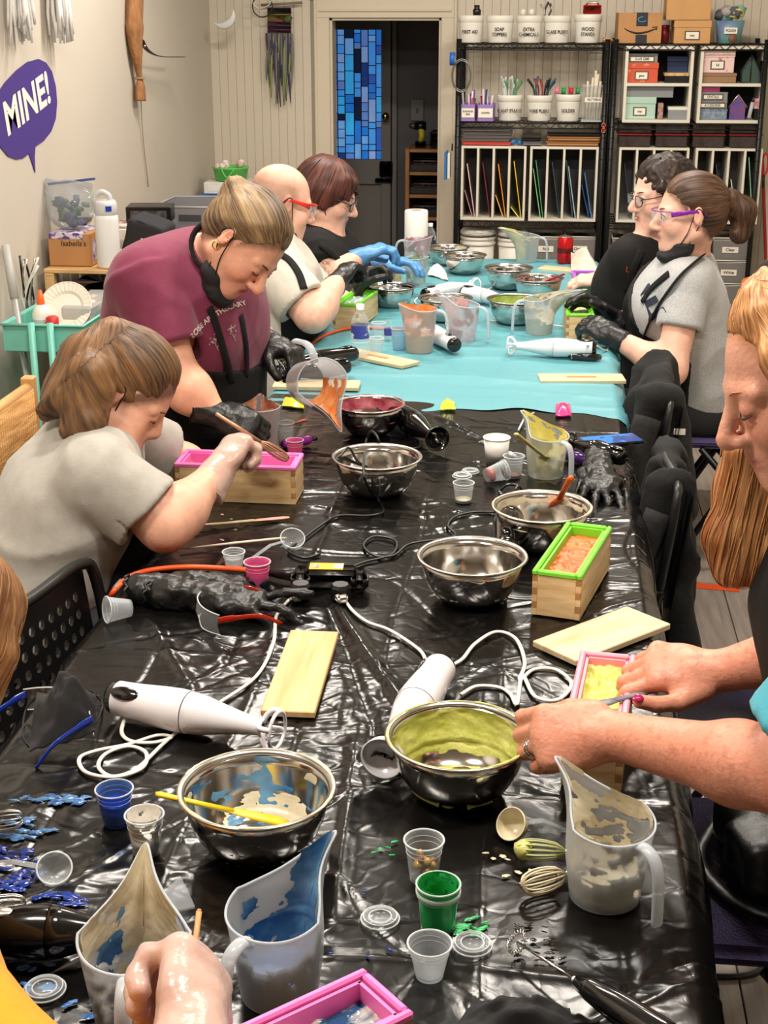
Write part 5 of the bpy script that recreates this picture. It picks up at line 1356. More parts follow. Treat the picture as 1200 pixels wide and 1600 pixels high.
def bottle(base,label,s=1.0,band=(60,70,150)):
 t = thing('water_bottle',label,'bottle',base)
 pf = [(0,.002),(.024,0),(.03,.008),(.03,.03),(.0285,.034),(.03,.038),(.03,.06),(.029,.064),(.03,.068),(.03,.12),(.026,.14),(.014,.16),(.0125,.166),(.0125,.178)]
 obj('bottle_wall',MB().lathe([(r * s,z * s) for r,z in pf],32),m_clear,t)
 obj('label',MB().lathe([(.0304 * s,.075 * s),(.0304 * s,.118 * s)],32),M('bottle_label_%d' % band[0],band,.35,col2=(226,232,240),vscale=26,ramp=(.55,.6)),t)
 obj('cap',MB().lathe([(.0135 * s,.168 * s),(.0138 * s,.184 * s),(.012 * s,.186 * s),(0,.186 * s)],24),M('cap_white',(236,236,236),.4),t)
 g = MB()
 for z in (.032,.062): g.tube([(.0295 * s * math.cos(a * D2 / 28),.0295 * s * math.sin(a * D2 / 28),z * s) for a in range(29)],.0012,5,cap=False)
 obj('rib',g,m_clearw,t); return t
bottle(P(563,562),'clear water bottle with a blue and white label and white cap',.92)
bottle(P(672,403),'small clear bottle behind the paper towel roll',.8,(40,46,60))
t = thing('small_vial','clear vial with a purple label beside the clear cups','vial',P(607,533)); obj('vial_wall',MB().lathe([(0,0),(.014,0),(.014,.05),(.009,.06),(.009,.07)],20),m_clear,t); obj('label',MB().lathe([(.0143,.02),(.0143,.042)],20),M('purple_label',(70,60,140),.4),t)
t = thing('loose_grip','black plastic handle lying before the white blender on the turquoise cloth','grip',P(912,556)); wobj('grip',MB().tube([P(888,556,TZ + .011),P(895,556,TZ + .012),P(930,558,TZ + .012),P(938,558,TZ + .01)],[.006,.011,.012,.008],12),m_gblack,t); wobj('band',MB().tube([P(892,556,TZ + .0115),P(894,556,TZ + .0115)],.0125,12),m_steel2,t)
t = thing('straw','clear bent drinking straw lying at the cloth seam','straw',P(815,660)); wobj('tube',MB().tube(CP([(810,672,TZ + .004),(820,652,TZ + .006)]),.0028,8),m_clearw,t); wobj('bend',MB().tube(CP([(820,652,TZ + .006),(834,645,TZ + .006)]),.0028,8),m_clearw,t)
# ================================================================ people
SK = lambda c: np.array(srgb(*c))
def head_prims(c,F,s=1.0,chin=1.0,nose=1.0,ears=True,jaw=1.0):
 X = lambda f,l,u: Vector(c) + F @ Vector((f,l,u)) * s
 R = np.array(F); p = []
 E_ = lambda q,r,k=0.012: EL(X(*q),tuple(x * s for x in r),R,k=k * s)
 C_ = lambda a,b,ra,rb,k=0.01: RC(X(*a),X(*b),ra * s,rb * s,k=k * s)
 p += [E_((-0.016,0,0.032),(0.098,0.076,0.086)),E_((0.03,0,-0.028),(0.062,0.058,0.085),0.03)]
 for sg in (-1,1):
  p += [C_((0.066,sg * 0.012,-0.096),(-0.004,sg * 0.050 * jaw,-0.058),0.021,0.022,0.03),
    E_((0.058,sg * 0.036,-0.03),(0.03,0.027,0.03),0.02),
    C_((0.083,sg * 0.012,0.021),(0.072,sg * 0.045,0.019),0.010,0.009,0.014)]
 p += [E_((0.076,0,-0.098 * chin),(0.019,0.022,0.017),0.02),E_((0.074,0,-0.064),(0.022,0.03,0.026),0.02)]
 for sg in (-1,1):
  p.append(SUB(SP(X(0.103,sg * 0.031,0.003),0.016 * s),0.012 * s))
 p += [C_((0.088,0,0.012),(0.113 + 0.004 * nose,0,-0.028),0.0085,0.0115 * nose,0.010),E_((0.112,0,-0.034),(0.0125 * nose,0.012,0.0095),0.007)]
 for sg in (-1,1):
  p += [E_((0.101,sg * 0.0135,-0.036),(0.0105,0.0075,0.0085),0.006),
    E_((0.079,sg * 0.031,0.003),(0.0145,0.0165,0.0125),0.004)]
  if ears:
   a = F @ Vector((0,sg,0)); Re = np.array(frame(F @ Vector((0.94,sg * 0.32,0)),F @ Vector((-0.2,0,1))))
   p += [EL(X(-0.012,sg * 0.078,-0.004),(0.018 * s,0.0075 * s,0.031 * s),Re,k=0.006 * s),
     SUB(EL(X(-0.004,sg * 0.087,0.002),(0.010 * s,0.005 * s,0.018 * s),Re),0.004 * s)]
 p += [C_((0.090,-0.018,-0.058),(0.090,0.018,-0.058),0.0055,0.0055,0.005),C_((0.0965,-0.006,-0.0565),(0.0965,0.006,-0.0565),0.006,0.006,0.006),
   C_((0.092,-0.013,-0.0695),(0.092,0.013,-0.0695),0.0068,0.0068,0.004)]
 return p
def skin_color(c,F,s,base,lip=(186,96,90),flush=0.25,head_r=0.17,stubble=None,hl=None):
 base = SK(base); lip_ = SK(lip); c0 = np.array(c); R = np.array(F)
 pinkish = base * np.array([1.02,0.72,0.68])
 def fn(p):
  q = (p - c0) @ R / s; out = np.tile(base,(len(p),1)); inh = (np.abs(q).max(1) < head_r)
  def mixin(w,col): nonlocal out; out = out * (1 - w[:,None]) + col * w[:,None]
  for sg in (-1,1):
   w = np.exp(-(((q[:,0] - 0.07) / 0.03) ** 2 + ((q[:,1] - sg * 0.042) / 0.022) ** 2 + ((q[:,2] + 0.028) / 0.022) ** 2)) * flush * 1.6; mixin(np.clip(w * inh,0,1),pinkish)
  w = np.exp(-(((q[:,0] - 0.118) / 0.014) ** 2 + (q[:,1] / 0.016) ** 2 + ((q[:,2] + 0.032) / 0.014) ** 2)) * flush * 1.6; mixin(np.clip(w * inh,0,1),pinkish)
  for sg in (-1,1):
   w = np.exp(-(((q[:,0] + 0.012) / 0.02) ** 2 + ((q[:,1] - sg * 0.08) / 0.012) ** 2 + (q[:,2] / 0.03) ** 2)) * flush * 1.5; mixin(np.clip(w * inh,0,1),pinkish)
  w = np.clip(1.6 - np.maximum(np.abs(q[:,1]) / 0.016,np.abs(q[:,2] + 0.0635) / 0.0085),0,1) * (q[:,0] > 0.085) * inh; w = np.clip(w,0,1); mixin(w * 0.9,lip_)
  w = np.clip(1.2 - np.abs(q[:,2] + 0.0635) / 0.0022,0,1) * (np.abs(q[:,1]) < 0.02) * (q[:,0] > 0.083) * inh; mixin(w * 0.7,lip_ * 0.35)
  for sg in (-1,1):
   w = np.exp(-(((q[:,0] - 0.106) / 0.006) ** 2 + ((q[:,1] - sg * 0.0075) / 0.0035) ** 2 + ((q[:,2] + 0.0425) / 0.0035) ** 2)); mixin(np.clip(w * 0.9,0,1),base * 0.2)
  if hl is not None:
   (f0,u0),(f1,u1),hc = hl; nn = np.array([u0 - u1,0,f1 - f0]); nn /= np.linalg.norm(nn)
   dd = (q - np.array([f0,0,u0])) @ nn + .006 * (noise3(q * 160 + 40,9) - .5); w = np.clip((.016 - dd) / .016,0,1) * (q[:,2] > -.09) * inh * .8 * ~((np.abs(q[:,1]) > .066) & (np.abs(q[:,0] + .012) < .03) & (q[:,2] < .034)); mixin(w,SK(hc))
  if stubble is not None:
   w,col = stubble(q); mixin(np.clip(w * inh,0,1),SK(col))
  return np.clip(out,0,1)
 return fn
m_skin = attr_mat('skin',0.46,bump=0.12,bscale=260,mottle=0.10,mscale=45,sss=0.12)
m_hairs = {}
def hair_mat(name,dark,light,streak=0.5,rough=0.5):
 if name in MATS: return MATS[name]
 m = bpy.data.materials.new(name); m.use_nodes = True; nt = m.node_tree; N = nt.nodes; L = nt.links; b = N['Principled BSDF']
 b.inputs['Roughness'].default_value = rough; b.inputs['Specular IOR Level'].default_value = 0.45
 a = N.new('ShaderNodeAttribute'); a.attribute_name = 'flow'
 mp = N.new('ShaderNodeMapping'); mp.inputs['Scale'].default_value = (240,5,200); L.new(a.outputs['Vector'],mp.inputs['Vector'])
 nz = N.new('ShaderNodeTexNoise'); nz.inputs['Scale'].default_value = 1.0; nz.inputs['Detail'].default_value = 5; L.new(mp.outputs[0],nz.inputs['Vector'])
 mp2 = N.new('ShaderNodeMapping'); mp2.inputs['Scale'].default_value = (22,2.5,22); L.new(a.outputs['Vector'],mp2.inputs['Vector'])
 n2 = N.new('ShaderNodeTexNoise'); n2.inputs['Scale'].default_value = 1.0; n2.inputs['Detail'].default_value = 3; L.new(mp2.outputs[0],n2.inputs['Vector'])
 ad = N.new('ShaderNodeMath'); ad.operation = 'MULTIPLY_ADD'; ad.inputs[1].default_value = 0.55; L.new(nz.outputs['Fac'],ad.inputs[0])
 ml = N.new('ShaderNodeMath'); ml.operation = 'MULTIPLY'; ml.inputs[1].default_value = 0.45; L.new(n2.outputs['Fac'],ml.inputs[0]); L.new(ml.outputs[0],ad.inputs[2])
 rp = N.new('ShaderNodeValToRGB'); L.new(ad.outputs[0],rp.inputs['Fac'])
 rp.color_ramp.elements[0].position = 0.40; rp.color_ramp.elements[1].position = 0.40 + 0.32 / max(streak,0.2) * 0.5
 rp.color_ramp.elements[0].color = (*srgb(*dark),1); rp.color_ramp.elements[1].color = (*srgb(*light),1)
 L.new(rp.outputs[0],b.inputs['Base Color'])
 bp = N.new('ShaderNodeBump'); bp.inputs['Strength'].default_value = 0.5; bp.inputs['Distance'].default_value = 0.002
 L.new(nz.outputs['Fac'],bp.inputs['Height']); L.new(bp.outputs[0],b.inputs['Normal'])
 MATS[name] = m; return m
def flow_about(c,axis,scale=1.0,tie=None):
 """strands run along the axis; across = angle about it"""
 R = np.array(axis_rot(axis)); c0 = np.array(c)
 def fn(p):
  q = (p - c0) @ R; an = np.arctan2(q[:,1],q[:,0]); rad = np.sqrt(q[:,0] ** 2 + q[:,1] ** 2)
  return np.stack([an * 0.085,q[:,2],rad * 0.3],1)
 return fn
def groove(fl,amp=0.0025,f=120,seed=1,g2=40):
 def post(D,p):
  q = fl(p); return D + amp * (noise3(np.stack([q[:,0] * f,q[:,1] * 5,q[:,2] * 20],1) + 40,seed) - 0.5) * 2 + amp * 1.2 * (noise3(np.stack([q[:,0] * g2,q[:,1] * 4,q[:,2] * 8],1) + 20,seed + 1) - 0.5) * 2
 return post
def fold(amp=0.004,sc=(9,9,5),seed=1,warp=1.0):
 def post(D,p):
  w = noise3(p * 6 + 30,seed + 7)[:,None] * warp
  n = noise3(p * np.array(sc) + w + 40,seed); r = 1 - np.abs(2 * n - 1)
  return D - amp * (r - 0.5) * 2 - amp * 0.35 * (noise3(p * 38 + 40,seed + 3) - .5)
 return post
def add_face(root,c,F,s,brow=(70,50,36),eyes='down',lash=(30,22,18),iris=(70,60,50),bw=0.0028,sides=(-1,1)):
 X = lambda f,l,u: Vector(c) + F @ Vector((f,l,u)) * s
 mb_ = M('brow_%d' % brow[0],brow,0.7); ml_ = M('lash_%d' % lash[0],lash,0.5)
 for sg in sides:
  wobj('eyebrow',MB().tube([X(0.0935,sg * 0.013,0.0215),X(0.091,sg * 0.025,0.026),X(0.0835,sg * 0.036,0.0255),X(0.071,sg * 0.047,0.02)],[bw * .8 * s,bw * s,bw * .8 * s,bw * .3 * s],6,flat=0.6),mb_,root)
  if eyes == 'down':
   wobj('eyelashes',MB().tube([X(0.0905,sg * 0.017,-0.001),X(0.0945,sg * 0.026,-0.0045),X(0.0935,sg * 0.035,-0.0048),X(0.0865,sg * 0.046,-0.0015)],[.0006 * s,.0015 * s,.0017 * s,.001 * s],6),ml_,root)
  else:
   e = wobj('eye',MB().blob(X(0.0805,sg * 0.031,0.001),0.0138 * s,12),M('eye_white',(222,214,206),0.2),root)
   g = MB().blob(X(0.0915,sg * 0.031 + .001,0.0),(0.0045 * s,0.0052 * s,0.0052 * s),10); wobj('iris',g,M('iris_%d' % iris[0],iris,0.1),root)
   wobj('eyelashes',MB().tube([X(0.088,sg * 0.017,0.004),X(0.0945,sg * 0.027,0.0095),X(0.093,sg * 0.036,0.0095),X(0.085,sg * 0.046,0.003)],[.0006 * s,.0016 * s,.0018 * s,.001 * s],6),ml_,root)
def add_glasses(root,c,F,s,fm,lensm=None,wrap=False,thick=0.0018,w=0.066):
 X = lambda f,l,u: Vector(c) + F @ Vector((f,l,u)) * s
 mb = MB(); ln = MB()
 if wrap:
  rows = []
  for i in range(21):
   a = (i / 20 - .5) * 2; y = a * w * 1.02; x = 0.116 - 0.05 * abs(a) ** 2.4; n_ = 0.014 * math.exp(-(y / 0.012) ** 2)
   rows.append([X(x,y,-0.02 + n_),X(x + 0.003,y,0.002),X(x,y,0.022 - .004 * abs(a))])
  ln.grid(rows); mb.tube([r[2] for r in rows],thick,6)
  wobj('lens',ln,lensm or m_clear,root)
  for sg in (-1,1):
   wobj('temple',MB().tube([X(0.07,sg * w * 1.03,0.010),X(0.04,sg * 0.078,0.012),X(-0.005,sg * 0.083,0.014),X(-0.035,sg * 0.08,0.0)],[0.0085 * s,0.007 * s,0.005 * s,0.004 * s],8,flat=0.25,up=F @ Vector((0,1,0))),fm,root)
 else:
  for sg in (-1,1):
   ring = []
   for k in range(25):
    a = D2 * k / 24; ring.append(X(0.108 - 0.006 * (math.cos(a) * sg * -1 + 1) * .5 - (0.008 if math.cos(a) * sg > 0 else 0) * abs(math.cos(a)),sg * 0.033 + 0.0245 * math.copysign(abs(math.cos(a)) ** .8,math.cos(a)),-0.002 + 0.0185 * math.copysign(abs(math.sin(a)) ** .8,math.sin(a))))
   mb.tube(ring,thick,6,cap=False)
   ln.add([X(0.105,sg * 0.033,-0.002)] + ring[:-1],[(0,k + 1,(k + 1) % 24 + 1) for k in range(24)])
   mb.tube([X(0.1,sg * 0.057,0.006),X(0.07,sg * 0.076,0.008),X(0.0,sg * 0.083,0.012),X(-0.03,sg * 0.08,0.0)],thick * 1.1,6)
  mb.tube([X(0.109,-0.009,0.003),X(0.112,0,0.006),X(0.109,0.009,0.003)],thick,6)
  wobj('lens',ln,m_clear,root)
 wobj('glasses_frame',mb,fm,root)
m_mask = M('black_mask_cloth',(19,19,21),0.75,bump=0.1,bscale=120)
def add_mask(root,c,F,s,sides=(-1,1),drop=-0.02):
 """black face mask pulled under the chin, loops to the ears"""
 X = lambda f,l,u: Vector(c) + F @ Vector((f,l,u)) * s
 R = np.array(F)
 me = sculpt('face_mask',[EL(X(0.062,0,-0.118 + drop * .3),(0.046 * s,0.052 * s,0.026 * s),R,k=.01),EL(X(0.03,-0.036,-0.098),(0.034 * s,0.026 * s,0.03 * s),R,k=.02),EL(X(0.03,0.036,-0.098),(0.034 * s,0.026 * s,0.03 * s),R,k=.02),
    SUB(EL(X(0.05,0,-0.052),(0.055 * s,0.058 * s,0.056 * s),R),.004)],0.004,post=fold(.002,(30,30,60),5),off=root.location)
 obj('face_mask',me,m_mask,root)
 for sg in sides:
  wobj('ear_loop',MB().tube(spline([X(0.045,sg * 0.056,-0.088),X(0.02,sg * 0.071,-0.045),X(-0.004,sg * 0.083,0.018),X(-0.024,sg * 0.083,0.01),X(-0.026,sg * 0.081,-0.012),X(0.005,sg * 0.066,-0.06),X(0.02,sg * 0.058,-0.095)],5),0.0016 * s,6),m_mask,root)
def arm_prims(sh,el,wr,r=(0.052,0.044,0.041,0.026),k=0.03):
 sh,el,wr = Vector(sh),Vector(el),Vector(wr); m = el.lerp(wr,0.28)
 return [RC(sh,el,r[0],r[1] * .93,k=k),RC(el,m,r[1] * .93,r[2] * 1.06,k=k),RC(m,wr,r[2] * 1.06,r[3],k=k)]
def torso_prims(pel,chest,neck,shL,shR,r=(0.125,0.115),belly=0.03,k=0.06,bust=0.0,fwd=None,depth=1.0):
 pel,chest,neck,shL,shR = (Vector(x) for x in (pel,chest,neck,shL,shR))
 rt = (shR - shL); wd = rt.length; rt.normalize(); sp = (chest - pel).normalized()
 o = rt * wd * 0.22
 p = [RC(pel - o * .9,chest - o,r[0],r[1],k=k),RC(pel + o * .9,chest + o,r[0],r[1],k=k),RC(pel,chest,r[0] * 1.0,r[1],k=k),
   RC(shL,shR,0.062,0.062,k=k),RC(chest,neck,r[1] * 0.8,0.06,k=k),RC(shL,neck,.05,.045,k=k),RC(shR,neck,.05,.045,k=k)]
 if fwd is not None:
  fw = Vector(fwd).normalized()
  if belly: p.append(EL(pel.lerp(chest,.3) + fw * belly,(r[0] * 1.15,r[0] * 1.1,r[0] * 1.2),k=k))
  if bust:
   for sg in (-1,1): p.append(SP(chest - sp * .03 + fw * (r[1] * .62) + rt * sg * wd * .2,bust,k=.05))
 return p
def limb_pts(*a): return [Vector(x) for x in a]
def legs(hipL,hipR,kneeL,kneeR,footL,footR,r=(0.09,0.065,0.045),k=.04):
 pr = []
 for h_,kn_,ft in ((hipL,kneeL,footL),(hipR,kneeR,footR)):
  pr += [RC(h_,kn_,r[0],r[1],k=k),RC(kn_,ft,r[1],r[2],k=k)]
 return pr
def shoes(root,pts,d,mat):
 for p in pts:
  p = Vector(p); d = Vector(d)
  me = sculpt('shoe',[RC(p + Vector((0,0,.0)),p + d * .15 + Vector((0,0,-.025)),.042,.032),HALF((0,0,.004),(0,0,-1))],.007,off=root.location)
  obj('shoe',me,mat,root)
def person(label,base):
 return thing('person',label,'person',(base[0],base[1],0),group='people at the soap making table')
def gl_mat(name,kind):
 if kind == 'black': return m_glove
 return M('clear_glove_film',(232,206,196),0.22,alpha=0.42,bump=0.2,bscale=60,spec=0.8)
SKIN = (214,156,128)
m_jean = M('dark_trousers',(32,32,38),0.8,bump=.1,bscale=200); m_shoe = M('dark_shoe',(30,30,32),0.6)
m_apron = M('black_apron',(17,16,17),0.8,bump=0.15,bscale=150,spec=0.3)
def fabric(name,col,var=0.05): return M(name,col,0.85,var=var,vscale=40,bump=0.1,bscale=260,sheen=0.15 if sum(col) > 120 else 0.0,spec=.3)
def sleeve(pr,a,b,ra,rb,hol=0.008,k=.04):
 """sleeve with an open end at b"""
 a,b = Vector(a),Vector(b); d = (b - a).normalized()
 pr.append(CC(a - d * .02,b,ra,rb,k=k,rd=.004))
 return SUB(CC(b - d * .05,b + d * .04,rb - hol,rb - hol,rd=.002),.003)

from mathutils.bvhtree import BVHTree
def garment(root,name,prims,vox,post,mat,inflate=0.0):
 D,lo = field(prims,vox,post=post,inflate=inflate); V_,F_ = nets(D,lo,vox,1)
 obj(name,mesh_np(name,V_ - np.array(root.location),F_),mat,root)
 return BVHTree.FromPolygons([tuple(v) for v in V_],[tuple(map(int,q)) for q in F_])
def touch(bvh,px,py,lift=0.004,Y=None):
 """point of the garment seen at a pixel, lifted off its surface"""
 r = Vector(_ray(px,py)).normalized(); h = bvh.ray_cast(Vector(_C),r)
 return (h[0] + h[1] * lift,h[1]) if h[0] is not None else (Q(px,py,Y) if Y else None,-r)
def strap(root,bvh,pts,w,mat,name='apron_strap',lift=.004,Y=4):
 q = [touch(bvh,x,y,lift,Y) for x,y in pts]; nn = sum((n for _,n in q),Vector()) / len(q)
 wobj(name,MB().tube(spline([p for p,_ in q],6),w,8,flat=.22,up=nn),mat,root)
def print_on(root,bvh,me,a,b,name,mat,arch=0.0,lift=.0022,Y=4,k=1.0):
 """lay flat lettering along pixel a to b on a garment"""
 ra,rb = Vector(_ray(*a)),Vector(_ray(*b)); vs_ = [v.co.copy() for v in me.vertices]
 x0 = min(v.x for v in vs_); x1 = max(v.x for v in vs_); y0 = min(v.y for v in vs_); rt = rb - ra; n2 = rt.cross(Vector(_F)).normalized(); n2 = n2 if n2.dot(Vector(_U)) > 0 else -n2
 sc = rt.length / (x1 - x0) * k
 for v,q in zip(me.vertices,vs_):
  u = (q.x - x0) / (x1 - x0); r = (ra + rt * u + n2 * ((q.y - y0) * sc + arch * 4 * u * (1 - u) * rt.length)).normalized()
  h = bvh.ray_cast(Vector(_C),r); v.co = (h[0] + h[1] * lift if h[0] is not None else Vector(_C) + r * (Y / r.y)) - root.location
 return obj(name,me,mat,root,smooth=False)

def hair_obj(root,prims,vox,post,flow,mat,dirs,n=260,length=(.05,.13),rad=.0011,seed=1,lift=.0010):
 """hair volume with a layer of single locks running along dirs(point)"""
 D,lo = field(prims,vox,post=post); V_,F_ = nets(D,lo,vox,1)
 off = np.array(root.location); me = mesh_np('hair',V_ - off,F_)
 me.attributes.new('flow','FLOAT_VECTOR','POINT').data.foreach_set('vector',flow(V_).astype(np.float32).ravel())
 h = obj('hair',me,mat,root)
 bv = BVHTree.FromPolygons([tuple(v) for v in V_],[tuple(map(int,q)) for q in F_]); rg = random.Random(seed); mb = MB(); at = []
 for i in range(n):
  p = Vector(V_[rg.randrange(len(V_))]); L_ = rg.uniform(*length); st = .008; pts = []; wob = rg.uniform(-.35,.35); ph = rg.uniform(0,6)
  for k in range(int(L_ / st)):
   loc,nn,_,_ = bv.find_nearest(p)
   if loc is None: break
   pts.append(loc + nn * (lift + .0008 * math.sin(k * .5 + ph))); d = Vector(dirs(p)); d = d - nn * d.dot(nn)
   if d.length < .25: break
   d.normalize(); d = (d + nn.cross(d) * wob * .3 * math.sin(k * .35 + ph)).normalized(); p = loc + d * st
  if len(pts) < 5: continue
  m0 = len(mb.v); r0 = rad * rg.uniform(.6,1.5); nn_ = len(pts)
  mb.tube(pts,[max(.00025,r0 * min(1,4 * min(j,nn_ - 1 - j) / nn_ + .1)) for j in range(nn_)],4); u = rg.uniform(0,2)
  at += [(u,0.01 * ((q - m0) // 4),u * .7) for q in range(m0,len(mb.v))]
 sm = mb.mesh('hair_strands',True,off=root.location); sm.attributes.new('flow','FLOAT_VECTOR','POINT').data.foreach_set('vector',np.array(at,np.float32).ravel())
 o = obj('hair_strands',sm,mat,h); o['kind'] = 'stuff'; return h
def nose_anchor(px,py,Y,F,s=1.0): return Q(px,py,Y) - F @ Vector((0.121,0,-0.03)) * s
def HX(c,F,s): return lambda f,l,u: Vector(c) + F @ Vector((f,l,u)) * s
def cap_prims(c,F,s,grow=0.010,line=((0.078,0.074),(0.0,0.006)),back=0.0):
 """hair lying on the skull, cut along the hairline"""
 X = HX(c,F,s); R = np.array(F)
 (f0,u0),(f1,u1) = line; n = Vector((u0 - u1,0,f1 - f0))
 return [EL(X(-0.016,0,0.032),((0.098 + grow) * s,(0.076 + grow) * s,(0.086 + grow) * s),R),
   EL(X(-0.045 - back,0,-0.01),((0.062 + grow) * s,(0.066 + grow * .6) * s,(0.075 + grow) * s),R,k=.03),
   HALF(X(f0,0,u0),F @ n,amt=grow * .95 * s,w=.05 * s)]
def glove_on(root,prims,kind,wr,d,vox=.005,infl=.0018,cuff=0.05,cr=.034,seed=1):
 d = nrm(d); wr = Vector(wr)
 pr = list(prims) + [CC(wr - d * cuff,wr + d * .02,cr,.029,k=.012)]
 if kind == 'clear': pr.append(SUB(CC(wr - d * (cuff + .02),wr - d * .01,cr - .004,.026),.003))
 po = (lambda D,p: D + .0022 * (noise3(p * 75,seed) - .5) + .0016 * (noise3(p * 170,seed + 1) - .5))
 obj('glove',sculpt('glove',pr,vox,off=root.location,inflate=infl,post=po),gl_mat('g',kind),root)
 ax = axis_rot(d); wobj('glove_cuff',MB().tube([wr - d * cuff + ax @ Vector((cr * math.cos(a * D2 / 24),cr * math.sin(a * D2 / 24),.002 * math.sin(a * 1.7))) for a in range(25)],.0022,6,cap=False),gl_mat('g',kind),root)

# ---------------- woman in the grey shirt, seated, stirring over the magenta mold
def person_grey_shirt():
 F = frame((0.62,0.06,-0.78),(0.75,0,0.6)); s = .92
 c = Q(204,602,2.72); X = HX(c,F,s)
 neck = Q(132,702,2.70); chest = Q(112,790,2.64); pel = Vector((-1.06,2.62,0.60))
 shR = Q(158,742,2.50); shL = Vector((-0.93,2.86,0.90)); elR = Q(258,822,2.50); wrR = Q(340,738,2.66); kn = Q(380,678,2.74)
 elL = Vector((-0.80,2.98,0.78)); wrL = Q(278,752,2.92)
 t = person('woman in a pale grey shirt with half-up brown hair, stirring with a wire whisk',(-1.06,2.62))
 hR,_ = hand(wrR,kn - wrR,(0.45,0.35,-0.7),1,curls=[(55,75,40),(62,75,45),(68,75,45),(72,75,45)],thumb=(50,40),thumb_in=.35,size=.98)
 dL = Vector((0.75,0.1,-.25)); hL,_ = hand(wrL,dL,(0.25,-0.75,-.4),-1,curl=(20,30,20),thumb=(40,20),size=.95)
 aR = arm_prims(shR,elR,wrR,(.05,.049,.046,.027)); aL = arm_prims(shL,elL,wrL)
 tor = torso_prims(pel,chest,neck,shL,shR,(.13,.115))
 body = head_prims(c,F,s) + [RC(X(-.03,0,-.05),neck,.05,.056,k=.03)] + tor + aR + aL + hR + hL
 obj('body',sculpt('body',body,.0045,color=skin_color(c,F,s,(228,174,148),hl=((.076,.078),(.005,-.02),(74,50,32))),off=t.location),m_skin,t)
 sh = torso_prims(pel,chest,neck,shL,shR,(.15,.132),k=.07)
 e1 = shR.lerp(elR,.72); cut1 = sleeve(sh,shR,e1,.074,.078,.014); e2 = shL.lerp(elL,.7); cut2 = sleeve(sh,shL,e2,.07,.072,.012)
 d = (neck - chest).normalized()
 sh += [SUB(RC(neck - d * .01,neck + d * .09,.054,.085),.01),cut1,cut2]
 obj('shirt',sculpt('shirt',sh,.006,post=fold(.006,(6,6,9),11),off=t.location),fabric('pale_grey_jersey',(172,168,160)),t)
 # apron strings and bib at the far side
 ap = [RC(X(-.05,.06,-.10),neck + Vector((.02,.06,-.02)),.012,.012),RC(neck + Vector((.03,-.045,.0)),chest + Vector((.12,-.04,.02)),.014,.012),RC(chest + Vector((.14,-.04,0)),pel + Vector((.2,-.02,.05)),.05,.09,k=.03),RC(chest + Vector((.14,.08,0)),pel + Vector((.2,.1,.05)),.05,.09,k=.03)]
 obj('apron',sculpt('apron',ap,.007,post=fold(.004,(8,8,8),3),off=t.location),m_apron,t)
 kneeL,kneeR = Vector((-.62,2.75,.52)),Vector((-.62,2.5,.52))
 obj('trousers',sculpt('trousers',[RC(pel + Vector((0,-.08,-.02)),pel + Vector((0,.08,-.02)),.13,.13)] + legs(pel + Vector((0,.09,-.02)),pel + Vector((0,-.09,-.02)),kneeL,kneeR,(-.62,2.75,.08),(-.62,2.5,.08)),.01,post=fold(.004,(8,8,8),4),off=t.location),m_jean,t)
 shoes(t,[(-.62,2.75,.045),(-.62,2.5,.045)],(1,0,0),m_shoe)
 # half-up hair: cap, gathered knot, loose back length
 kt = X(-.105,0,.05); fl = flow_about(X(0.02,0,.0),(kt - X(.03,0,.02)))
 G = lambda x,y,Y: Q(x,y,Y)
 hp = cap_prims(c,F,s,.010,((.076,.078),(.005,-.02))) + [EL(kt,(.034,.036,.03),np.array(F),k=.02),
  RC(kt,G(138,560,2.68),.032,.046,k=.02),RC(G(138,560,2.68),G(112,612,2.66),.05,.052,k=.03),RC(G(112,612,2.66),G(72,648,2.62),.05,.018,k=.02),RC(G(130,610,2.62),G(108,672,2.58),.046,.02,k=.02),RC(G(140,585,2.60),G(134,672,2.56),.042,.026,k=.02),RC(G(160,610,2.60),G(150,680,2.575),.024,.014,k=.02),RC(G(120,600,2.72),G(92,660,2.7),.05,.03,k=.02),RC(G(95,620,2.62),G(62,640,2.6),.03,.01,k=.02),RC(G(140,660,2.56),G(144,692,2.56),.022,.008,k=.015)]
 flb = flow_about(G(130,560,2.7),G(95,680,2.6) - G(150,540,2.68))
 def fl2(p):
  q = (p - np.array(c)) @ np.array(F); w = (q[:,0] < -.095)[:,None]; return np.where(w,flb(p),fl(p))
 d1,d2 = kt - X(.03,0,.02),G(95,680,2.6) - G(150,540,2.68)
 hair_obj(t,hp,.0045,groove(fl2,.0034,110,5),fl2,hair_mat('brown_hair',(58,38,22),(150,108,66),.55),lambda p: d1 if (F.transposed() @ (p - c)).x > -.095 else d2,520,seed=2)
 add_face(t,c,F,s,(82,56,36)); add_mask(t,c,F,s,(-1,))
 glove_on(t,hR,'clear',wrR,kn - wrR,.0045,.003,.055,.040,3); glove_on(t,hL,'clear',wrL,dL,.006,.003,.05,.042,4)
 whisk(Q(406,690,2.78),Q(450,718,2.80),'wire whisk gripped in the clear-gloved hand over the pink mold',M('pinkish_wire',(190,140,110),.4,.5),r=.013,hl=.11)
person_grey_shirt()

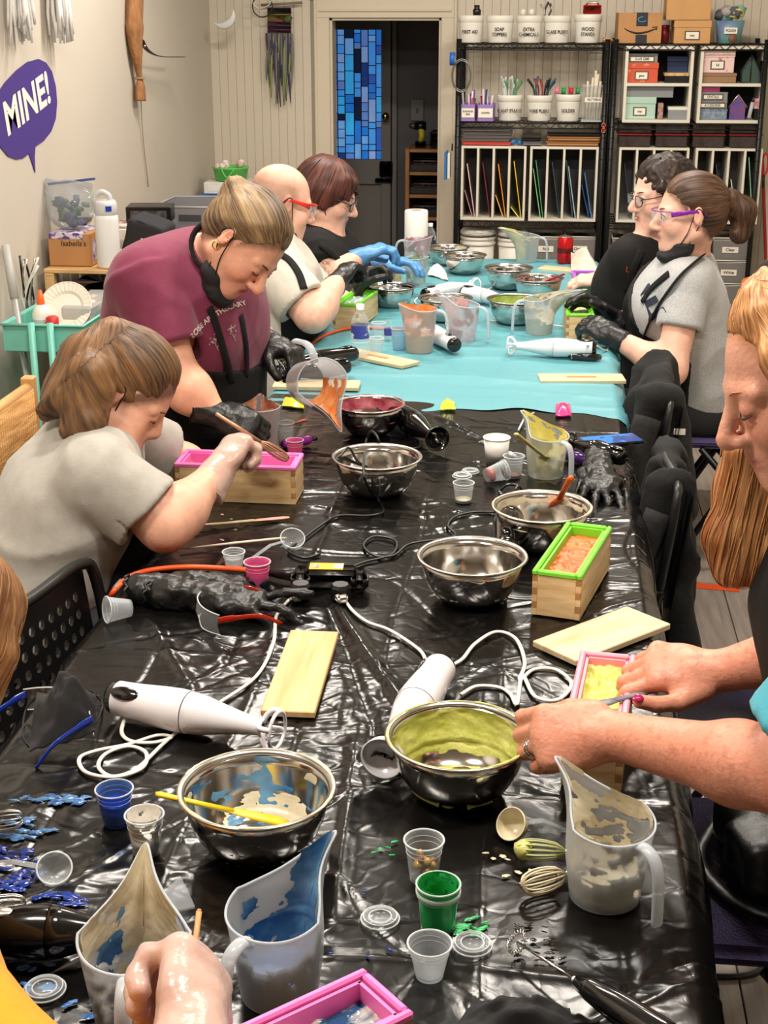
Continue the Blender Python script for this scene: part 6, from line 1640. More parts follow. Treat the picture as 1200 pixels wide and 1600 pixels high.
# ---------------- standing woman in the maroon shirt
def person_maroon():
 F = frame((0.50,-0.34,-0.80),(0.8,-0.1,0.55)); s = .96
 c = nose_anchor(404,456,3.22,F,s); X = HX(c,F,s)
 neck = Q(318,418,3.40); chest = Q(295,480,3.40); pel = Q(258,668,3.45)
 shR = Q(228,438,3.22); shL = Q(352,440,3.62); elR = Q(284,600,3.14); wrR = Q(338,648,3.12); hdR = Q(378,662,3.12)
 elL = Q(385,525,3.56); wrL = Q(420,535,3.50); hdL = Q(464,553,3.46)
 t = person('woman in a maroon lettered shirt and black apron, leaning over to pour',(pel.x,pel.y))
 hR,_ = hand(wrR,hdR - wrR,(0.3,0.5,-0.7),1,curls=[(45,60,40)] * 4,thumb=(45,30),thumb_in=.3,size=1.0)
 hL,_ = hand(wrL,hdL - wrL,(0.2,-.3,-.9),-1,curls=[(50,65,40)] * 4,thumb=(45,30),thumb_in=.3,size=.98)
 tor = torso_prims(pel,chest,neck,shL,shR,(.14,.13))
 body = head_prims(c,F,s,nose=1.1) + [RC(X(-.03,0,-.05),neck,.053,.06,k=.03)] + tor + arm_prims(shR,elR,wrR,(.058,.05,.046,.029)) + arm_prims(shL,elL,wrL,(.056,.048,.045,.029))
 obj('body',sculpt('body',body,.0048,color=skin_color(c,F,s,(228,170,142),flush=.3,hl=((.07,.082),(.002,-.004),(84,60,42))),off=t.location),m_skin,t)
 fw = nrm((0.75,-.35,-.35))
 sh = torso_prims(pel,chest,neck,shL,shR,(.165,.155),k=.08,fwd=fw,belly=.02,bust=.085)
 eR = shR.lerp(elR,.66); cR = sleeve(sh,shR,eR,.088,.086,.018); eL = shL.lerp(elL,.75); cL = sleeve(sh,shL,eL,.078,.074,.014)
 d = (neck - chest).normalized()
 sh_all = sh + [SUB(RC(neck + fw * .015,neck + fw * .05 + d * .12,.072,.10),.008),cR,cL,HALF(pel + Vector((0,0,.06)),(0,0,-1))]
 bv = garment(t,'shirt',sh_all,.006,fold(.006,(6,6,7),21),fabric('maroon_jersey',(116,44,70)))
 m_print = M('pale_print',(206,186,178),.7)
 print_on(t,bv,text_mesh('ROSE APOTHECARY',.1,bold=.003),(300,531),(386,476),'lettering',m_print,arch=.10,Y=3.2,k=.95)
 for (cx,cy) in ((340,540),(366,524)):
  fm = MB(); rg = random.Random(cx)
  for i in range(14): fm.blob((rg.gauss(0,.3),rg.gauss(0,.3),0),(.09,.09,.002),6)
  fm.box((.05,-.75,0),(.08,.8,.002)); fm.box((.2,-.7,0),(.3,.08,.002),rot=RZ(.7)); fm.box((-1,0,0),(.01,.01,.002)); fm.box((1,0,0),(.01,.01,.002))
  print_on(t,bv,fm.mesh('rose_print',False),(cx - 13,cy + 14),(cx + 13,cy + 2),'rose_print',m_print,Y=3.2)
 # apron: bib over the belly, skirt to the thighs, straps
 ap = [x for x in torso_prims(pel,chest,neck,shL,shR,(.165,.155),k=.08,fwd=fw,belly=.035,bust=.085)] + [RC(pel,(pel.x + .05,pel.y - .02,.40),.17,.19,k=.06),RC(pel + Vector((.02,-.1,0)),(pel.x + .07,pel.y - .12,.40),.14,.15,k=.06)]
 ap += [HALF(chest + fw * .02 - d * .07,d),HALF(pel - fw * .05,-fw),HALF((0,0,.38),(0,0,-1))]
 obj('apron',sculpt('apron',ap,.007,inflate=.007,post=fold(.007,(6,6,5),31),off=t.location),m_apron,t)
 strap(t,bv,[(362,600),(352,560),(342,525),(334,500),(326,480)],.010,m_apron,Y=3.1)
 strap(t,bv,[(384,590),(384,550),(380,520),(375,492)],.010,m_apron,Y=3.2)
 nk = [X(-.03,0,-.075) + axis_rot(neck - X(-.03,0,-.05)) @ Vector((.062 * math.cos(a * D2 / 24),.062 * math.sin(a * D2 / 24),.0)) for a in range(25)]
 wobj('apron_strap',MB().tube(nk,.008,8,cap=False,flat=.35),m_apron,t)
 obj('trousers',sculpt('trousers',[RC(pel + Vector((0,-.08,-.02)),pel + Vector((0,.08,-.02)),.14,.14)] + legs(pel + Vector((0,.1,0)),pel + Vector((0,-.1,0)),(pel.x + .06,pel.y + .1,.48),(pel.x + .06,pel.y - .1,.48),(pel.x,pel.y + .1,.08),(pel.x,pel.y - .1,.08),(.1,.075,.055)),.011,off=t.location),m_jean,t)
 shoes(t,[(pel.x,pel.y + .1,.045),(pel.x,pel.y - .1,.045)],(1,-.2,0),m_shoe)
 bn = X(-.114,0,.036); fl = flow_about(X(.0,0,.03),bn - X(.0,0,.03))
 hp = cap_prims(c,F,s,.011,((.07,.082),(.002,-.004)),back=.006) + [EL(bn,(.036,.04,.036),np.array(F),k=.012),EL(X(-.095,0,.048),(.028,.034,.03),np.array(F),k=.02),RC(X(-.125,-.02,.05),X(-.14,.02,.04),.02,.02,k=.01)]
 dr = bn - X(.0,0,.03)
 hair_obj(t,hp,.0042,groove(fl,.0024,130,9),fl,hair_mat('highlighted_hair',(58,40,27),(190,156,108),.42),lambda p: dr,520,seed=3)
 wobj('hair_tie',MB().tube([X(-.096,0,.046) + axis_rot(bn - X(0,0,.03)) @ Vector((.034 * math.cos(a * D2 / 20),.034 * math.sin(a * D2 / 20),0)) for a in range(21)],.005,6,cap=False),m_blk,t)
 wobj('earring',MB().tube([X(-.012,-.082,-.036) + Vector((.008 * math.cos(a * D2 / 16),0,.008 * math.sin(a * D2 / 16) - .006)) for a in range(17)],.0018,6,cap=False),M('gold',(220,170,80),.25,1.0),t)
 add_face(t,c,F,s,(84,58,40)); add_mask(t,c,F,s,(-1,))
 glove_on(t,hR,'black',wrR,hdR - wrR,.005,.002,.05,.037,5); glove_on(t,hL,'black',wrL,hdL - wrL,.005,.002,.04,.036,6)
person_maroon()

# ---------------- bald man in the white shirt
def person_bald():
 F = frame((0.80,0.50,-0.30),(0,0,1)); s = 1.0
 c = Q(441,316,4.62); X = HX(c,F,s)
 neck = Q(418,388,4.58); chest = Q(420,452,4.60); pel = Q(418,590,4.62)
 shR = Q(428,428,4.42); shL = Q(448,412,4.85); elR = Q(488,492,4.36); wrR = Q(528,440,4.56); hdR = Q(548,414,4.64); elL = Q(520,500,4.85); wrL = Q(555,455,4.9); hdL = Q(570,436,4.92)
 t = person('bald man in a white shirt with red safety glasses and black gloves',(pel.x,pel.y))
 hR,_ = hand(wrR,hdR - wrR,(0.4,0.5,-0.6),1,curls=[(40,55,35)] * 4,thumb=(45,30),thumb_in=.3)
 hL,_ = hand(wrL,hdL - wrL,(0.4,-.3,-.6),-1,curls=[(40,55,35)] * 4,thumb=(45,30),thumb_in=.3)
 body = head_prims(c,F,s,jaw=1.12) + [RC(X(-.03,0,-.04),neck,.058,.066,k=.03)] + torso_prims(pel,chest,neck,shL,shR,(.14,.14)) + arm_prims(shR,elR,wrR,(.06,.056,.052,.032)) + arm_prims(shL,elL,wrL,(.06,.056,.052,.032))
 st = lambda q: (0.55 * np.clip((0.06 - np.abs(q[:,2] - 0.02)) / .03,0,1) * (q[:,0] < 0.03) * np.clip((-q[:,0] + .03) / .03,0,1),(122,92,70))
 obj('body',sculpt('body',body,.005,color=skin_color(c,F,s,(232,182,160),flush=.3,stubble=st),off=t.location),m_skin,t)
 sh = torso_prims(pel,chest,neck,shL,shR,(.17,.16),k=.08); eR = shR.lerp(elR,.72); cR = sleeve(sh,shR,eR,.085,.084,.018); eL = shL.lerp(elL,.7); cL = sleeve(sh,shL,eL,.08,.08,.016)
 d = (neck - chest).normalized()
 bv = garment(t,'shirt',sh + [SUB(RC(neck + d * .01,neck + d * .1,.066,.09),.01),cR,cL],.0068,fold(.006,(6,6,7),41),fabric('white_jersey',(206,198,186)))
 ap = torso_prims(pel,chest,neck,shL,shR,(.17,.16),k=.08) + [RC(pel,pel + Vector((.25,0,-.02)),.14,.13,k=.05),HALF(pel + Vector((.04,0,0)),(-1,-.25,0)),HALF(chest - d * .02,d)]
 obj('apron',sculpt('apron',ap,.009,inflate=.008,post=fold(.006,(6,6,6),43),off=t.location),m_apron,t)
 strap(t,bv,[(438,398),(452,408),(466,428),(474,452)],.013,m_apron,Y=4.4)
 obj('trousers',sculpt('trousers',legs(pel + Vector((0,.1,0)),pel + Vector((0,-.1,0)),(-.55,4.7,.5),(-.55,4.5,.5),(-.55,4.7,.08),(-.55,4.5,.08),(.1,.075,.05)),.012,off=t.location),m_jean,t)
 shoes(t,[(-.55,4.7,.045),(-.55,4.5,.045)],(1,0,0),m_shoe)
 add_glasses(t,c,F,s,M('red_temple',(214,42,26),.25),wrap=True,thick=.003); add_face(t,c,F,s,(120,90,66)); add_mask(t,c,F,s,(-1,))
 glove_on(t,hR,'black',wrR,hdR - wrR,.0055,.002,.03,.038,7); glove_on(t,hL,'black',wrL,hdL - wrL,.0055,.002,.03,.038,8)
person_bald()

# ---------------- woman with the auburn bob
def person_bob():
 F = frame((0.92,-0.02,-0.36),(0,0,1)); s = 1.0
 c = nose_anchor(556,336,5.12,F,s); X = HX(c,F,s)
 neck = Q(505,385,5.12); chest = Q(498,430,5.15); pel = Q(480,560,5.15)
 shR = Q(488,398,4.97); shL = Q(520,392,5.35); elR = Q(500,440,4.92); wrR = Q(563,402,5.02); hdR = Q(595,388,5.05); elL = Q(548,430,5.35); wrL = Q(598,412,5.28); hdL = Q(635,408,5.26)
 t = person('woman with an auburn bob, black shirt, tattooed arm and blue gloves',(pel.x,pel.y))
 hR,_ = hand(wrR,hdR - wrR,(0.3,0.2,-0.9),1,curls=[(35,50,30)] * 4,thumb=(40,30),thumb_in=.3)
 hL,_ = hand(wrL,hdL - wrL,(0.1,-.2,-1),-1,curls=[(20,35,20)] * 4,thumb=(40,20))
 body = head_prims(c,F,s,jaw=1.15) + [RC(X(-.03,0,-.04),neck,.056,.064,k=.03)] + torso_prims(pel,chest,neck,shL,shR,(.15,.14)) + arm_prims(shR,elR,wrR,(.068,.06,.052,.03)) + arm_prims(shL,elL,wrL,(.062,.055,.048,.03))
 base_fn = skin_color(c,F,s,(230,182,160),flush=.3); mA = np.array(shR.lerp(elR,.75))
 def tat(p):
  col = base_fn(p); r = np.linalg.norm(p - mA,axis=1); n = noise3(p * 70 + 40,71); n2_ = noise3(p * 140 + 40,73)
  w = np.clip((.085 - r) / .02,0,1) * (np.abs(n - .5) < .07) * .75 + np.clip((.075 - r) / .02,0,1) * (n2_ > .68) * .5; w = np.clip(w,0,.8)[:,None]
  return col * (1 - w) + np.array(srgb(70,62,64)) * w
 obj('body',sculpt('body',body,.005,color=tat,off=t.location),m_skin,t)
 sh = torso_prims(pel,chest,neck,shL,shR,(.18,.168),k=.08); eR = shR.lerp(elR,.42); cR = sleeve(sh,shR,eR,.088,.088,.018); eL = shL.lerp(elL,.5); cL = sleeve(sh,shL,eL,.08,.08,.016)
 d = (neck - chest).normalized(); m_bl = fabric('black_jersey',(24,22,22))
 bv = garment(t,'shirt',sh + [SUB(RC(neck + d * .02,neck + d * .1,.064,.085),.01),cR,cL],.0068,fold(.006,(6,6,7),51),m_bl)
 ap = torso_prims(pel,chest,neck,shL,shR,(.18,.168),k=.08) + [RC(pel,pel + Vector((.25,0,-.02)),.14,.13,k=.05),HALF(pel + Vector((.05,0,0)),(-1,-.1,0)),HALF(chest - d * .0,d)]
 obj('apron',sculpt('apron',ap,.01,inflate=.008,post=fold(.006,(6,6,6),53),off=t.location),m_apron,t)
 strap(t,bv,[(500,382),(512,392),(528,406),(542,422)],.013,m_apron,Y=5)
 obj('trousers',sculpt('trousers',legs(pel + Vector((0,.1,0)),pel + Vector((0,-.1,0)),(-.55,5.25,.5),(-.55,5.05,.5),(-.55,5.25,.08),(-.55,5.05,.08),(.1,.075,.05)),.012,off=t.location),m_jean,t)
 shoes(t,[(-.55,5.25,.045),(-.55,5.05,.045)],(1,0,0),m_shoe)
 fl = flow_about(X(-.01,0,.03),F @ Vector((0,0,1)))
 hp = [EL(X(-.016,0,.036),(.116,.094,.098),np.array(F)),RC(X(-.05,-.05,.0),X(-.045,-.06,-.085),.05,.034,k=.03),RC(X(-.05,.05,.0),X(-.045,.06,-.085),.05,.034,k=.03),RC(X(-.07,0,0),X(-.06,0,-.09),.06,.045,k=.03),RC(X(.0,-.076,.02),X(.005,-.078,-.03),.024,.018,k=.02),RC(X(.05,-.05,.075),X(.085,-.062,.02),.022,.01,k=.02),RC(X(.04,.05,.08),X(.09,.05,.03),.022,.012,k=.02),RC(X(.08,-.03,.075),X(.1,-.02,.05),.016,.008,k=.02),
   SUB(EL(X(.10,0,-.05),(.085,.078,.105),np.array(F)),.01)]
 hair_obj(t,hp,.0048,groove(fl,.0022,110,15),fl,hair_mat('auburn_hair',(46,18,14),(122,62,44),.5),lambda p: F @ Vector((0,0,-1)),260,seed=4)
 add_glasses(t,c,F,s,M('tortoise',(62,42,26),.3)); add_face(t,c,F,s,(74,44,34)); add_mask(t,c,F,s,(-1,))
 m_bgl = M('blue_nitrile',(86,148,206),.45,bump=.2,bscale=70)
 MATS['tmp'] = m_bgl
 for (h_,w_,hd_,sd) in ((hR,wrR,hdR,9),(hL,wrL,hdL,10)):
  dd_ = nrm(hd_ - w_); pr = h_ + [CC(w_ - dd_ * .03,w_ + dd_ * .02,.036,.03,k=.012)]
  obj('glove',sculpt('glove',pr,.0055,off=t.location,inflate=.002,post=lambda D,p: D + .002 * (noise3(p * 75,3) - .5)),m_bgl,t)
  ax = axis_rot(dd_); wobj('glove_cuff',MB().tube([w_ - dd_ * .03 + ax @ Vector((.036 * math.cos(a * D2 / 24),.036 * math.sin(a * D2 / 24),0)) for a in range(25)],.0025,6,cap=False),m_bgl,t)
person_bob()
# ---------------- curly-haired woman in the black shirt
def person_curly():
 F = frame((-0.86,-0.36,-0.14),(0.05,0,1)); s = 0.99
 c = nose_anchor(984,327,4.96,F,s); X = HX(c,F,s)
 neck = Q(1010,398,5.08); chest = Q(1003,440,5.1); pel = Q(1030,560,5.15)
 shL = Q(985,404,4.92); shR = Q(1020,396,5.3); elL = Q(962,482,4.92); wrL = Q(952,492,4.98); elR = Q(985,470,5.32); wrR = Q(945,470,5.2)
 elL = Vector((.34,4.98,.82)); wrL = Vector((.19,5.06,.85))
 t = person('smiling curly dark-haired woman in glasses and a black printed shirt',(pel.x,pel.y))
 hL,_ = hand(wrL,(-1,.1,-.05),(0,.3,-1),-1,curls=[(30,45,30)] * 4,size=.95); hR,_ = hand(wrR,(-1,-.2,-.05),(0,-.3,-1),1,curls=[(30,45,30)] * 4,size=.95)
 body = head_prims(c,F,s) + [RC(X(-.03,0,-.04),neck,.05,.056,k=.03)] + torso_prims(pel,chest,neck,shL,shR,(.13,.12)) + arm_prims(shL,elL,wrL) + arm_prims(shR,elR,wrR) + hL + hR
 obj('body',sculpt('body',body,.0048,color=skin_color(c,F,s,(236,188,168),lip=(176,84,84),flush=.3),off=t.location),m_skin,t)
 fw = nrm((-.9,-.2,-.1)); sh = torso_prims(pel,chest,neck,shL,shR,(.155,.142),k=.07,fwd=fw,belly=0,bust=.075); cL = sleeve(sh,shL,shL.lerp(elL,.75),.074,.074,.016); cR = sleeve(sh,shR,shR.lerp(elR,.7),.07,.07,.014)
 d = (neck - chest).normalized()
 bv = garment(t,'shirt',sh + [SUB(RC(neck + d * .01 + fw * .01,neck + d * .1,.066,.09),.01),cL,cR],.0068,fold(.005,(6,6,7),61),fabric('black_jersey',(24,22,22)))
 ap = torso_prims(pel,chest,neck,shL,shR,(.155,.142),k=.07,fwd=fw,belly=.02,bust=.075) + [RC(pel,pel + Vector((-.22,0,-.02)),.14,.13,k=.05),HALF(pel + Vector((-.02,0,0)),(1,0,0)),HALF(chest - d * .07,d)]
 obj('apron',sculpt('apron',ap,.009,inflate=.008,post=fold(.006,(6,6,6),63),off=t.location),m_apron,t)
 print_on(t,bv,text_mesh('LEOPARD',.1,bold=.002),(978,424),(1026,432),'lettering',M('rust_print',(150,56,40),.7),Y=4.9,arch=-.1)
 strap(t,bv,[(1002,392),(994,410),(986,432),(980,455)],.013,m_apron,Y=4.9)
 obj('trousers',sculpt('trousers',legs(pel + Vector((0,.1,0)),pel + Vector((0,-.1,0)),(.1,5.25,.5),(.1,5.05,.5),(.1,5.25,.08),(.1,5.05,.08)),.012,off=t.location),m_jean,t)
 shoes(t,[(.1,5.25,.045),(.1,5.05,.045)],(-1,0,0),m_shoe)
 fl = flow_about(X(-.01,0,.03),F @ Vector((0,0,1)))
 hp = cap_prims(c,F,s,.02,((.082,.082),(.02,-.02)))
 rg = random.Random(8)
 for i in range(110):
  sg = rg.choice((-1,1)); a = rg.uniform(0.15,2.9) * sg; r0 = rg.uniform(.085,.105); z = rg.uniform(-.2,.06)
  f_ = -.012 + r0 * math.cos(a) * 1.05; l_ = r0 * math.sin(a) * .95
  if f_ > .055: continue
  if f_ > .012 and z < .03: continue
  hp.append(SP(X(f_,l_,z),rg.uniform(.016,.026),k=.012))
 po = lambda D,p: D + .006 * (noise3(p * 75 + 40,81) - .5) * 2 + .003 * (noise3(p * 170 + 40,82) - .5) * 2
 obj('hair',sculpt('hair',hp,.0045,post=po,off=t.location,flow=fl),hair_mat('dark_curly_hair',(20,13,10),(74,50,38),.45),t)
 add_glasses(t,c,F,s,M('dark_rim',(40,34,44),.3)); add_face(t,c,F,s,(50,34,26),eyes='open')
 wobj('teeth',MB().tube([X(.094,-.017,-.062),X(.0995,0,-.0645),X(.094,.017,-.062)],[.002,.0042,.002],8,flat=.9),M('teeth',(236,228,216),.25),t)
person_curly()

# ---------------- woman with the ponytail in the heather grey shirt
def person_ponytail():
 F = frame((-0.97,-0.12,-0.10),(0.03,0,1)); s = 1.0
 c = nose_anchor(1017,354,4.50,F,s); X = HX(c,F,s)
 neck = Q(1072,418,4.6); chest = Q(1062,474,4.6); pel = Q(1085,610,4.66)
 shL = Q(1074,448,4.42); shR = Q(1042,440,4.80); elL = Q(1048,578,4.32); wrL = Q(962,528,4.42); hdL = Q(928,508,4.46); elR = Q(1010,515,4.82); wrR = Q(958,497,4.68); hdR = Q(932,478,4.68)
 t = person('woman with a ponytail, purple safety glasses and a heather grey lettered shirt',(pel.x,pel.y))
 hL,_ = hand(wrL,hdL - wrL,(-.1,.6,-.7),-1,curls=[(30,40,25)] * 4,thumb=(40,25),thumb_in=.2); hR,_ = hand(wrR,hdR - wrR,(-.4,-.5,-.6),1,curls=[(20,35,20)] * 4,thumb=(45,20))
 body = head_prims(c,F,s) + [RC(X(-.03,0,-.04),neck,.05,.057,k=.03)] + torso_prims(pel,chest,neck,shL,shR,(.13,.12)) + arm_prims(shL,elL,wrL,(.055,.05,.044,.028)) + arm_prims(shR,elR,wrR,(.055,.05,.044,.028))
 obj('body',sculpt('body',body,.0045,color=skin_color(c,F,s,(234,182,160),lip=(184,92,88),flush=.28,hl=((.07,.078),(.002,-.006),(70,48,34))),off=t.location),m_skin,t)
 fw = nrm((-1,-.1,-.1)); sh = torso_prims(pel,chest,neck,shL,shR,(.145,.132),k=.07,fwd=fw,belly=0,bust=.07); cL = sleeve(sh,shL,shL.lerp(elL,.5),.068,.07,.012); cR = sleeve(sh,shR,shR.lerp(elR,.7),.078,.08,.016)
 d = (neck - chest).normalized(); sh_all = sh + [SUB(RC(neck + d * .015 + fw * .01,neck + d * .1,.062,.085),.01),cL,cR]
 bv = garment(t,'shirt',sh_all,.0064,fold(.006,(6,6,8),65),M('heather_grey_jersey',(176,177,178),.85,var=.14,vscale=220,bump=.1,bscale=260,sheen=.15))
 ap = torso_prims(pel,chest,neck,shL,shR,(.145,.132),k=.07,fwd=fw,belly=.03,bust=.07) + [RC(pel,pel + Vector((-.25,0,-.02)),.14,.13,k=.05),HALF(pel + Vector((-.04,0,0)),(1,.0,.0)),HALF(chest + fw * .05 - d * .02,d + Vector((.3,-.5,0)))]
 obj('apron',sculpt('apron',ap,.008,inflate=.01,post=fold(.007,(6,6,6),67),off=t.location),m_apron,t)
 strap(t,bv,[(1096,402),(1084,412),(1066,428),(1048,450),(1030,478),(1012,512),(1004,540)],.016,m_apron,Y=4.4)
 strap(t,bv,[(1046,428),(1036,436),(1018,452),(1004,472)],.013,m_apron,Y=4.5)
 print_on(t,bv,text_mesh('E',.15,bold=.004),(1014,504),(1042,488),'lettering',M('navy_print',(40,46,70),.7),Y=4.4)
 obj('trousers',sculpt('trousers',[RC(pel + Vector((0,-.08,-.02)),pel + Vector((0,.08,-.02)),.14,.14)] + legs(pel + Vector((0,.1,0)),pel + Vector((0,-.1,0)),(.1,4.75,.5),(.1,4.55,.5),(.1,4.75,.08),(.1,4.55,.08)),.01,post=fold(.004,(7,7,7),69),off=t.location),M('grey_trousers',(44,44,48),.85,bump=.1),t)
 shoes(t,[(.1,4.75,.045),(.1,4.55,.045)],(-1,0,0),m_shoe)
 kt = X(-.118,0,.035); fl = flow_about(X(.0,0,.035),kt - X(.02,0,.035)); flp = flow_about(kt,(0,0,1))
 def fl2(p): q = (p - np.array(c)) @ np.array(F); return np.where((q[:,0] < -.122)[:,None],flp(p),fl(p))
 hp = cap_prims(c,F,s,.009,((.07,.078),(.002,-.006))) + [SP(kt,.022,k=.012),RC(X(-.135,0,.03),X(-.165,0,-.01),.026,.036,k=.015),RC(X(-.165,0,-.01),X(-.155,0,-.085),.038,.024,k=.02),SP(X(-.14,.01,-.08),.022),SP(X(-.175,-.01,-.06),.02)]
 po_ = groove(fl2,.002,120,17)
 d1 = kt - X(.02,0,.035)
 hair_obj(t,hp,.0044,po_,fl2,hair_mat('chestnut_hair',(42,26,18),(128,88,58),.5),lambda p: d1 if (F.transposed() @ (p - c)).x > -.122 else Vector((.2,0,-1)),360,seed=5)
 wobj('hair_tie',MB().tube([X(-.112,.026 * math.cos(a * D2 / 20),.038 + .026 * math.sin(a * D2 / 20)) for a in range(21)],.005,6,cap=False),M('pink_tie',(236,150,160),.5),t)
 m_pur = M('purple_temple',(130,36,160),.2)
 add_glasses(t,c,F,s,m_pur,wrap=True,thick=.0015); add_face(t,c,F,s,(70,46,32),eyes='open'); add_mask(t,c,F,s,(1,))
 wobj('teeth',MB().tube([X(.093,-.014,-.0625),X(.0985,0,-.0645),X(.093,.014,-.0625)],[.0015,.0032,.0015],8),M('teeth',(236,228,216),.25),t)
 glove_on(t,hL,'black',wrL,hdL - wrL,.0055,.002,.035,.036,11); glove_on(t,hR,'black',wrR,hdR - wrR,.0055,.002,.035,.036,12)
person_ponytail()

# ---------------- red-haired woman close by at the right
def person_red():
 F = frame((-0.88,-0.16,-0.44),(-0.42,0,0.9)); s = 1.0
 c = nose_anchor(1128,692,1.62,F,s); X = HX(c,F,s)
 neck = c + Vector((.10,.02,-.155)); chest = c + Vector((.152,.02,-.30)); pel = c + Vector((.25,.02,-.62))
 shL = chest + Vector((-.02,-.19,.09)); shR = chest + Vector((-.02,.19,.08))
 wrL = Q(962,1150,1.64); elL = Q(1240,1212,1.46); wrR = Q(1122,1050,1.88); elR = Q(1300,1010,1.84)
 kL = Q(850,1152,1.635); kR = Q(1044,1042,1.88)
 t = person('red-haired woman in the near corner, spooning lime batter with bare hands',(pel.x,pel.y))
 hL,tipL = hand(wrL,kL - wrL,(-.1,.72,-.62),-1,curls=[(52,68,40),(58,72,45),(62,75,45),(64,75,45)],thumb=(25,25),thumb_in=.5,size=1.06,fat=1.12)
 hR,tipR = hand(wrR,kR - wrR,(0,.45,-.88),1,curls=[(30,42,28),(38,50,35),(46,55,40),(52,58,40)],thumb=(38,16),thumb_in=-.42,size=1.04,fat=1.08)
 body = head_prims(c,F,s,nose=.92) + [RC(X(-.035,0,-.05),neck,.052,.058,k=.03)] + torso_prims(pel,chest,neck,shL,shR,(.14,.13)) + arm_prims(shL,elL,wrL,(.056,.047,.043,.030)) + arm_prims(shR,elR,wrR,(.056,.048,.042,.029)) + hL + hR
 base_fn = skin_color(c,F,s,(222,164,140),lip=(190,100,108),flush=.35,hl=((.066,.092),(.0,.02),(190,128,76)))
 def freck(p):
  col = base_fn(p); q = (p - np.array(c)); far = np.linalg.norm(q,axis=1) > .2
  n = noise3(p * 150 + 40,91); w = (n > .72) * far * .35; n2_ = noise3(p * 22 + 40,92); red = np.array([1.0,.84,.8])
  col = np.where(far[:,None],col * np.array([.93,.80,.74]),col); col = col * (1 - (np.clip(n2_ - .45,0,.4) * 1.2)[:,None] * (1 - red)); return np.clip(col * (1 - w[:,None] * np.array([.3,.5,.55])),0,1)
 obj('body',sculpt('body',body,.0034,color=freck,off=t.location,smooth_it=2),attr_mat('near_skin',.42,bump=.25,bscale=190,mottle=.07,mscale=70,sss=.12),t)
 m_nail = M('magenta_nail',(170,26,84),.15,coat=.5)
 for i,(p_,d_) in enumerate(tipR):
  nn = (Vector((0,-.45,.88)) if i < 4 else Vector((0,-.55,.8))); R_ = axis_rot(nn,d_)
  wobj('fingernail',xf(MB().blob((0,0,0),(.0085 if i == 4 else .0072,.0065 if i == 4 else .0055,.0022),12),TR(p_ + d_ * .003 + nn.normalized() * .0085,R_)),m_nail,t)
 # shirt, apron
 sh = torso_prims(pel,chest,neck,shL,shR,(.165,.155),k=.08); cL = sleeve(sh,shL,shL.lerp(elL,.85),.088,.086,.022); cR = sleeve(sh,shR,shR.lerp(elR,.6),.085,.084,.02)
 d = (neck - chest).normalized()
 obj('shirt',sculpt('shirt',sh + [SUB(RC(neck + d * .01,neck + d * .1,.066,.09),.01),cL,cR],.0075,post=fold(.005,(6,6,7),95),off=t.location),fabric('turquoise_jersey',(70,160,178)),t)
 fw = Vector((-1,0,-.2)).normalized()
 ap = torso_prims(pel,chest,neck,shL,shR,(.165,.155),k=.08) + [HALF(chest + Vector((-.05,0,0)),(1,0,.2)),HALF(chest + Vector((0,0,.1)),(0,0,1))]
 obj('apron',sculpt('apron',ap,.0085,inflate=.01,post=fold(.004,(6,6,6),97),off=t.location),m_apron,t)
 obj('trousers',sculpt('trousers',[RC(pel + Vector((0,-.08,0)),pel + Vector((0,.08,0)),.14,.14)] + legs(pel + Vector((0,.1,0)),pel + Vector((0,-.1,0)),pel + Vector((-.05,.1,-.35)),pel + Vector((-.05,-.1,-.35)),(pel.x,pel.y + .1,.08),(pel.x,pel.y - .1,.08)),.013,off=t.location),m_jean,t)
 shoes(t,[(pel.x,pel.y + .1,.045),(pel.x,pel.y - .1,.045)],(-1,0,0),m_shoe)
 # long red hair: cap swept back, far side falls past the chin and curls
 fla = flow_about(X(-.03,0,.05),F @ Vector((.35,0,1))); flc = flow_about(Q(1190,800,1.77),(0.15,0,1))
 def fl(p): q = (p - np.array(c)) @ np.array(F); return np.where((q[:,2] < -.07)[:,None],flc(p),fla(p))
 hp = cap_prims(c,F,s,.016,((.066,.092),(.0,.02)),back=.01) + [RC(X(-.09,.0,.02),X(-.12,0,-.16),.07,.06,k=.03),
  RC(X(.03,.066,.05),X(.02,.088,-.06),.026,.026,k=.02),RC(X(.02,-.07,.05),X(-.01,-.088,-.05),.026,.026,k=.02),RC(X(-.01,-.08,-.04),X(.035,-.095,-.17),.03,.034,k=.02),RC(X(.035,-.095,-.17),X(.085,-.10,-.235),.036,.03,k=.02),RC(X(.085,-.10,-.235),X(.06,-.09,-.27),.03,.024,k=.02),
  RC(Q(1180,640,1.72),Q(1160,760,1.74),.03,.03,k=.02),RC(Q(1160,760,1.74),Q(1142,840,1.72),.03,.028,k=.02),RC(Q(1142,840,1.72),Q(1152,884,1.71),.028,.024,k=.02),RC(Q(1152,884,1.71),Q(1205,888,1.70),.024,.026,k=.02),RC(Q(1200,740,1.74),Q(1190,850,1.72),.036,.04,k=.02),
  RC(X(-.06,.08,.0),X(-.09,.09,-.18),.04,.04,k=.02),RC(X(-.05,-.08,.0),X(-.05,-.1,-.2),.045,.05,k=.02),RC(X(-.04,-.1,-.18),X(.02,-.1,-.26),.045,.035,k=.02)]
 hair_obj(t,hp,.0038,groove(fl,.003,120,23,34),fl,hair_mat('red_hair',(134,72,32),(236,184,122),.55,.38),lambda p: F @ Vector((-.35,0,-1)) if (F.transposed() @ (p - c)).z > -.07 else Vector((-.12,0,-1)),700,(.06,.2),.0009,seed=6)
 wobj('headband',MB().tube(spline([X(.02,-.088,.06),X(.0,-.06,.115),X(-.01,0,.135),X(0.0,.06,.115),X(.02,.088,.06)],6),.006,8,flat=.5),m_blk,t)
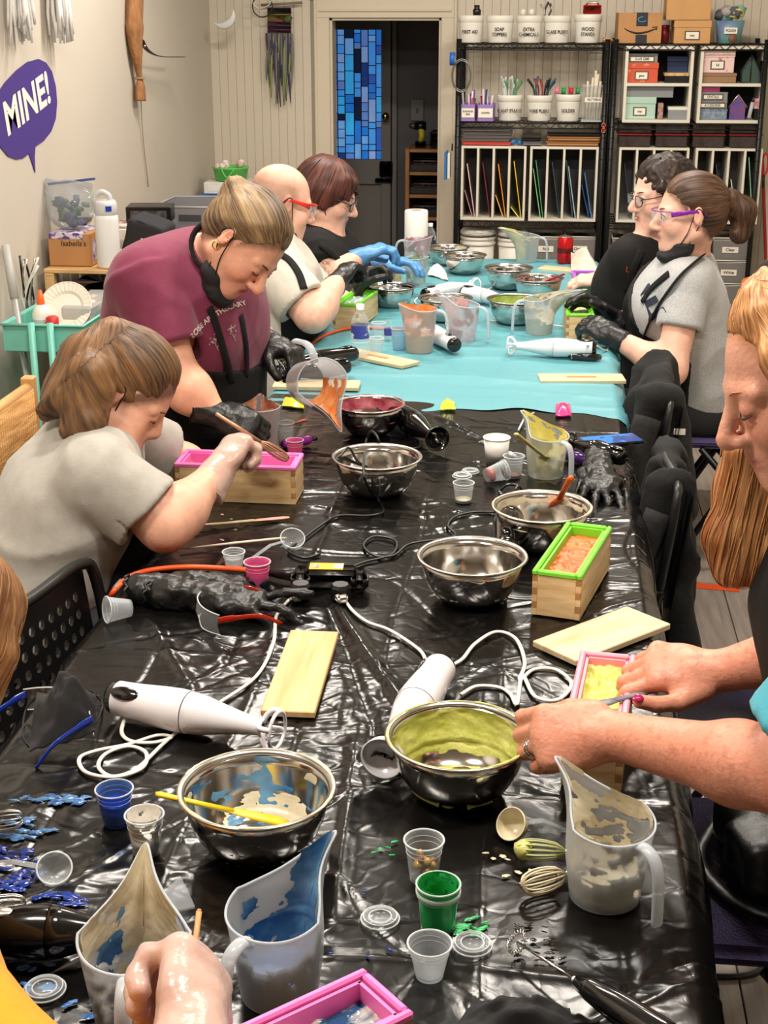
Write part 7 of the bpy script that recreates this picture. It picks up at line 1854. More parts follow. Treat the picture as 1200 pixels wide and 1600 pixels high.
 add_face(t,c,F,s,(196,140,100),lash=(70,48,36),bw=.0016,sides=(1,))
 # rings on the near hand
 for k_ in (.0,.006):
  q = Vector(hL[4 + 6][1]).lerp(Vector(hL[4 + 6][2]),.45) + (Vector(hL[4 + 6][2]) - Vector(hL[4 + 6][1])).normalized() * k_; ax = axis_rot(Vector(hL[4 + 6][2]) - Vector(hL[4 + 6][1]))
  wobj('ring',MB().tube([q + ax @ Vector((.0122 * math.cos(a * D2 / 20),.0122 * math.sin(a * D2 / 20),0)) for a in range(21)],.0016,6,cap=False),m_steel,t)
 spatula(tipR[0][0].lerp(tipR[4][0],.5) + (tipR[0][0] - tipR[4][0]).normalized() * .0 + Vector((.06,.03,.02)),P(905,1108,TZ + .085),'grey silicone spatula held by the red-haired woman',M('grey_silicone',(112,110,120),.4),blade=.06,bw=.011)
person_red()

# ---------------- person in mustard at the near left: head at the frame edge, gloved hand at the bottom
def person_mustard():
 F = frame((0.35,0.62,-0.66),(.3,.2,.9)); s = 1.0
 c = Q(-100,1005,1.52); X = HX(c,F,s)
 neck = c + Vector((-.07,-.06,-.13)); chest = c + Vector((-.10,-.16,-.26)); pel = Vector((-1.0,1.3,.58))
 shR = Q(-98,1605,1.04); shL = chest + Vector((.0,.2,.06)); elR = Q(150,1900,.80); wrR = Q(298,1628,.96); kn = Q(312,1470,1.08)
 elL = Vector((-.78,1.6,.72)); wrL = Vector((-.86,1.42,.62))
 t = person('person in a mustard yellow top at the near end, clear glove gripping a thin stick',(pel.x,pel.y))
 hR,tp = hand(wrR,kn - wrR,(-.75,.35,-.35),-1,curls=[(58,72,40),(64,75,45),(68,75,45),(70,75,45)],thumb=(40,35),thumb_in=.45,size=1.02,fat=1.1)
 hL,_ = hand(wrL,(-.3,-.6,-.3),(0,0,-1),-1)
 body = head_prims(c,F,s) + [RC(X(-.03,0,-.05),neck,.05,.056,k=.03)] + torso_prims(pel,chest,neck,shL,shR,(.13,.12)) + arm_prims(shR,elR,wrR,(.052,.048,.046,.03)) + arm_prims(shL,elL,wrL) + hR + hL
 obj('body',sculpt('body',body,.0042,color=skin_color(c,F,s,(232,180,158)),off=t.location),m_skin,t)
 sh = torso_prims(pel,chest,neck,shL,shR,(.15,.135),k=.07); sleeve(sh,shR,shR.lerp(elR,.8),.075,.07); sleeve(sh,shL,shL.lerp(elL,.8),.07,.068)
 d = (neck - chest).normalized()
 obj('shirt',sculpt('shirt',sh + [SUB(RC(neck + d * .02,neck + d * .1,.06,.09),.01)],.007,post=fold(.005,(6,6,7),99),off=t.location),fabric('mustard_jersey',(214,146,16)),t)
 obj('trousers',sculpt('trousers',[RC(pel + Vector((0,-.08,0)),pel + Vector((0,.08,0)),.14,.14)] + legs(pel + Vector((0,.1,0)),pel + Vector((0,-.1,0)),(-.62,1.4,.5),(-.62,1.2,.5),(-.62,1.4,.08),(-.62,1.2,.08)),.013,off=t.location),m_jean,t)
 shoes(t,[(-.62,1.4,.045),(-.62,1.2,.045)],(1,0,0),m_shoe)
 fl = flow_about(X(-.02,0,.03),F @ Vector((0,0,1)))
 hp = cap_prims(c,F,s,.014,((.08,.08),(.02,-.02))) + [RC(X(.02,-.075,.03),X(.045,-.085,-.07),.028,.026,k=.02),RC(X(-.06,0,0),X(-.09,0,-.16),.07,.05,k=.03),RC(X(-.03,.075,.0),X(-.03,.085,-.12),.035,.03,k=.02),RC(X(-.03,-.075,.0),X(-.02,-.085,-.12),.035,.03,k=.02)]
 hair_obj(t,hp,.0045,groove(fl,.003,110,27),fl,hair_mat('light_brown_hair',(104,64,34),(196,146,92),.5),lambda p: F @ Vector((0,0,-1)),300,seed=7)
 add_face(t,c,F,s,(120,84,54))
 glove_on(t,hR,'clear',wrR,kn - wrR,.0038,.003,.07,.042,13)
 a = tp[0][0].lerp(tp[4][0],.5)
 t2 = thing('stirring_stick','thin wooden stick held upright in the clear-gloved hand','stick',(kn.x,kn.y,TZ))
 b0,b1 = Q(302,1500,1.07),Q(311,1424,1.10)
 wobj('rod',MB().tube([b0 - (b1 - b0) * .8,b0,b1],.0028,8),M('stick_wood',(206,150,96),.5),t2); wobj('tip',MB().tube([b1,b1 + (b1 - b0) * .05],[.0028,.0015],8),M('stick_wood',(206,150,96),.5),t2)
person_mustard()
# ================================================================ storage shelves along the back wall
SY,SD = 7.02,0.34
def fr(px0,py0,px1,py1,Y=SY):
 a,b = Q(px0,py1,Y),Q(px1,py0,Y); return a.x,b.x,a.z,b.z
m_post = M('black_wire',(20,20,21),0.4,0.3)
SZ = [Q(830,68,SY).z,Q(830,191,SY).z,Q(830,346,SY).z,0.36,0.08]
def wire_shelf(x0,x1,label):
 t = thing('wire_shelf_unit',label,'shelving',((x0 + x1) / 2,SY + SD / 2,0)); W = x1 - x0
 for sx in (-1,1):
  for sy in (-1,1):
   mb = MB().tube([(sx * W / 2,sy * SD / 2,0),(sx * W / 2,sy * SD / 2,SZ[0] + 0.02)],0.0125,12)
   for k in range(int(SZ[0] / 0.05)):
    mb.lathe([(0.0132,-0.002),(0.0137,0),(0.0132,0.002)],10,c=(sx * W / 2,sy * SD / 2,0.05 * k + 0.03))
   obj('post',mb,m_post,t)
 for z in SZ:
  mb = MB()
  for sy in (-1,1):
   y = sy * SD / 2
   mb.tube([(-W / 2,y,z - 0.003),(W / 2,y,z - 0.003)],0.003,6); mb.tube([(-W / 2,y,z - 0.028),(W / 2,y,z - 0.028)],0.003,6)
   n = 22; mb.tube([(-W / 2 + W * i / n,y,z - (0.003 if i % 2 else 0.028)) for i in range(n + 1)],0.0022,5)
  for sx in (-1,1): mb.tube([(sx * W / 2,-SD / 2,z - 0.003),(sx * W / 2,SD / 2,z - 0.003)],0.003,6); mb.tube([(sx * W / 2,-SD / 2,z - 0.028),(sx * W / 2,SD / 2,z - 0.028)],0.003,6)
  for i in range(1,24): mb.tube([(-W / 2 + W * i / 24,-SD / 2,z - 0.0025),(-W / 2 + W * i / 24,SD / 2,z - 0.0025)],0.0018,5)
  for i in range(1,4): mb.tube([(-W / 2,-SD / 2 + SD * i / 4,z - 0.005),(W / 2,-SD / 2 + SD * i / 4,z - 0.005)],0.002,5)
  obj('shelf',mb,m_post,t)
 return t
U1 = (Q(717,100,SY).x,Q(948,100,SY).x); U2 = (Q(961,100,SY).x,Q(1196,100,SY).x)
wire_shelf(*U1,'black wire shelving unit beside the doorway'); wire_shelf(*U2,'black wire shelving unit farther from the doorway, under the cardboard boxes')
m_pail = M('white_pail',(228,224,214),0.4); m_ink = M('label_ink',(30,28,28),0.6); m_lab = M('label_card',(236,230,214),0.6)
def plate(t,txt,x,z,y,w,h,size,mat=None,sx=1.0,bg=True):
 if bg: obj('label_plate',MB().box((x,y,z),(w,0.0015,h)),mat or m_lab,t,smooth=False)
 for i,l in enumerate(txt.split('\n')):
  n = txt.count('\n'); me = text_mesh(l,size,bold=size * .02,sx=sx); me.transform(Matrix.Rotation(math.pi / 2,4,'X')); me.transform(Matrix.Translation((x,y - 0.0014,z + (n / 2 - i) * size * 1.05)))
  obj('lettering',me,m_ink,t,smooth=False)
def pail(px0,px1,py0,py1,txt,label,zs,lid=True):
 x0,x1,z0,z1 = fr(px0,py0,px1,py1,SY + .03); w = (x1 - x0); h = z1 - z0
 t = thing('storage_pail',label,'pail',((x0 + x1) / 2,SY + .03 + w / 2,zs + 0.0015),group='labelled white pails'); r = w / 2
 sq = lambda pf,n=40: MB().lathe(pf,n)
 def rs(pf):
  mb = MB().lathe(pf,40); mb.v = [((math.copysign(abs(x / max(1e-6,math.hypot(x,y))) ** .75,x) * math.hypot(x,y) * 1.0,math.copysign(abs(y / max(1e-6,math.hypot(x,y))) ** .75,y) * math.hypot(x,y),z) for x,y,z in [v])[0] if False else v for v in mb.v]; return mb
 obj('pail_body',rs([(0,.001),(r * .84,0),(r * .86,.004),(r * .95,h * .72),(r * .95,h * .74),(0,h * .74)]),m_pail,t)
 obj('lid',rs([(r * .95,h * .74),(r * 1.0,h * .76),(r * 1.0,h * .93),(r * .96,h),(r * .9,h),(r * .88,h * .97),(0,h * .97)]),m_pail,t)
 plate(t,txt,0,h * .40,-r * .94,w * .8,h * .3,.0215,sx=.82,bg=False)
 return t
z1,z2,z3 = SZ[0],SZ[1],SZ[2]
pail(714,755,22,65,'FIRST AID','white pail lettered FIRST AID on the shelf top',z1)
pail(758,803,22,65,'SOAP\nTOPPERS','white pail between the FIRST AID and EXTRA CHEMICALS pails',z1)
pail(805,848,22,65,'EXTRA\nCHEMICALS','white pail lettered EXTRA CHEMICALS',z1)
pail(848,893,22,65,'GLASS PLIERS','white pail lettered GLASS PLIERS with tool handles above',z1)
pail(896,942,20,65,'WOOD\nSTANDS','white pail lettered WOOD STANDS',z1)
pail(775,817,150,190,'PLANT STAKES','white pail lettered PLANT STAKES on the second shelf',z2)
pail(821,864,150,190,'WIRE PLIERS','white pail lettered WIRE PLIERS on the second shelf',z2)
pail(867,909,148,190,'SOLDER','white pail lettered SOLDER on the second shelf',z2)
def standing(px,py0,py1,name,label,cat,build,Y=SY + .1,z=None):
 a = Q(px,py1,Y); b = Q(px,py0,Y); t = thing(name,label,cat,(a.x,Y,a.z if z is None else z)); build(t,(b.z - (a.z if z is None else z))); return t
m_redp = M('red_plastic',(190,34,30),0.4); m_woodst = M('stake_wood',(190,140,90),0.6)
def tools(n,spread,cols,seed):
 def f(t,h):
  rg = random.Random(seed)
  for i in range(n):
   x = rg.uniform(-spread,spread); tx = x + rg.uniform(-.02,.02); hh = h * rg.uniform(.7,1)
   c = cols[i % len(cols)]
   obj('tool',MB().tube(spline([(x * .6,rg.uniform(-.02,.02),0),(x * .8,0,hh * .5),(tx,rg.uniform(-.02,.02),hh)],4),[.004] * 5 + [.006] * 4,7),M('tool_%d_%d_%d' % c,c,.4),t)
 return f
tz = lambda py: Q(830,py,SY + .1).z
standing(796,118,152,'plant_stakes','clear plant stakes with green tops standing in their pail','stakes',tools(10,.045,[(200,204,200),(180,186,180),(60,130,80)],1))
standing(845,118,152,'wire_pliers','bundle of black and red plier handles standing in their pail','pliers',tools(9,.05,[(24,22,24),(30,30,34),(140,30,30),(30,90,110)],2))
standing(886,126,150,'solder_spools','coloured solder spools on their pail','spools',lambda t,h: [obj('spool',MB().lathe([(0,-.012),(.022,-.012),(.022,-.009),(.014,-.008),(.014,.008),(.022,.009),(.022,.012),(0,.012)],18,c=(x,0,.024),rot=RY(math.pi / 2)),M('spool_%d' % c[0],c,.4),t) for x,c in ((-.05,(226,130,150)),(-.018,(60,150,90)),(.018,(200,50,60)),(.05,(60,90,160)))])
standing(848,2,24,'striped_tools','two striped tool handles sticking up above the GLASS PLIERS pail','tools',tools(4,.06,[(60,56,60),(170,164,160)],5))
standing(925,4,22,'red_toolbox','little red box on the WOOD STANDS pail','box',lambda t,h: (obj('case',MB().box((0,0,h * .4),(.085,.06,h * .8),bev=.005),m_redp,t),obj('handle',MB().tube([(-.03,0,h * .8),(-.02,0,h),(.02,0,h),(.03,0,h * .8)],.004),m_steel2,t)))
standing(745,8,24,'black_jar','small black jar on the FIRST AID pail','jar',lambda t,h: (obj('jar_body',MB().lathe([(0,0),(.018,0),(.02,h * .5),(.014,h * .65)],16),m_blk,t),obj('cap',MB().lathe([(.013,h * .6),(.013,h),(0,h)],16),m_blk,t)))
standing(824,14,24,'bottle_caps','two small white bottles behind the EXTRA CHEMICALS lid','bottle',lambda t,h: (obj('bottle',MB().lathe([(0,0),(.014,0),(.014,h * .7),(.008,h),(0,h)],14,c=(-.02,0,0)),m_pail,t),obj('bottle',MB().lathe([(0,0),(.014,0),(.014,h * .7),(.008,h),(0,h)],14,c=(.02,0,0)),m_pail,t)))
m_lav = M('lavender_plastic',(150,120,190),.4)
for (a,b,tx,lab) in ((719,743,'BURNISHER\nPENS','lavender bin lettered BURNISHER PENS'),(745,772,'SHARPIES','lavender bin lettered SHARPIES, next to the PLANT STAKES pail')):
 x0,x1,zz0,zz1 = fr(a,164,b,190); w = x1 - x0; h = zz1 - zz0; t = thing('pen_bin',lab,'bin',((x0 + x1) / 2,SY + .08,z2 + .0015))
 for s_ in (-1,1): obj('side',MB().box((s_ * (w / 2 - .002),0,h / 2),(.004,.14,h),bev=.001),m_lav,t,smooth=False)
 obj('front',MB().box((0,-.068,h / 2),(w,.004,h),bev=.001),m_lav,t,smooth=False); obj('back',MB().box((0,.068,h / 2),(w,.004,h),bev=.001),m_lav,t,smooth=False)
 plate(t,tx,0,h * .5,-.0725,w * .85,h * .55,.0125,sx=.75)
 rg = random.Random(a)
 for i in range(9):
  c = rg.choice([(150,110,180),(220,200,220),(200,50,70),(60,70,110),(226,220,226),(120,80,160)]); x = rg.uniform(-w * .4,w * .4)
  obj('pen',MB().tube([(x,rg.uniform(-.04,.04),.005),(x + rg.uniform(-.02,.02),rg.uniform(-.04,.04),h + rg.uniform(.02,.07))],.005,7),M('pen_%d_%d' % (c[0],c[1]),c,.4),t)
x0,x1,zz0,zz1 = fr(909,132,948,188); w = x1 - x0; h = zz1 - zz0; t = thing('pattern_holder','clear holder lettered PATTERNS with rolled papers','holder',((x0 + x1) / 2,SY + .08,z2 + .0015))
obj('clear_box',MB().box((0,0,h / 2),(w,.1,h),bev=.004),m_clear,t,smooth=False); obj('rim',MB().tube([(-w / 2,-.05,h),(w / 2,-.05,h),(w / 2,.05,h),(-w / 2,.05,h),(-w / 2,-.05,h)],.002),m_clearw,t); obj('foot',MB().box((0,0,.004),(w * 1.04,.104,.008)),m_clearw,t,smooth=False)
plate(t,'PATTERNS',0,h * .62,-.052,w * .8,h * .13,.017,sx=.8)
for i in range(6): obj('paper_roll',MB().tube([(-.03 + i * .012,.01,.01),(-.02 + i * .012 + (i % 3 - 1) * .012,.01,h + .02 + (i % 4) * .016)],.006,8),M('rolled_paper',(226,214,190),.7),t)
# things hung at the shelf's doorway side
t = thing('tape_and_wire_ring','coil of wire hanging at the shelf post beside the doorway','wire coil',(U1[0] - .005,SY - .03,Q(716,90,SY).z)); k = Q(716,115,SY - .03)
for rr,cc in ((.062,(150,146,140)),(.056,(120,118,112))):
 obj('coil',MB().tube([(.02 + rr * .75 * math.cos(a * D2 / 32),.0,-.08 + rr * 1.2 * math.sin(a * D2 / 32)) for a in range(33)],.003,6,cap=False),M('wire_%d' % cc[0],cc,.35,.8),t)
obj('hook',MB().tube([(.02,0,-.005),(.02,.0,.02),(.02,.02,.025)],.002,6),m_post,t)
k = Q(707,92,SY - .02); t = thing('painters_tape','blue tape roll hanging on the shelf post','tape',k); obj('roll',MB().lathe([(.018,-.012),(.03,-.012),(.03,.012),(.018,.012)],24,rot=RY(math.pi / 2),close=True),M('blue_tape',(40,100,190),.5),t); obj('core',MB().lathe([(.0165,-.012),(.018,-.012),(.018,.012),(.0165,.012)],24,rot=RY(math.pi / 2),close=True),m_lab,t)
k = Q(703,258,SY + .05); t = thing('hanging_folder','blue and white folder hanging on the shelf side','folder',k)
obj('cover',MB().box((-.018,0,0),(.012,.1,.13),bev=.002),M('folder_blue',(40,110,180),.5),t,smooth=False); obj('page',MB().box((-.003,0,0),(.012,.09,.12),bev=.001),m_pail,t,smooth=False); obj('clip',MB().tube([(0.01,-.02,.07),(.01,0,.1),(.01,.02,.07)],.003),m_blk,t)
k = Q(943,200,SY - .016); t = thing('orange_scissors','little orange-handled snips hanging on the post between the units','snips',k)
for s_ in (0,1): obj('handle',MB().tube([(.008 * math.cos(a * D2 / 16),0,.012 - s_ * .024 + .01 * math.sin(a * D2 / 16)) for a in range(17)],.0022,6,cap=False),M('snip_orange',(226,90,60),.4),t)
# third level: trays, frames
def stack(px0,px1,py0,py1,n,name,label,cat,mats,Y=SY + .02,dep=.24,z=None,jit=.006,group=None):
 x0,x1,a,b = fr(px0,py0,px1,py1,Y); a = z if z is not None else a; h = (b - a) / n; rg = random.Random(px0)
 for i in range(n):
  t = thing(name,label[i % len(label)],cat,((x0 + x1) / 2 + rg.uniform(-jit,jit),Y + dep / 2,a + h * i + .0005),group=group)
  w = x1 - x0; m_ = mats[i % len(mats)]
  obj('tray',MB().box((0,0,h * .35),(w * .96,dep * .96,h * .6),bev=.002),m_,t,smooth=False); obj('lip',MB().box((0,0,h * .78),(w,dep,h * .2),bev=.001),m_,t,smooth=False)
cubz = Q(830,229,SY + .01).z
m_ctray = M('clear_grey_tray',(150,144,142),.15,alpha=.55)
stack(720,799,196,228,6,'clear_tray',['bottom red tray of the stack on the pigeonholes','clear tray just above the red tray','third clear tray up in the stack','fourth clear tray up in the stack','clear tray second from the top','topmost clear tray of the stack'],'tray',[M('red_tray',(226,80,70),.4),m_ctray,m_ctray,m_ctray,m_ctray,m_ctray],z=cubz + .003)
stack(853,938,206,228,3,'wooden_frame',['lower wooden frame on the pigeonholes','upper wooden frame on the pigeonholes','black panel on top of the wooden frames'],'frame',[M('frame_wood',(170,116,66),.5),M('frame_wood',(170,116,66),.5),m_blk],z=cubz + .003)
stack(815,846,214,228,2,'small_case',['grey flat case beside the wooden frames','black flat case on the grey one'],'case',[M('case_grey2',(110,110,112),.5),m_blk],z=cubz + .003)
k = Q(807,228,SY + .05); t = thing('blue_bow','crumpled blue ribbon beside the clear trays','ribbon',(k.x,SY + .05,cubz + .003)); obj('loop',MB().blob((-.018,0,.014),(.018,.012,.012),10,.2),M('ribbon_blue',(40,110,180),.4),t); obj('loop',MB().blob((.016,0,.012),(.016,.012,.011),10,.2),M('ribbon_blue',(40,110,180),.4),t)
# pigeonhole boxes with sheets of coloured glass
m_cub = M('white_laminate',(222,216,200),.5)
def pigeon(px0,px1,label,sheets,py0=229,py1=343):
 x0,x1,a,b = fr(px0,py0,px1,py1,SY + .005); a = z3 + .0015; b = cubz; w = x1 - x0; h = b - a; dp = .28
 t = thing('pigeonhole_box',label,'organizer',((x0 + x1) / 2,SY + .005 + dp / 2,a)); th = .011
 obj('top',MB().box((0,0,h - th / 2),(w,dp,th),bev=.001),m_cub,t,smooth=False); obj('base',MB().box((0,0,th / 2),(w,dp,th),bev=.001),m_cub,t,smooth=False)
 obj('back',MB().box((0,dp / 2 - .004,h / 2),(w,.006,h)),M('laminate_back',(120,118,120),.6),t,smooth=False)
 for i in range(5): obj('divider',MB().box((-w / 2 + th / 2 + i * (w - th) / 4,0,h / 2),(th,dp,h - 2 * th),bev=.001),m_cub,t,smooth=False)
 cw = (w - th) / 4
 for i,cols in enumerate(sheets):
  for j,(c,fh,lab) in enumerate(cols):
   xb = x0 + th / 2 + i * cw + cw / 2 + cw * (.34 - j * .16); hh = h * fh; lean = min(cw * .55,(xb - (x0 + th + i * cw)) - .006)
   g = thing('glass_sheet',lab,'glass sheet',(xb,SY + .04 + j * .01,a + th + .001),group='sheets of coloured glass')
   L2 = math.hypot(hh,lean); R_ = RY(-math.atan2(lean,hh))
   mt = M('sheet_%d_%d_%d' % c,c,.12,alpha=.88,var=.15,vscale=12)
   obj('sheet',xf(MB().box((0,.09,L2 / 2),(.003,.18,L2)),TR((0,0,0),R_)),mt,g,smooth=False)
   obj('edge',xf(MB().box((-.0003,-.0012,L2 / 2),(.0036,.0024,L2)),TR((0,0,0),R_)),M('edge_%d_%d_%d' % c,tuple(min(255,int(x * 1.25 + 20)) for x in c),.2),g,smooth=False)
 return t
pigeon(719,823,'white pigeonhole box nearest the doorway, with warm coloured glass',[
 [((196,150,150),.72,'tall pale pink glass sheet'),((150,100,104),.36,'short dusty pink glass sheet')],[((96,20,40),.74,'deep red glass sheet in its own slot')],
 [((206,120,30),.72,'tall amber glass sheet'),((226,150,60),.3,'short light amber glass sheet')],[((196,160,30),.76,'tall yellow glass sheet'),((226,206,90),.14,'small pale yellow glass offcut')]])
pigeon(825,936,'white pigeonhole box with green and blue glass',[
 [((60,120,70),.78,'tall green glass sheet'),((110,160,110),.66,'paler green glass sheet leaning on it')],[((30,50,54),.76,'near-black green glass sheet')],
 [((130,150,160),.7,'tall grey-blue glass sheet'),((50,70,70),.78,'dark teal glass sheet')],[((50,96,140),.62,'tall steel blue glass sheet'),((30,60,130),.45,'shorter deep blue glass sheet')]])
pigeon(962,1078,'white pigeonhole box behind the curly-haired woman',[
 [((28,32,48),.75,'navy glass sheet in the first slot of the far unit')],[((60,62,66),.7,'smoky glass sheet in the far unit')],[((92,92,96),.66,'mid grey glass sheet in the far unit')],[((104,104,100),.8,'light smoky glass sheet in the far unit')]])
pigeon(1080,1193,'white pigeonhole box at the far end of the shelves',[
 [((40,50,90),.66,'indigo glass sheet in the last box')],[((36,44,60),.75,'slate glass sheet in the last box')],[((206,206,206),.55,'white glass sheet leaning in the last box')],[((120,160,130),.85,'pale green clear glass sheet in the last box')]])
# lower bins
m_bin = M('cloudy_bin',(150,146,142),.3,alpha=.72)
def drawer_bin(px0,px1,py0,py1,label,txt=None,Y=SY + .02,dep=.26):
 x0,x1,a,b = fr(px0,py0,px1,py1,Y); w = x1 - x0; h = b - a; t = thing('lidded_bin',label,'bin',((x0 + x1) / 2,Y + dep / 2,a))
 mb = MB(); mb.v = [(sx * w * f,sy * dep * f2,z) for z,f,f2 in ((0,.45,.45),(h * .86,.49,.49)) for sx in (-1,1) for sy in (-1,1)]
 mb.f = [(0,1,5,4),(2,6,7,3),(0,4,6,2),(1,3,7,5),(0,2,3,1),(4,5,7,6)]
 obj('tub',mb,m_bin,t,smooth=False); obj('lid',MB().box((0,0,h * .93),(w,dep,h * .14),bev=.004),m_pail,t)
 if txt: plate(t,txt,0,h * .45,-dep * .475,w * .45,h * .26,.02)
 return t
bz = lambda p: p
for (a,b,c,d,lab,tx) in ((1112,1171,372,406,'cloudy bin lettered Clear','Clear'),(1110,1168,407,442,'cloudy bin lettered White','White'),(955,985,372,402,'cloudy bin behind the curly-haired woman, upper','Green'),(954,985,403,436,'cloudy bin behind the curly-haired woman, lower',None),(1108,1165,443,480,'dark cloudy bin under the one lettered White',None),
 (826,880,370,405,'cloudy bin lettered Red','Red'),(881,932,370,405,'cloudy bin lettered Orange','Orange'),(826,880,406,442,'lower cloudy bin under the Red one',None),(881,932,406,442,'lower cloudy bin under the Orange one',None),(1060,1106,366,402,'cloudy bin behind the ponytail',None),(1000,1056,372,406,'cloudy bin between the two seated women',None)):
 drawer_bin(a,b,c,d,lab,tx)
for i,(a,b,c,d,lab) in enumerate(((717,774,362,400,'stack of white pails low on the shelf'),(776,826,364,404,'white pail low beside the stacked pails'))):
 x0,x1,zz0,zz1 = fr(a,c,b,d,SY + .03); w = x1 - x0; h = zz1 - zz0; t = thing('storage_pail',lab,'pail',((x0 + x1) / 2,SY + .03 + w / 2,SZ[3])); h = zz1 - SZ[3]; r = w / 2
 obj('pail_body',MB().lathe([(0,.001),(r * .8,0),(r * .95,h * .9),(0,h * .9)],36),m_pail,t)
 for k in range(3): obj('rim',MB().lathe([(r * .95,h * (.97 - .07 * k)),(r * 1.0,h * (.98 - .07 * k)),(r * 1.0,h * (.945 - .07 * k)),(r * .93,h * (.93 - .07 * k))],36,close=True),m_pail,t)
 obj('lid',MB().lathe([(r * .97,h * .97),(r * .93,h),(0,h * .99)],36),m_pail,t)
# second unit, third level: dark bins with red lids
rz0 = Q(1080,232,SY + .02).z
m_dbin = M('smoky_bin',(70,60,58),.25,alpha=.8,var=.3,vscale=20); m_rlid = M('red_lid',(140,32,34),.4)
for i in range(4):
 x0,x1,a,b = fr(964 + i * 58,194,964 + i * 58 + 56,230,SY + .02); w = x1 - x0; h = b - cubz - .003
 t = thing('red_lid_bin',('first','second','third','last')[i] + ' smoky bin with a red rim in the row above the pigeonholes','bin',((x0 + x1) / 2,SY + .14,cubz + .003),group='smoky bins with red rims')
 obj('tub',MB().box((0,0,h * .25),(w * .92,.22,h * .5),bev=.004),m_dbin,t,smooth=False); obj('rim',MB().box((0,0,h * .54),(w,.24,h * .07),bev=.002),m_rlid,t,smooth=False); obj('upper_tub',MB().box((0,0,h * .79),(w * .95,.22,h * .4),bev=.004),m_dbin,t,smooth=False)
# white cube organizers
def cube_box(px0,px1,label):
 x0,x1,a,b = fr(px0,72,px1,190,SY + .005); a = z2 + .0015; w = x1 - x0; h = b - a; dp = .27; th = .014
 t = thing('cube_organizer',label,'organizer',((x0 + x1) / 2,SY + .005 + dp / 2,a))
 for z in (th / 2,h / 2,h - th / 2): obj('shelf',MB().box((0,0,z),(w - 2 * th,dp,th),bev=.001),m_cub,t,smooth=False)
 for s_ in (-1,1): obj('side',MB().box((s_ * (w / 2 - th / 2),0,h / 2),(th,dp,h),bev=.001),m_cub,t,smooth=False)
 obj('back',MB().box((0,dp / 2 - .003,h / 2),(w - 2 * th,.005,h)),M('organizer_back',(44,42,48),.7),t,smooth=False)
 return x0 + th,x1 - th,a + th,a + h / 2 + th / 2
def crate_box(px0,px1,py0,py1,z,label,body,lidc=None,txt=None,Y=SY + .03,dep=.18,name='lidded_box',lidf=.3,rot=0.0):
 x0,x1,a,b = fr(px0,py0,px1,py1,Y); w = x1 - x0; h = b - a; t = thing(name,label,'box',((x0 + x1) / 2,Y + dep / 2,z + .0008),rz=rot)
 obj('box_body',MB().box((0,0,h * (1 - lidf) / 2),(w * .97,dep * .97,h * (1 - lidf)),bev=.0015),body,t,smooth=False)
 obj('lid',MB().box((0,0,h * (1 - lidf / 2)),(w,dep,h * lidf),bev=.0015),lidc or body,t,smooth=False)
 if txt is not None:
  pw,ph = max(w * .34,min(w * .8,len(txt) * .0105)),min(.03,h * .42); zc = h * (1 - lidf) * .5
  obj('label_frame',MB().box((0,-dep * .485 - .001,zc),(pw + .012,.002,ph + .01)),M('label_frame',(90,76,66),.5),t,smooth=False); plate(t,txt,0,zc,-dep * .485 - .0025,pw,ph,.016,sx=.75)
 return t
o1 = cube_box(972,1086,'white cube organizer holding the orange and mint boxes'); o2 = cube_box(1088,1200,'white cube organizer holding the crystal and accessory drawers')
m_clbx = M('clear_box_plastic',(190,196,200),.15,alpha=.5)
hi,lo_ = o1[3],o1[2]
orb_ = crate_box(976,1030,96,127,hi,'burnt orange patterned box under the GLASS GEMS box',M('orange_pattern',(206,84,50),.5,col2=(232,150,120),vscale=40,ramp=(.6,.7)),txt='gems')
crate_box(978,1029,82,96,hi + Q(1000,96,SY).z - Q(1000,127,SY).z,'clear box lettered GLASS GEMS',m_clbx,txt='GLASS GEMS',lidf=.15)
crate_box(1042,1077,74,102,hi + .035,'dark blue box at the back of the orange-box cubby',M('navy_card',(36,60,110),.5),dep=.1,Y=SY + .12)
crate_box(1038,1077,112,127,hi,'black tray holding tan scraps beside the orange box',m_blk,lidc=M('tan_scraps',(206,170,110),.6,var=.3,vscale=40),dep=.14,lidf=.3)
crate_box(974,1026,153,187,lo_,'mint green box with a small framed label',M('mint_card',(176,206,190),.5),txt='misc')
crate_box(976,1054,133,152,lo_ + Q(1000,153,SY).z - Q(1000,187,SY).z,'long clear divided case lying on the mint box',m_clbx,lidf=.2)
crate_box(1027,1037,162,187,lo_,'narrow striped packet beside the mint box',M('striped_packet',(200,170,160),.5,col2=(120,60,60),vscale=60,stretch=(8,1,1)),dep=.1)
crate_box(1043,1075,168,187,lo_,'clear tub with a white lid in the mint-box cubby',m_clbx,lidc=m_pail,lidf=.25,dep=.1)
hi,lo_ = o2[3],o2[2]
crate_box(1094,1150,76,111,hi + .045,'pink floral box with a small framed label',M('floral_card',(232,200,196),.5,col2=(206,80,120),vscale=26,ramp=(.58,.64)),lidc=M('pale_pink_card',(236,206,200),.5),txt='foil')
crate_box(1092,1152,112,127,hi,'open brown tray under the pink floral box',M('brown_tray',(150,116,84),.6))
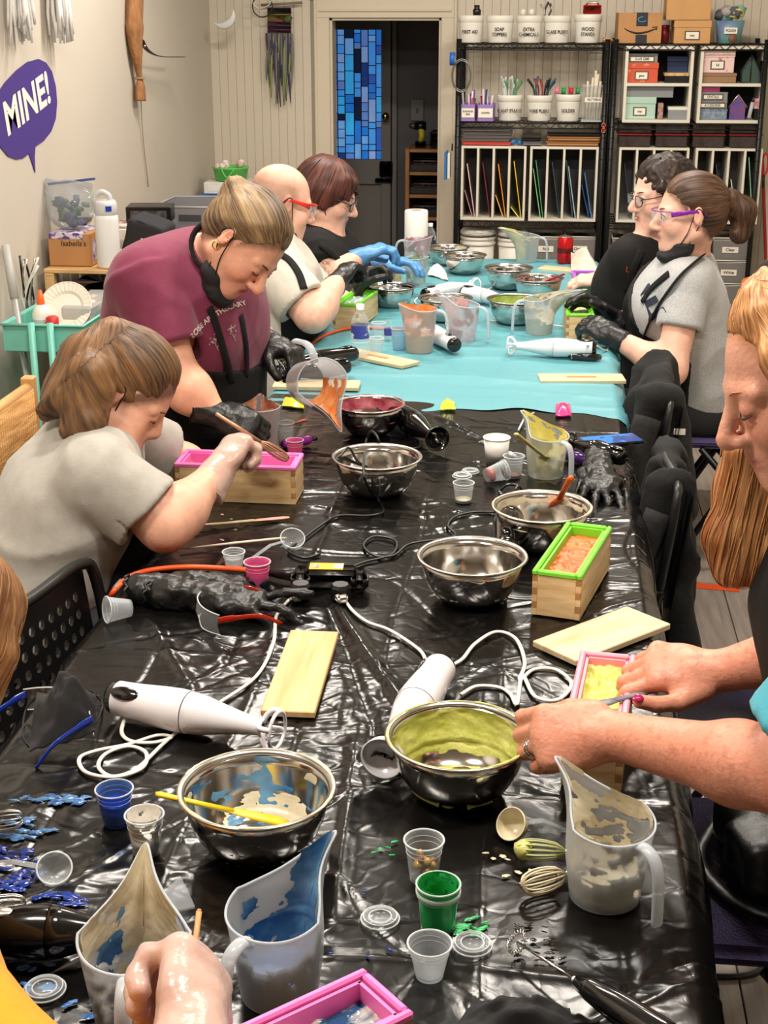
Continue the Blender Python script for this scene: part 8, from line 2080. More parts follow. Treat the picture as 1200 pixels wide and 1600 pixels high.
for (px,py0,w_,lab,c) in ((1172,82,.085,'tent-shaped glass terrarium with dark leading',(70,96,90)),):
 k = Q(px,126,SY + .06); h = Q(px,py0,SY + .06).z - k.z; t = thing('glass_house',lab,'terrarium',(k.x,SY + .06,hi + .001))
 obj('gable',MB().add([(-w_ / 2,0,0),(w_ / 2,0,0),(w_ / 2,0,h * .4),(0,0,h),(-w_ / 2,0,h * .4),(-w_ / 2,.07,0),(w_ / 2,.07,0),(w_ / 2,.07,h * .4),(0,.07,h),(-w_ / 2,.07,h * .4)],[(0,1,2,3,4),(9,8,7,6,5),(2,7,8,3),(3,8,9,4),(1,6,7,2),(0,4,9,5)]),M('dark_glass_%d' % c[0],c,.1,alpha=.75),t,smooth=False)
 obj('leading',MB().tube([(-w_ / 2,0,0),(w_ / 2,0,0),(w_ / 2,0,h * .4),(0,0,h),(-w_ / 2,0,h * .4),(-w_ / 2,0,0)],.004).tube([(0,0,0),(0,0,h)],.003),m_blk,t)
k = Q(1192,126,SY + .05); t = thing('spool_case','dark case with three white discs beside the glass terrarium','case',(k.x,SY + .06,hi + .001)); obj('case_body',MB().box((0,0,.05),(.028,.08,.1),bev=.003),m_blk,t,smooth=False)
for i in range(3): obj('disc',MB().lathe([(0,.004),(.011,.004),(.011,0)],16,c=(0,-.04,.02 + i * .029),rot=RX(math.pi / 2)),m_pail,t)
dz = Q(1100,150,SY).z - Q(1100,168,SY).z
crate_box(1089,1137,172,188,lo_,'clear drawer box of sequins, lowest of its pile',M('sequin_box',(150,170,190),.2,alpha=.7,var=.3,vscale=60),dep=.16,lidf=.15)
crate_box(1089,1137,160,172,lo_ + Q(0,172,SY).z - Q(0,188,SY).z,'clear drawer box lettered ACCESSORIES',m_clbx,txt='ACCESSORIES',dep=.16,lidf=.12)
crate_box(1090,1138,147,160,lo_ + Q(0,160,SY).z - Q(0,188,SY).z,'clear drawer box lettered CRYSTALS',m_clbx,txt='CRYSTALS',dep=.16,lidf=.12)
crate_box(1090,1126,133,147,lo_ + Q(0,147,SY).z - Q(0,188,SY).z,'pink and clear box on top of the CRYSTALS drawer',M('pink_clear',(206,90,150),.25,alpha=.8),lidc=m_clbx,dep=.14,lidf=.4)
k = Q(1151,186,SY + .05); h = Q(1151,148,SY + .05).z - k.z; t = thing('glass_birdhouse','iridescent violet glass house in the cube organizer','ornament',(k.x,SY + .05,lo_ + .001)); w_ = .072
obj('house',MB().prism([(-w_ / 2,0),(w_ / 2,0),(w_ / 2,h * .55),(0,h),(-w_ / 2,h * .55)],.05,Matrix.Rotation(math.pi / 2,4,'X') @ Matrix.Translation((0,0,-.05))),M('iridescent',(96,90,170),.15,.4,col2=(150,90,130),vscale=20),t,smooth=False); obj('roof',MB().tube([(-w_ * .6,0,h * .5),(0,0,h * 1.03),(w_ * .6,0,h * .5)],.004),m_steel2,t)
crate_box(1178,1194,172,188,lo_,'black box under the floral one at the organizer end',m_blk,dep=.1); crate_box(1178,1195,155,171,lo_ + .05,'little floral box at the end of the organizer',M('floral2',(206,170,170),.5,col2=(150,60,70),vscale=50),dep=.1)
t = thing('glass_tube','pale glass tube leaning beside the violet glass house','tube',(Q(1170,186,SY + .05).x,SY + .05,lo_ + .001)); obj('tube_body',MB().tube([(0,0,.008),(.012,0,.08)],.009,10),m_clearw,t); obj('cap',MB().tube([(.012,0,.08),(.0145,0,.095)],.0095,10),m_blk,t)
# boxes on top of the second unit
m_card = M('cardboard',(182,134,86),.75,var=.06,vscale=12); m_card2 = M('light_cardboard',(200,152,98),.75,var=.05,vscale=10)
x0,x1,a,b = fr(964,16,1035,64); w = x1 - x0; h = b - a; t = thing('parcel_box','cardboard parcel with a dark tape strip and curved arrow mark','box',((x0 + x1) / 2,SY + .11,z1 + .0015),rz=.03)
obj('carton',MB().box((0,0,h / 2),(w,.2,h),bev=.002),m_card,t,smooth=False); m_tape = M('dark_tape',(36,40,48),.35)
obj('tape',MB().box((.008,0,h + .0005),(w * .26,.2,.001)).box((.008,-.1005,h * .78),(w * .26,.001,h * .44)).box((.008,-.1005,h * .14),(w * .26,.001,h * .28)),m_tape,t,smooth=False)
sm = [(-.072 + .15 * i / 16,-.102,h * .50 - .022 * math.sin(math.pi * (i / 16) ** .85)) for i in range(17)]
obj('arrow_mark',MB().tube(sm,[.0012 + .003 * math.sin(math.pi * i / 16) ** .7 for i in range(17)],6,flat=1,up=(0,0,1)).tube([(.056,-.102,h * .53),(.078,-.102,h * .54),(.074,-.102,h * .44)],.0022,6),M('print_black',(34,32,32),.6),t)
obj('tape_mark',MB().tube([(.008 + .018 * math.cos(a_ * D2 / 20),-.102,h * .78 + .011 * math.sin(a_ * D2 / 20)) for a_ in range(4,20)],.0022,6),M('tape_blue',(70,150,190),.4),t)
crate_box(1052,1113,28,64,z1,'light cardboard lidded box with a framed label',m_card2,txt='misc',dep=.2,name='label_box'); crate_box(1040,1114,-14,24,z1 + Q(1080,27,SY).z - Q(1080,64,SY).z,'plain cardboard box stacked on the lidded box',m_card2,dep=.22,lidf=.1,name='carton')
x0,x1,a,b = fr(1118,16,1170,64); w = x1 - x0; h = b - a; r = w / 2; t = thing('polish_basin','teal and purple basin lettered POLISH full of rags','basin',((x0 + x1) / 2,SY + .1,z1 + .0015))
obj('basin_wall',MB().lathe([(0,0),(r * .75,0),(r * .98,h * .75),(r * .94,h * .75),(0,h * .5)],30),M('basin_two_tone',(110,100,160),.4,col2=(110,180,170),vscale=6),t)
plate(t,'POLISH',.0,h * .42,-r * .95,w * .42,h * .2,.018,sx=.8)
rg = random.Random(7)
for i in range(8): obj('rag',MB().blob((rg.uniform(-r * .6,r * .6),rg.uniform(-.03,.03),h * .8 + rg.uniform(0,.05)),(.035,.03,.025),10,.25,rg),M('rag_%d' % (i % 4),[(170,166,160),(214,206,120),(90,90,96),(120,180,170)][i % 4],.9),t)
obj('wooden_disc',MB().lathe([(0,.004),(.02,.004),(.02,0)],18,c=(.01,-r - .004,.022),rot=RX(math.pi / 2)),M('disc_wood',(120,80,60),.6),t)
k = Q(950,60,SY + .05); t = thing('wood_slices','tan wooden slice between the pail and the parcel','wood slice',(k.x,SY + .06,z1 + .002)); obj('slice',MB().blob((0,0,.012),(.026,.02,.012),12,.1),M('slice_wood',(206,150,100),.6),t); obj('bark',MB().tube([(.026 * math.cos(a_ * D2 / 20),.02 * math.sin(a_ * D2 / 20),.012) for a_ in range(21)],.002,5,cap=False),m_woodst,t)
k = Q(1038,62,SY + .12); t = thing('red_tin','dark red tin between the cardboard boxes','tin',(k.x,SY + .14,z1 + .0015)); obj('tin_body',MB().lathe([(0,0),(.022,0),(.022,.075),(0,.075)],20),M('dark_red',(130,24,34),.4),t); obj('lid',MB().lathe([(.023,.07),(.023,.08),(0,.081)],20),M('dark_red',(130,24,34),.4),t)
# red handled tools and a white board beyond the end of the shelves
t = thing('red_clamp','red-handled clamp hanging beside the far shelf end','clamp',Q(1196,250,SY + .05)); obj('loop',MB().tube([(.014 * math.cos(a_ * D2 / 20),0,-.02 + .05 * math.sin(a_ * D2 / 20)) for a_ in range(21)],.005,6,cap=False),m_redp,t); obj('jaw',MB().tube([(0,0,-.07),(0,0,-.13)],.006),m_blk,t)
k = Q(1210,380,SY + .2); t = thing('level_board','tall white board with a red edge leaning behind the far shelf end','board',(k.x + .02,SY + .2,0)); obj('panel',MB().box((0,0,.55),(.09,.02,1.1),rot=RY(-.12),bev=.003),m_pail,t,smooth=False); obj('red_edge',MB().box((-.05,-.003,.55),(.012,.022,1.1),rot=RY(-.12),bev=.002),m_redp,t,smooth=False)
def floor_pail(px,Y,py_top,r,h,label,lidcol,z=0.0):
 k = Q(px,py_top,Y); t = thing('bucket',label,'bucket',(k.x,Y,z)); h = k.z - z if h is None else h
 obj('bucket_body',MB().lathe([(0,.001),(r * .86,0),(r * .98,h * .9),(0,h * .9)],36),M('cream_bucket',(216,206,196),.45),t); obj('lid',MB().lathe([(r,h * .86),(r * 1.04,h * .88),(r * 1.04,h * .95),(r * 1.0,h),(r * .9,h),(r * .88,h * .97),(0,h * .97)],36),lidcol,t)
 obj('bail',MB().tube(spline([(-r * .98,0,h * .84),(-r * 1.12,0,h * .7),(-r * 1.05,-.03,h * .58),(-r * .9,-.08,h * .55)],5),.003,6),m_pail,t); obj('sticker',MB().box((r * .2,-r * .5,h * .975),(.07,.05,.002)),m_lab,t,smooth=False)
floor_pail(1218,6.0,440,.15,None,'cream bucket with an orange lid beside the shelves',M('orange_lid',(226,116,40),.4),z=.3)
floor_pail(1218,6.0,560,.15,.295,'cream bucket with a white lid under the orange-lidded one',m_pail)
# ================================================================ left wall: decal, hangings, clutter
def on_left(px,py,d=.002): p = QX(px,py,WXL + d); return p
t = thing('wall_decal','purple speech bubble decal lettered MINE! on the wall','decal',on_left(40,180))
ol = [(60,92),(72,98),(81,112),(87,135),(89,160),(87,185),(80,205),(68,220),(55,229),(54,245),(55,271),(50,255),(45,240),(36,247),(25,249),(12,244),(2,232),(-8,215),(-14,190),(-12,165),(-4,145),(8,128),(25,110),(42,97)]
pts = [on_left(x,y) for x,y in ol]; c0 = sum(pts,Vector()) / len(pts)
mb = MB().add([c0] + pts,[(0,i + 1,(i + 1) % len(pts) + 1) for i in range(len(pts))]); mb.add([p + Vector((.0012,0,0)) for p in [c0] + pts],[(0,(i + 1) % len(pts) + 1,i + 1) for i in range(len(pts))])
wobj('bubble',mb,M('purple_vinyl',(72,52,132),.45),t,smooth=False)
tm = text_mesh('MINE!',.2,bold=.006,sx=1.0); vs_ = [v.co.copy() for v in tm.vertices]; x0 = min(v.x for v in vs_); x1 = max(v.x for v in vs_); y0 = min(v.y for v in vs_); y1 = max(v.y for v in vs_)
bl,br,tl = on_left(13,214,.0045),on_left(80,160,.0045),on_left(4,160,.0045)
for v,q in zip(tm.vertices,vs_): v.co = bl + (br - bl) * ((q.x - x0) / (x1 - x0)) + (tl - bl) * ((q.y - y0) / (y1 - y0)) - t.location
obj('lettering',tm,M('white_vinyl',(232,228,222),.5),t,smooth=False)
# fringes at the top
m_fringe = M('white_yarn',(222,220,216),.8,var=.1)
for (px,lab) in ((32,'white yarn tassel hanging high on the wall, the one nearer the frame edge'),(92,'white yarn tassel hanging high on the wall, the one nearer the burlap')):
 k = on_left(px,20,.04); t = thing('yarn_tassel',lab,'tassel',k,group='white yarn tassels'); rg = random.Random(px)
 for i in range(26):
  x,y = rg.uniform(-.025,.03),rg.uniform(-.05,.05); obj('strand',MB().tube([(x * .7,y * .8,.12),(x,y,0),(x + rg.uniform(-.01,.01),y * 1.15,-.03 - rg.uniform(0,.07))],[.006,.006,.004],5),m_fringe,t)
k = on_left(215,100,.03); t = thing('burlap_hanging','long twisted brown burlap hanging tied near its end','wall hanging',k)
A_ = lambda px,py,d=.03: on_left(px,py,d) - k
obj('burlap',MB().tube(spline([A_(212,-30),A_(210,40),A_(214,90),A_(218,122)],8),[.055] * 8 + [.06,.058,.054,.05,.048,.045,.042,.04] + [.036,.032,.03,.026,.024,.022,.02,.018] + [.016],10,flat=.6),M('burlap',(150,104,64),.9,var=.2,vscale=60,stretch=(1,1,.2),bump=.6,bscale=120),t)
obj('tail',MB().tube(spline([A_(218,122),A_(219,135),A_(220,158)],6),[.016,.02,.024,.028,.03,.033,.036,.037,.038,.039,.04,.04,.04],10,flat=.5),M('burlap',(150,104,64)),t)
obj('twine',MB().tube([A_(218,123) + Vector((.018 * math.cos(a * D2 / 16),.02 * math.sin(a * D2 / 16),.002)) for a in range(17)],.004,6,cap=False).tube(spline([A_(220,158,.02),A_(224,220,.01),A_(232,292,.006)],6),.002,5),M('twine',(150,124,96),.8),t)
k = on_left(250,80,.05); t = thing('dark_strip','dark curved strip jutting out from the burlap hanging','strip',k); Bq = lambda px,py,d: QX(px,py,WXL + d) - k
obj('strip',MB().tube(spline([Bq(221,62,.05),Bq(230,78,.06),Bq(250,88,.08),Bq(287,89,.1)],6),.012,8,flat=.15,up=(0,0,1)),M('dark_leather',(48,34,28),.5),t); obj('stud',MB().blob(Bq(226,72,.065),.006,8),m_steel2,t)
# hangings on the back wall
k = Q(352,20,7.2); t = thing('crescent_ornament','white crescent moon ornament hanging near the room corner','ornament',k); cr = []
for i in range(17):
 a = -2.3 + 2.6 * i / 16; w_ = .02 * math.sin(math.pi * i / 16); cr.append((.06 * math.cos(a) - .02,.06 * math.sin(a),w_))
obj('crescent',MB().tube([(x,0,z) for x,z,w_ in cr],[max(.001,w_) for _,_,w_ in cr],8,flat=.5,up=(0,1,0)),M('shell_white',(226,226,224),.3),t); obj('thread',MB().tube([(0.03,0,.02),(.02,0,.3)],.0008,4),m_pail,t)
k = Q(410,10,7.3); t = thing('hoop_ornament','white wire hoop ornament with curled leaf','ornament',k); obj('hoop',MB().tube([(.05 * math.cos(a * D2 / 28),0,.05 * math.sin(a * D2 / 28)) for a in range(29)],.003,6,cap=False),m_blackc,t); obj('leaf',MB().tube(spline([(-.05,0,.02),(-.02,0,-.008),(.03,0,.005),(.055,0,.05)],5),[.002] + [.008] * 14 + [.002],7,flat=.3),m_pail,t)
k = Q(438,20,7.36); t = thing('woven_hanging','small weaving of purple, ochre and grey yarn with a long ragged fringe','wall hanging',k)
obj('dowel',MB().tube([Q(408,8,7.36) - k,Q(472,4,7.36) - k],.006,8),M('dowel_grey',(130,116,100),.6),t)
for (y0_,y1_,c) in ((12,22,(40,36,44)),(22,33,(160,136,60)),(33,40,(110,52,90)),(40,46,(52,36,60)),(46,53,(104,50,84))):
 a,b = Q(418,y1_,7.36),Q(455,y0_,7.36); obj('woven_band',MB().box(((a + b) / 2 - k),(b.x - a.x,.012,b.z - a.z),bev=.004),M('yarn_%d_%d' % (c[0],c[2]),c,.9,bump=.5,bscale=150),t)
obj('leaf_sprig',MB().blob(Q(450,30,7.34) - k,(.02,.006,.016),8,.4),M('leaf_green',(66,84,40),.7),t)
rg = random.Random(5); cols = [(62,58,84),(70,68,76),(96,100,92),(140,146,84),(80,60,96),(120,126,110)]
for i in range(30):
 u = i / 29; x = 416 + 40 * u; yl = rg.uniform(110,165) * (.75 + .3 * math.sin(u * 2.6)); a = Q(x,52,7.36) - k; b = Q(x + rg.uniform(-7,6),min(182,yl),7.36) - k
 obj('yarn_strand',MB().tube(spline([a,a.lerp(b,.5) + Vector((rg.uniform(-.01,.01),-.008,0)),b],4),[.006,.007,.007,.007,.006,.006,.005,.004,.002],5),M('yarnf_%d' % (i % 6),cols[(i * 7 + int(u * 3)) % 6],.9),t)
# wooden crate stand with its load
cx0,cx1 = -1.72,-1.44; cy0,cy1 = 4.68,5.15; cz = .915
t = thing('crate_stand','rough pine crate stand against the wall holding a cardboard box and bottle','stand',((cx0 + cx1) / 2,(cy0 + cy1) / 2,0)); hw,hd = (cx1 - cx0) / 2,(cy1 - cy0) / 2
for i in range(5): obj('slat',MB().box((0,-hd + (i + .5) * 2 * hd / 5,cz - .008),(2 * hw,2 * hd / 5 - .006,.014),bev=.002),m_pine,t,smooth=False)
for sx in (-1,1):
 for sy in (-1,1): obj('post',MB().box((sx * (hw - .018),sy * (hd - .018),cz / 2 - .008),(.034,.034,cz - .016),bev=.003),m_pine,t,smooth=False)
obj('rail',MB().box((0,-hd + .008,cz - .1),(2 * hw - .07,.014,.04),bev=.002),m_pine,t,smooth=False); obj('lower_shelf',MB().box((0,0,cz - .13),(2 * hw - .04,2 * hd - .04,.014),bev=.002),m_pine,t,smooth=False)
k = Q(105,438,4.8); t = thing('dark_tray','dark flat tray in the crate stand','tray',(-1.58,4.88,cz - .122)); obj('tub',MB().box((0,0,.02),(.2,.3,.04),bev=.006),m_blk,t); obj('rim',MB().box((0,0,.042),(.21,.31,.006),bev=.002),m_gblack,t)
x0 = Q(78,416,4.74).x; x1 = Q(143,416,4.74).x; hh = Q(78,365,4.74).z - cz
t = thing('cardboard_box','cardboard box with a handwritten name and purple print on the crate stand','box',((x0 + x1) / 2,4.84,cz + .0008)); w = x1 - x0
obj('carton',MB().box((0,0,hh / 2),(w,.2,hh),bev=.002),M('box_cardboard',(176,126,78),.75,var=.05,vscale=9),t,smooth=False); obj('printed_tape',MB().box((-.01,-.101,hh * .92),(w * .8,.001,hh * .16)).box((-.01,0,hh + .0006),(w * .8,.2,.001)),M('purple_tape',(206,190,200),.4,col2=(80,60,140),vscale=40,ramp=(.5,.55)),t,smooth=False)
obj('side_print',MB().box((w / 2 + .0006,-.05,hh * .45),(.001,.05,hh * .6)),M('purple_print',(90,70,150),.5,col2=(206,196,206),vscale=40),t,smooth=False)
me = text_mesh("Isabella's",.026,shear=.2); me.transform(Matrix.Rotation(math.pi / 2,4,'X')); me.transform(Matrix.Translation((.015,-.1018,hh * .7))); obj('handwriting',me,m_ink,t,smooth=False)
bzk = cz + hh + .002
k = Q(112,350,4.84); t = thing('zip_bag','clear zip bag of green and blue scraps on the cardboard box','bag',(k.x,4.84,bzk)); rg = random.Random(9); bh = Q(112,282,4.84).z - bzk
obj('film',sculpt('film',[EL((0,0,bh * .42),(.085,.06,bh * .44),k=.02),BX((.0,0,bh * .85),(.08,.006,bh * .13),np.array(RY(.12)),.004,.04)],.006,post=lambda D,p: D + .008 * (noise3(p * 30 + 40,5) - .5)),M('bag_film',(200,206,210),.12,alpha=.22,spec=.9),t)
for i in range(40):
 c = rg.choice([(50,90,70),(40,60,90),(90,120,96),(30,34,44),(120,140,130),(70,80,130),(170,176,170)]); a = rg.uniform(0,6.28); r = rg.uniform(0,.06); obj('scrap',MB().blob((r * math.cos(a),r * .55 * math.sin(a),.02 + rg.uniform(0,bh * .5)),(rg.uniform(.012,.024),.01,rg.uniform(.008,.02)),7,.35,rg),M('scrap_%d_%d' % (c[0],c[1]),c,.4),t)
obj('zip_strip',MB().box((0.01,0,bh * .98),(.17,.006,.008),rot=RY(-.12)),M('zip_blue',(60,80,140),.4),t,smooth=False)
x0,x1 = Q(148,416,4.72).x,Q(184,416,4.72).x; r = (x1 - x0) / 2; h = Q(165,305,4.74).z - cz
t = thing('insulated_bottle','white insulated bottle with a grey flip spout','bottle',((x0 + x1) / 2 + .005,4.74,cz + .0008)); obj('bottle_body',MB().lathe([(0,0),(r * .94,0),(r,.006),(r,h * .66),(r * .96,h * .72),(r * .9,h * .735)],32),M('bottle_white',(226,224,222),.35),t)
obj('collar',MB().lathe([(r * .93,h * .735),(r * .97,h * .75),(r * .95,h * .88),(r * .8,h * .93),(0,h * .93)],32),M('bottle_grey',(196,194,194),.4),t); obj('spout_loop',MB().tube(spline([(-r * .8,0,h * .85),(-r * .85,0,h * .97),(-r * .3,0,h * 1.04),(r * .3,0,h * 1.0),(r * .45,0,h * .92)],6),.009,8),M('bottle_grey',(196,194,194)),t); obj('badge',MB().box((r * .5,-r * .87,h * .83),(.02,.004,.016),rot=RZ(.5)),m_bluep,t,smooth=False)
# books, cartons and a grey bin behind the bottle
t = thing('side_table','low table against the wall carrying boxes and the grey bin','table',(-1.46,5.6,0)); obj('tabletop',MB().box((0,0,.8),(.52,.8,.03),bev=.003),m_pine,t,smooth=False)
for sx in (-1,1):
 for sy in (-1,1): obj('leg',MB().box((sx * .23,sy * .36,.39),(.035,.035,.78),bev=.003),m_pine,t,smooth=False)
SZT = .8155
def carton(c,d,rz,label,mats,name='carton',cat='box',txt=None,z=SZT):
 t = thing(name,label,cat,(c[0],c[1],z),rz=rz); obj('body',MB().box((0,0,d[2] / 2),d,bev=.003),mats[0],t,smooth=False)
 obj('print',MB().box((0,-d[1] / 2 - .0006,d[2] * .5),(d[0] * .8,.001,d[2] * .5)),mats[1],t,smooth=False); return t
m_mag = M('magazine_print',(200,190,190),.4,col2=(160,40,60),vscale=20,ramp=(.55,.6)); m_whp = M('white_print',(226,222,214),.5)
carton((-1.58,5.32,0),(.22,.18,.16),.1,'white carton with red print behind the white bottle',(m_whp,m_mag))
carton((-1.54,5.32,0),(.2,.15,.012),.2,'magazine lying on the white carton',(m_mag,m_whp),'magazine','magazine',z=SZT + .162)
carton((-1.52,5.34,0),(.17,.13,.06),.15,'black boxed tool standing on the magazine',(m_blk,M('black_box_print',(90,86,86),.5,col2=(20,20,22),vscale=40)),z=SZT + .176)
carton((-1.68,5.22,0),(.06,.1,.22),.05,'upright white and red booklet leaning by the wall',(m_whp,m_mag),'booklet','booklet')
carton((-1.42,5.5,0),(.14,.2,.10),.0,'small dark blue and red box beside the black box',(M('navy_box',(40,50,90),.5),m_mag),z=SZT + .0)
t = thing('storage_crate','grey plastic crate with handle slots behind the standing woman','crate',(-1.42,5.72,SZT)); m_gcr = M('grey_crate',(128,126,128),.5)
for s_ in (-1,1):
 obj('long_side',MB().box((0,s_ * .17,.1),(.3,.008,.2),bev=.003),m_gcr,t,smooth=False); obj('short_side',MB().box((s_ * .15,0,.1),(.008,.34,.2),bev=.003),m_gcr,t,smooth=False)
obj('floor_panel',MB().box((0,0,.004),(.3,.34,.008)),m_gcr,t,smooth=False); obj('rim',MB().tube([(-.15,-.17,.2),(.15,-.17,.2),(.15,.17,.2),(-.15,.17,.2),(-.15,-.17,.2)],.006,6),m_gcr,t); obj('handle_slot',MB().box((0,-.1755,.16),(.09,.002,.025)),M('slot_dark',(60,60,62),.6),t,smooth=False)
t = thing('black_bag','small black padded bag beside the white bottle','bag',(-1.44,5.02,cz)); obj('bag_body',sculpt('bag_body',[BX((0,0,.06),(.05,.07,.05),np.array(RY(.3)),.02,.02)],.007,post=lambda D,p: D + .008 * (noise3(p * 24 + 40,6) - .5)),m_jean,t); obj('strap',MB().tube(spline([(-.05,-.05,.08),(-.02,-.08,.13),(.04,-.08,.1),(.06,-.06,.03)],5),.008,6,flat=.3),m_jean,t); obj('tag',MB().box((.01,-.095,.06),(.03,.003,.016),rot=RY(.4)),m_lab,t,smooth=False)
# corner stack
t = thing('frame_rack','stack of wooden trays in the room corner','rack',(-1.58,7.1,0)); obj('cabinet',MB().box((0,0,.36),(.32,.45,.72),bev=.004),M('cabinet_wood',(150,110,70),.5),t,smooth=False)
for i in range(4): obj('tray',MB().box((0,0,.74 + i * .032),(.3 - .004 * i,.42,.026),bev=.003),M('tray_wood',(146,106,72),.5),t,smooth=False)
carton((-1.59,7.05,0),(.3,.4,.02),.05,'pile of tan papers on the wooden trays',(M('tan_paper',(206,186,150),.7),M('tan_paper',(206,186,150))),'paper_pile','papers',z=.868); carton((-1.62,7.02,0),(.18,.3,.012),-.1,'blue folder between the tan papers and the white box',(M('folder_blue',(40,110,180)),m_whp),'folder','folder',z=.89)
a,b = Q(318,290,6.92),Q(390,273,6.92); carton(((a.x + b.x) / 2,7.03,0),(b.x - a.x,.22,b.z - a.z),.0,'long flat white box under the green basket',(m_whp,m_lab),z=.904)
a,b = Q(328,273,6.95),Q(383,254,6.95); t = thing('green_basket','green plastic basket of pink and white bits','basket',((a.x + b.x) / 2,7.02,.904 + .058)); r = (b.x - a.x) / 2; m_gpl = M('green_plastic',(96,200,90),.4)
obj('basket_wall',MB().lathe([(0,0),(r * .85,0),(r * .97,.055),(r * 1.03,.058),(r * 1.03,.064),(r * .93,.062),(0,.04)],30),m_gpl,t); obj('handle',MB().tube(spline([(-r * .3,-r * .98,.058),(0,-r * 1.02,.02),(r * .4,-r * .98,.058)],6),.004,6),m_gpl,t)
for i in range(12): obj('bit',MB().blob((rg.uniform(-r * .8,r * .8),rg.uniform(-.04,.04),.06 + rg.uniform(0,.02)),.016,7,.3,rg),M('bit_%d' % (i % 3),[(226,180,180),(226,222,214),(190,176,150)][i % 3],.6),t)
carton((-1.43,7.05,0),(.05,.2,.1),.3,'white envelope leaning beside the white box',(m_whp,m_lab),'envelope','envelope',z=.89)
# teal cart
t = thing('utility_cart','mint green rolling cart beside the broom handle','cart',(-1.55,4.4,0)); m_mint = M('mint_metal',(112,190,172),.4)
x0,x1,y0,y1,zt = -1.68,-1.42,4.2,4.66,.83
for lv,zz in enumerate((zt,.45,.14)):
 w_,d_ = x1 - x0,y1 - y0; mb = MB(); mb.box((0,0,zz - .085),(w_ * .94,d_ * .94,.006),bev=.002)
 for s_ in (-1,1): mb.box((s_ * w_ * .485,0,zz - .042),(.006,d_,.085),bev=.002); mb.box((0,s_ * d_ * .485,zz - .042),(w_,.006,.085),bev=.002)
 obj('tray',mb,m_mint,t,smooth=False); obj('tray_rim',MB().tube([(-w_ / 2,-d_ / 2,zz),(w_ / 2,-d_ / 2,zz),(w_ / 2,d_ / 2,zz),(-w_ / 2,d_ / 2,zz),(-w_ / 2,-d_ / 2,zz)],.005,6),m_mint,t)
for sx in (-.03,.03):
 for sy in (-1,1): obj('upright',MB().tube([(sx,sy * (d_ / 2 + .012),.05),(sx,sy * (d_ / 2 + .012),zt + .01)],.011,10),m_mint,t)
for sx in (-1,1):
 for sy in (-1,1): obj('caster',MB().lathe([(0,-.01),(.025,-.01),(.025,.01),(0,.01)],16,c=(sx * .1,sy * .2,.025),rot=RY(math.pi / 2)),m_blk,t)
CZ = zt - .08
def oncart(px,py,name,label,cat,Y): k = Q(px,py,Y); return thing(name,label,cat,(k.x,Y,CZ))
t = oncart(66,500,'glue_bottle','white glue bottle with an orange tip on the mint cart','bottle',4.3); obj('bottle_body',MB().lathe([(0,0),(.028,0),(.03,.01),(.03,.09),(.02,.115),(.014,.12)],22),m_pail,t); obj('tip',MB().lathe([(.013,.12),(.012,.135),(.005,.165),(0,.166)],16),M('orange_tip',(236,100,30),.4),t); obj('label',MB().lathe([(.0304,.03),(.0304,.075)],22),m_mag,t)
t = oncart(105,500,'paper_plates','fluted white paper plate leaning on the mint cart','plate',4.34); R_ = RX(math.radians(58))
mb = MB(); n = 64; rings = []
for (rr,zz) in ((.0,.0),(.05,.0),(.058,.006),(.085,.012)): rings.append([(rr * math.cos(D2 * i / n),rr * math.sin(D2 * i / n),zz + (.0018 * (i % 2) if rr > .055 else 0)) for i in range(n + 1)])
obj('plate_disc',xf(mb.grid(rings),TR((0,0,.1),R_)),M('plate_white',(226,220,206),.6),t,smooth=False); obj('plate_rim',xf(MB().tube([(.085 * math.cos(D2 * i / 40),.085 * math.sin(D2 * i / 40),.012) for i in range(41)],.002,5,cap=False),TR((0,0,.1),R_)),M('plate_white',(226,220,206)),t)
t = oncart(48,480,'tool_jar','jar of tweezers and brushes on the mint cart','jar',4.5); obj('jar_wall',MB().lathe([(0,0),(.035,0),(.035,.1)],22),m_clear,t)
for i in range(8): obj('tool',MB().tube(spline([(rg.uniform(-.02,.02),rg.uniform(-.02,.02),.005),(rg.uniform(-.03,.03),0,.1),(rg.uniform(-.05,.05),0,.2 + rg.uniform(0,.05))],4),.004,6),(m_blk,m_pail,m_steel2)[i % 3],t)
t = oncart(140,490,'clear_bin','clear plastic bin of wrapped supplies on the mint cart','bin',4.45); obj('bin_wall',MB().box((0,.02,.055),(.1,.3,.11),bev=.006),M('bin_clear',(196,196,196),.15,alpha=.35),t,smooth=False)
for i in range(10): obj('packet',MB().blob((rg.uniform(-.035,.035),rg.uniform(-.1,.13),.03 + rg.uniform(0,.07)),(.028,.036,.016),8,.25,rg),M('packet_%d' % (i % 3),[(206,196,180),(180,170,156),(224,218,208)][i % 3],.35),t)
t = oncart(82,503,'red_spool','small red cap beside the paper plate','cap',4.27); obj('cap_body',MB().lathe([(0,0),(.02,0),(.02,.085),(.012,.09),(0,.09)],18),m_redp,t); obj('ridge',MB().lathe([(.0205,.05),(.0215,.055),(.0205,.06)],18),m_redp,t)
# mop handle
t = thing('mop','grey-white mop handle leaning on the wall','mop',(-1.45,3.9,0)); a,b = QX(9,384,WXL + .02),Vector((-1.45,3.9,.02)); m_ = a.lerp(b,.4)
wobj('grip',MB().tube([a,a.lerp(m_,.38)],.014,12),M('grip_grey',(170,168,164),.5),t); wobj('pole',MB().tube([a.lerp(m_,.38),b],.011,12),M('pole_alu',(206,204,202),.3,.6),t); wobj('mop_head',MB().box(b + Vector((0,0,.01)),(.3,.1,.03),bev=.008),m_gcr,t)
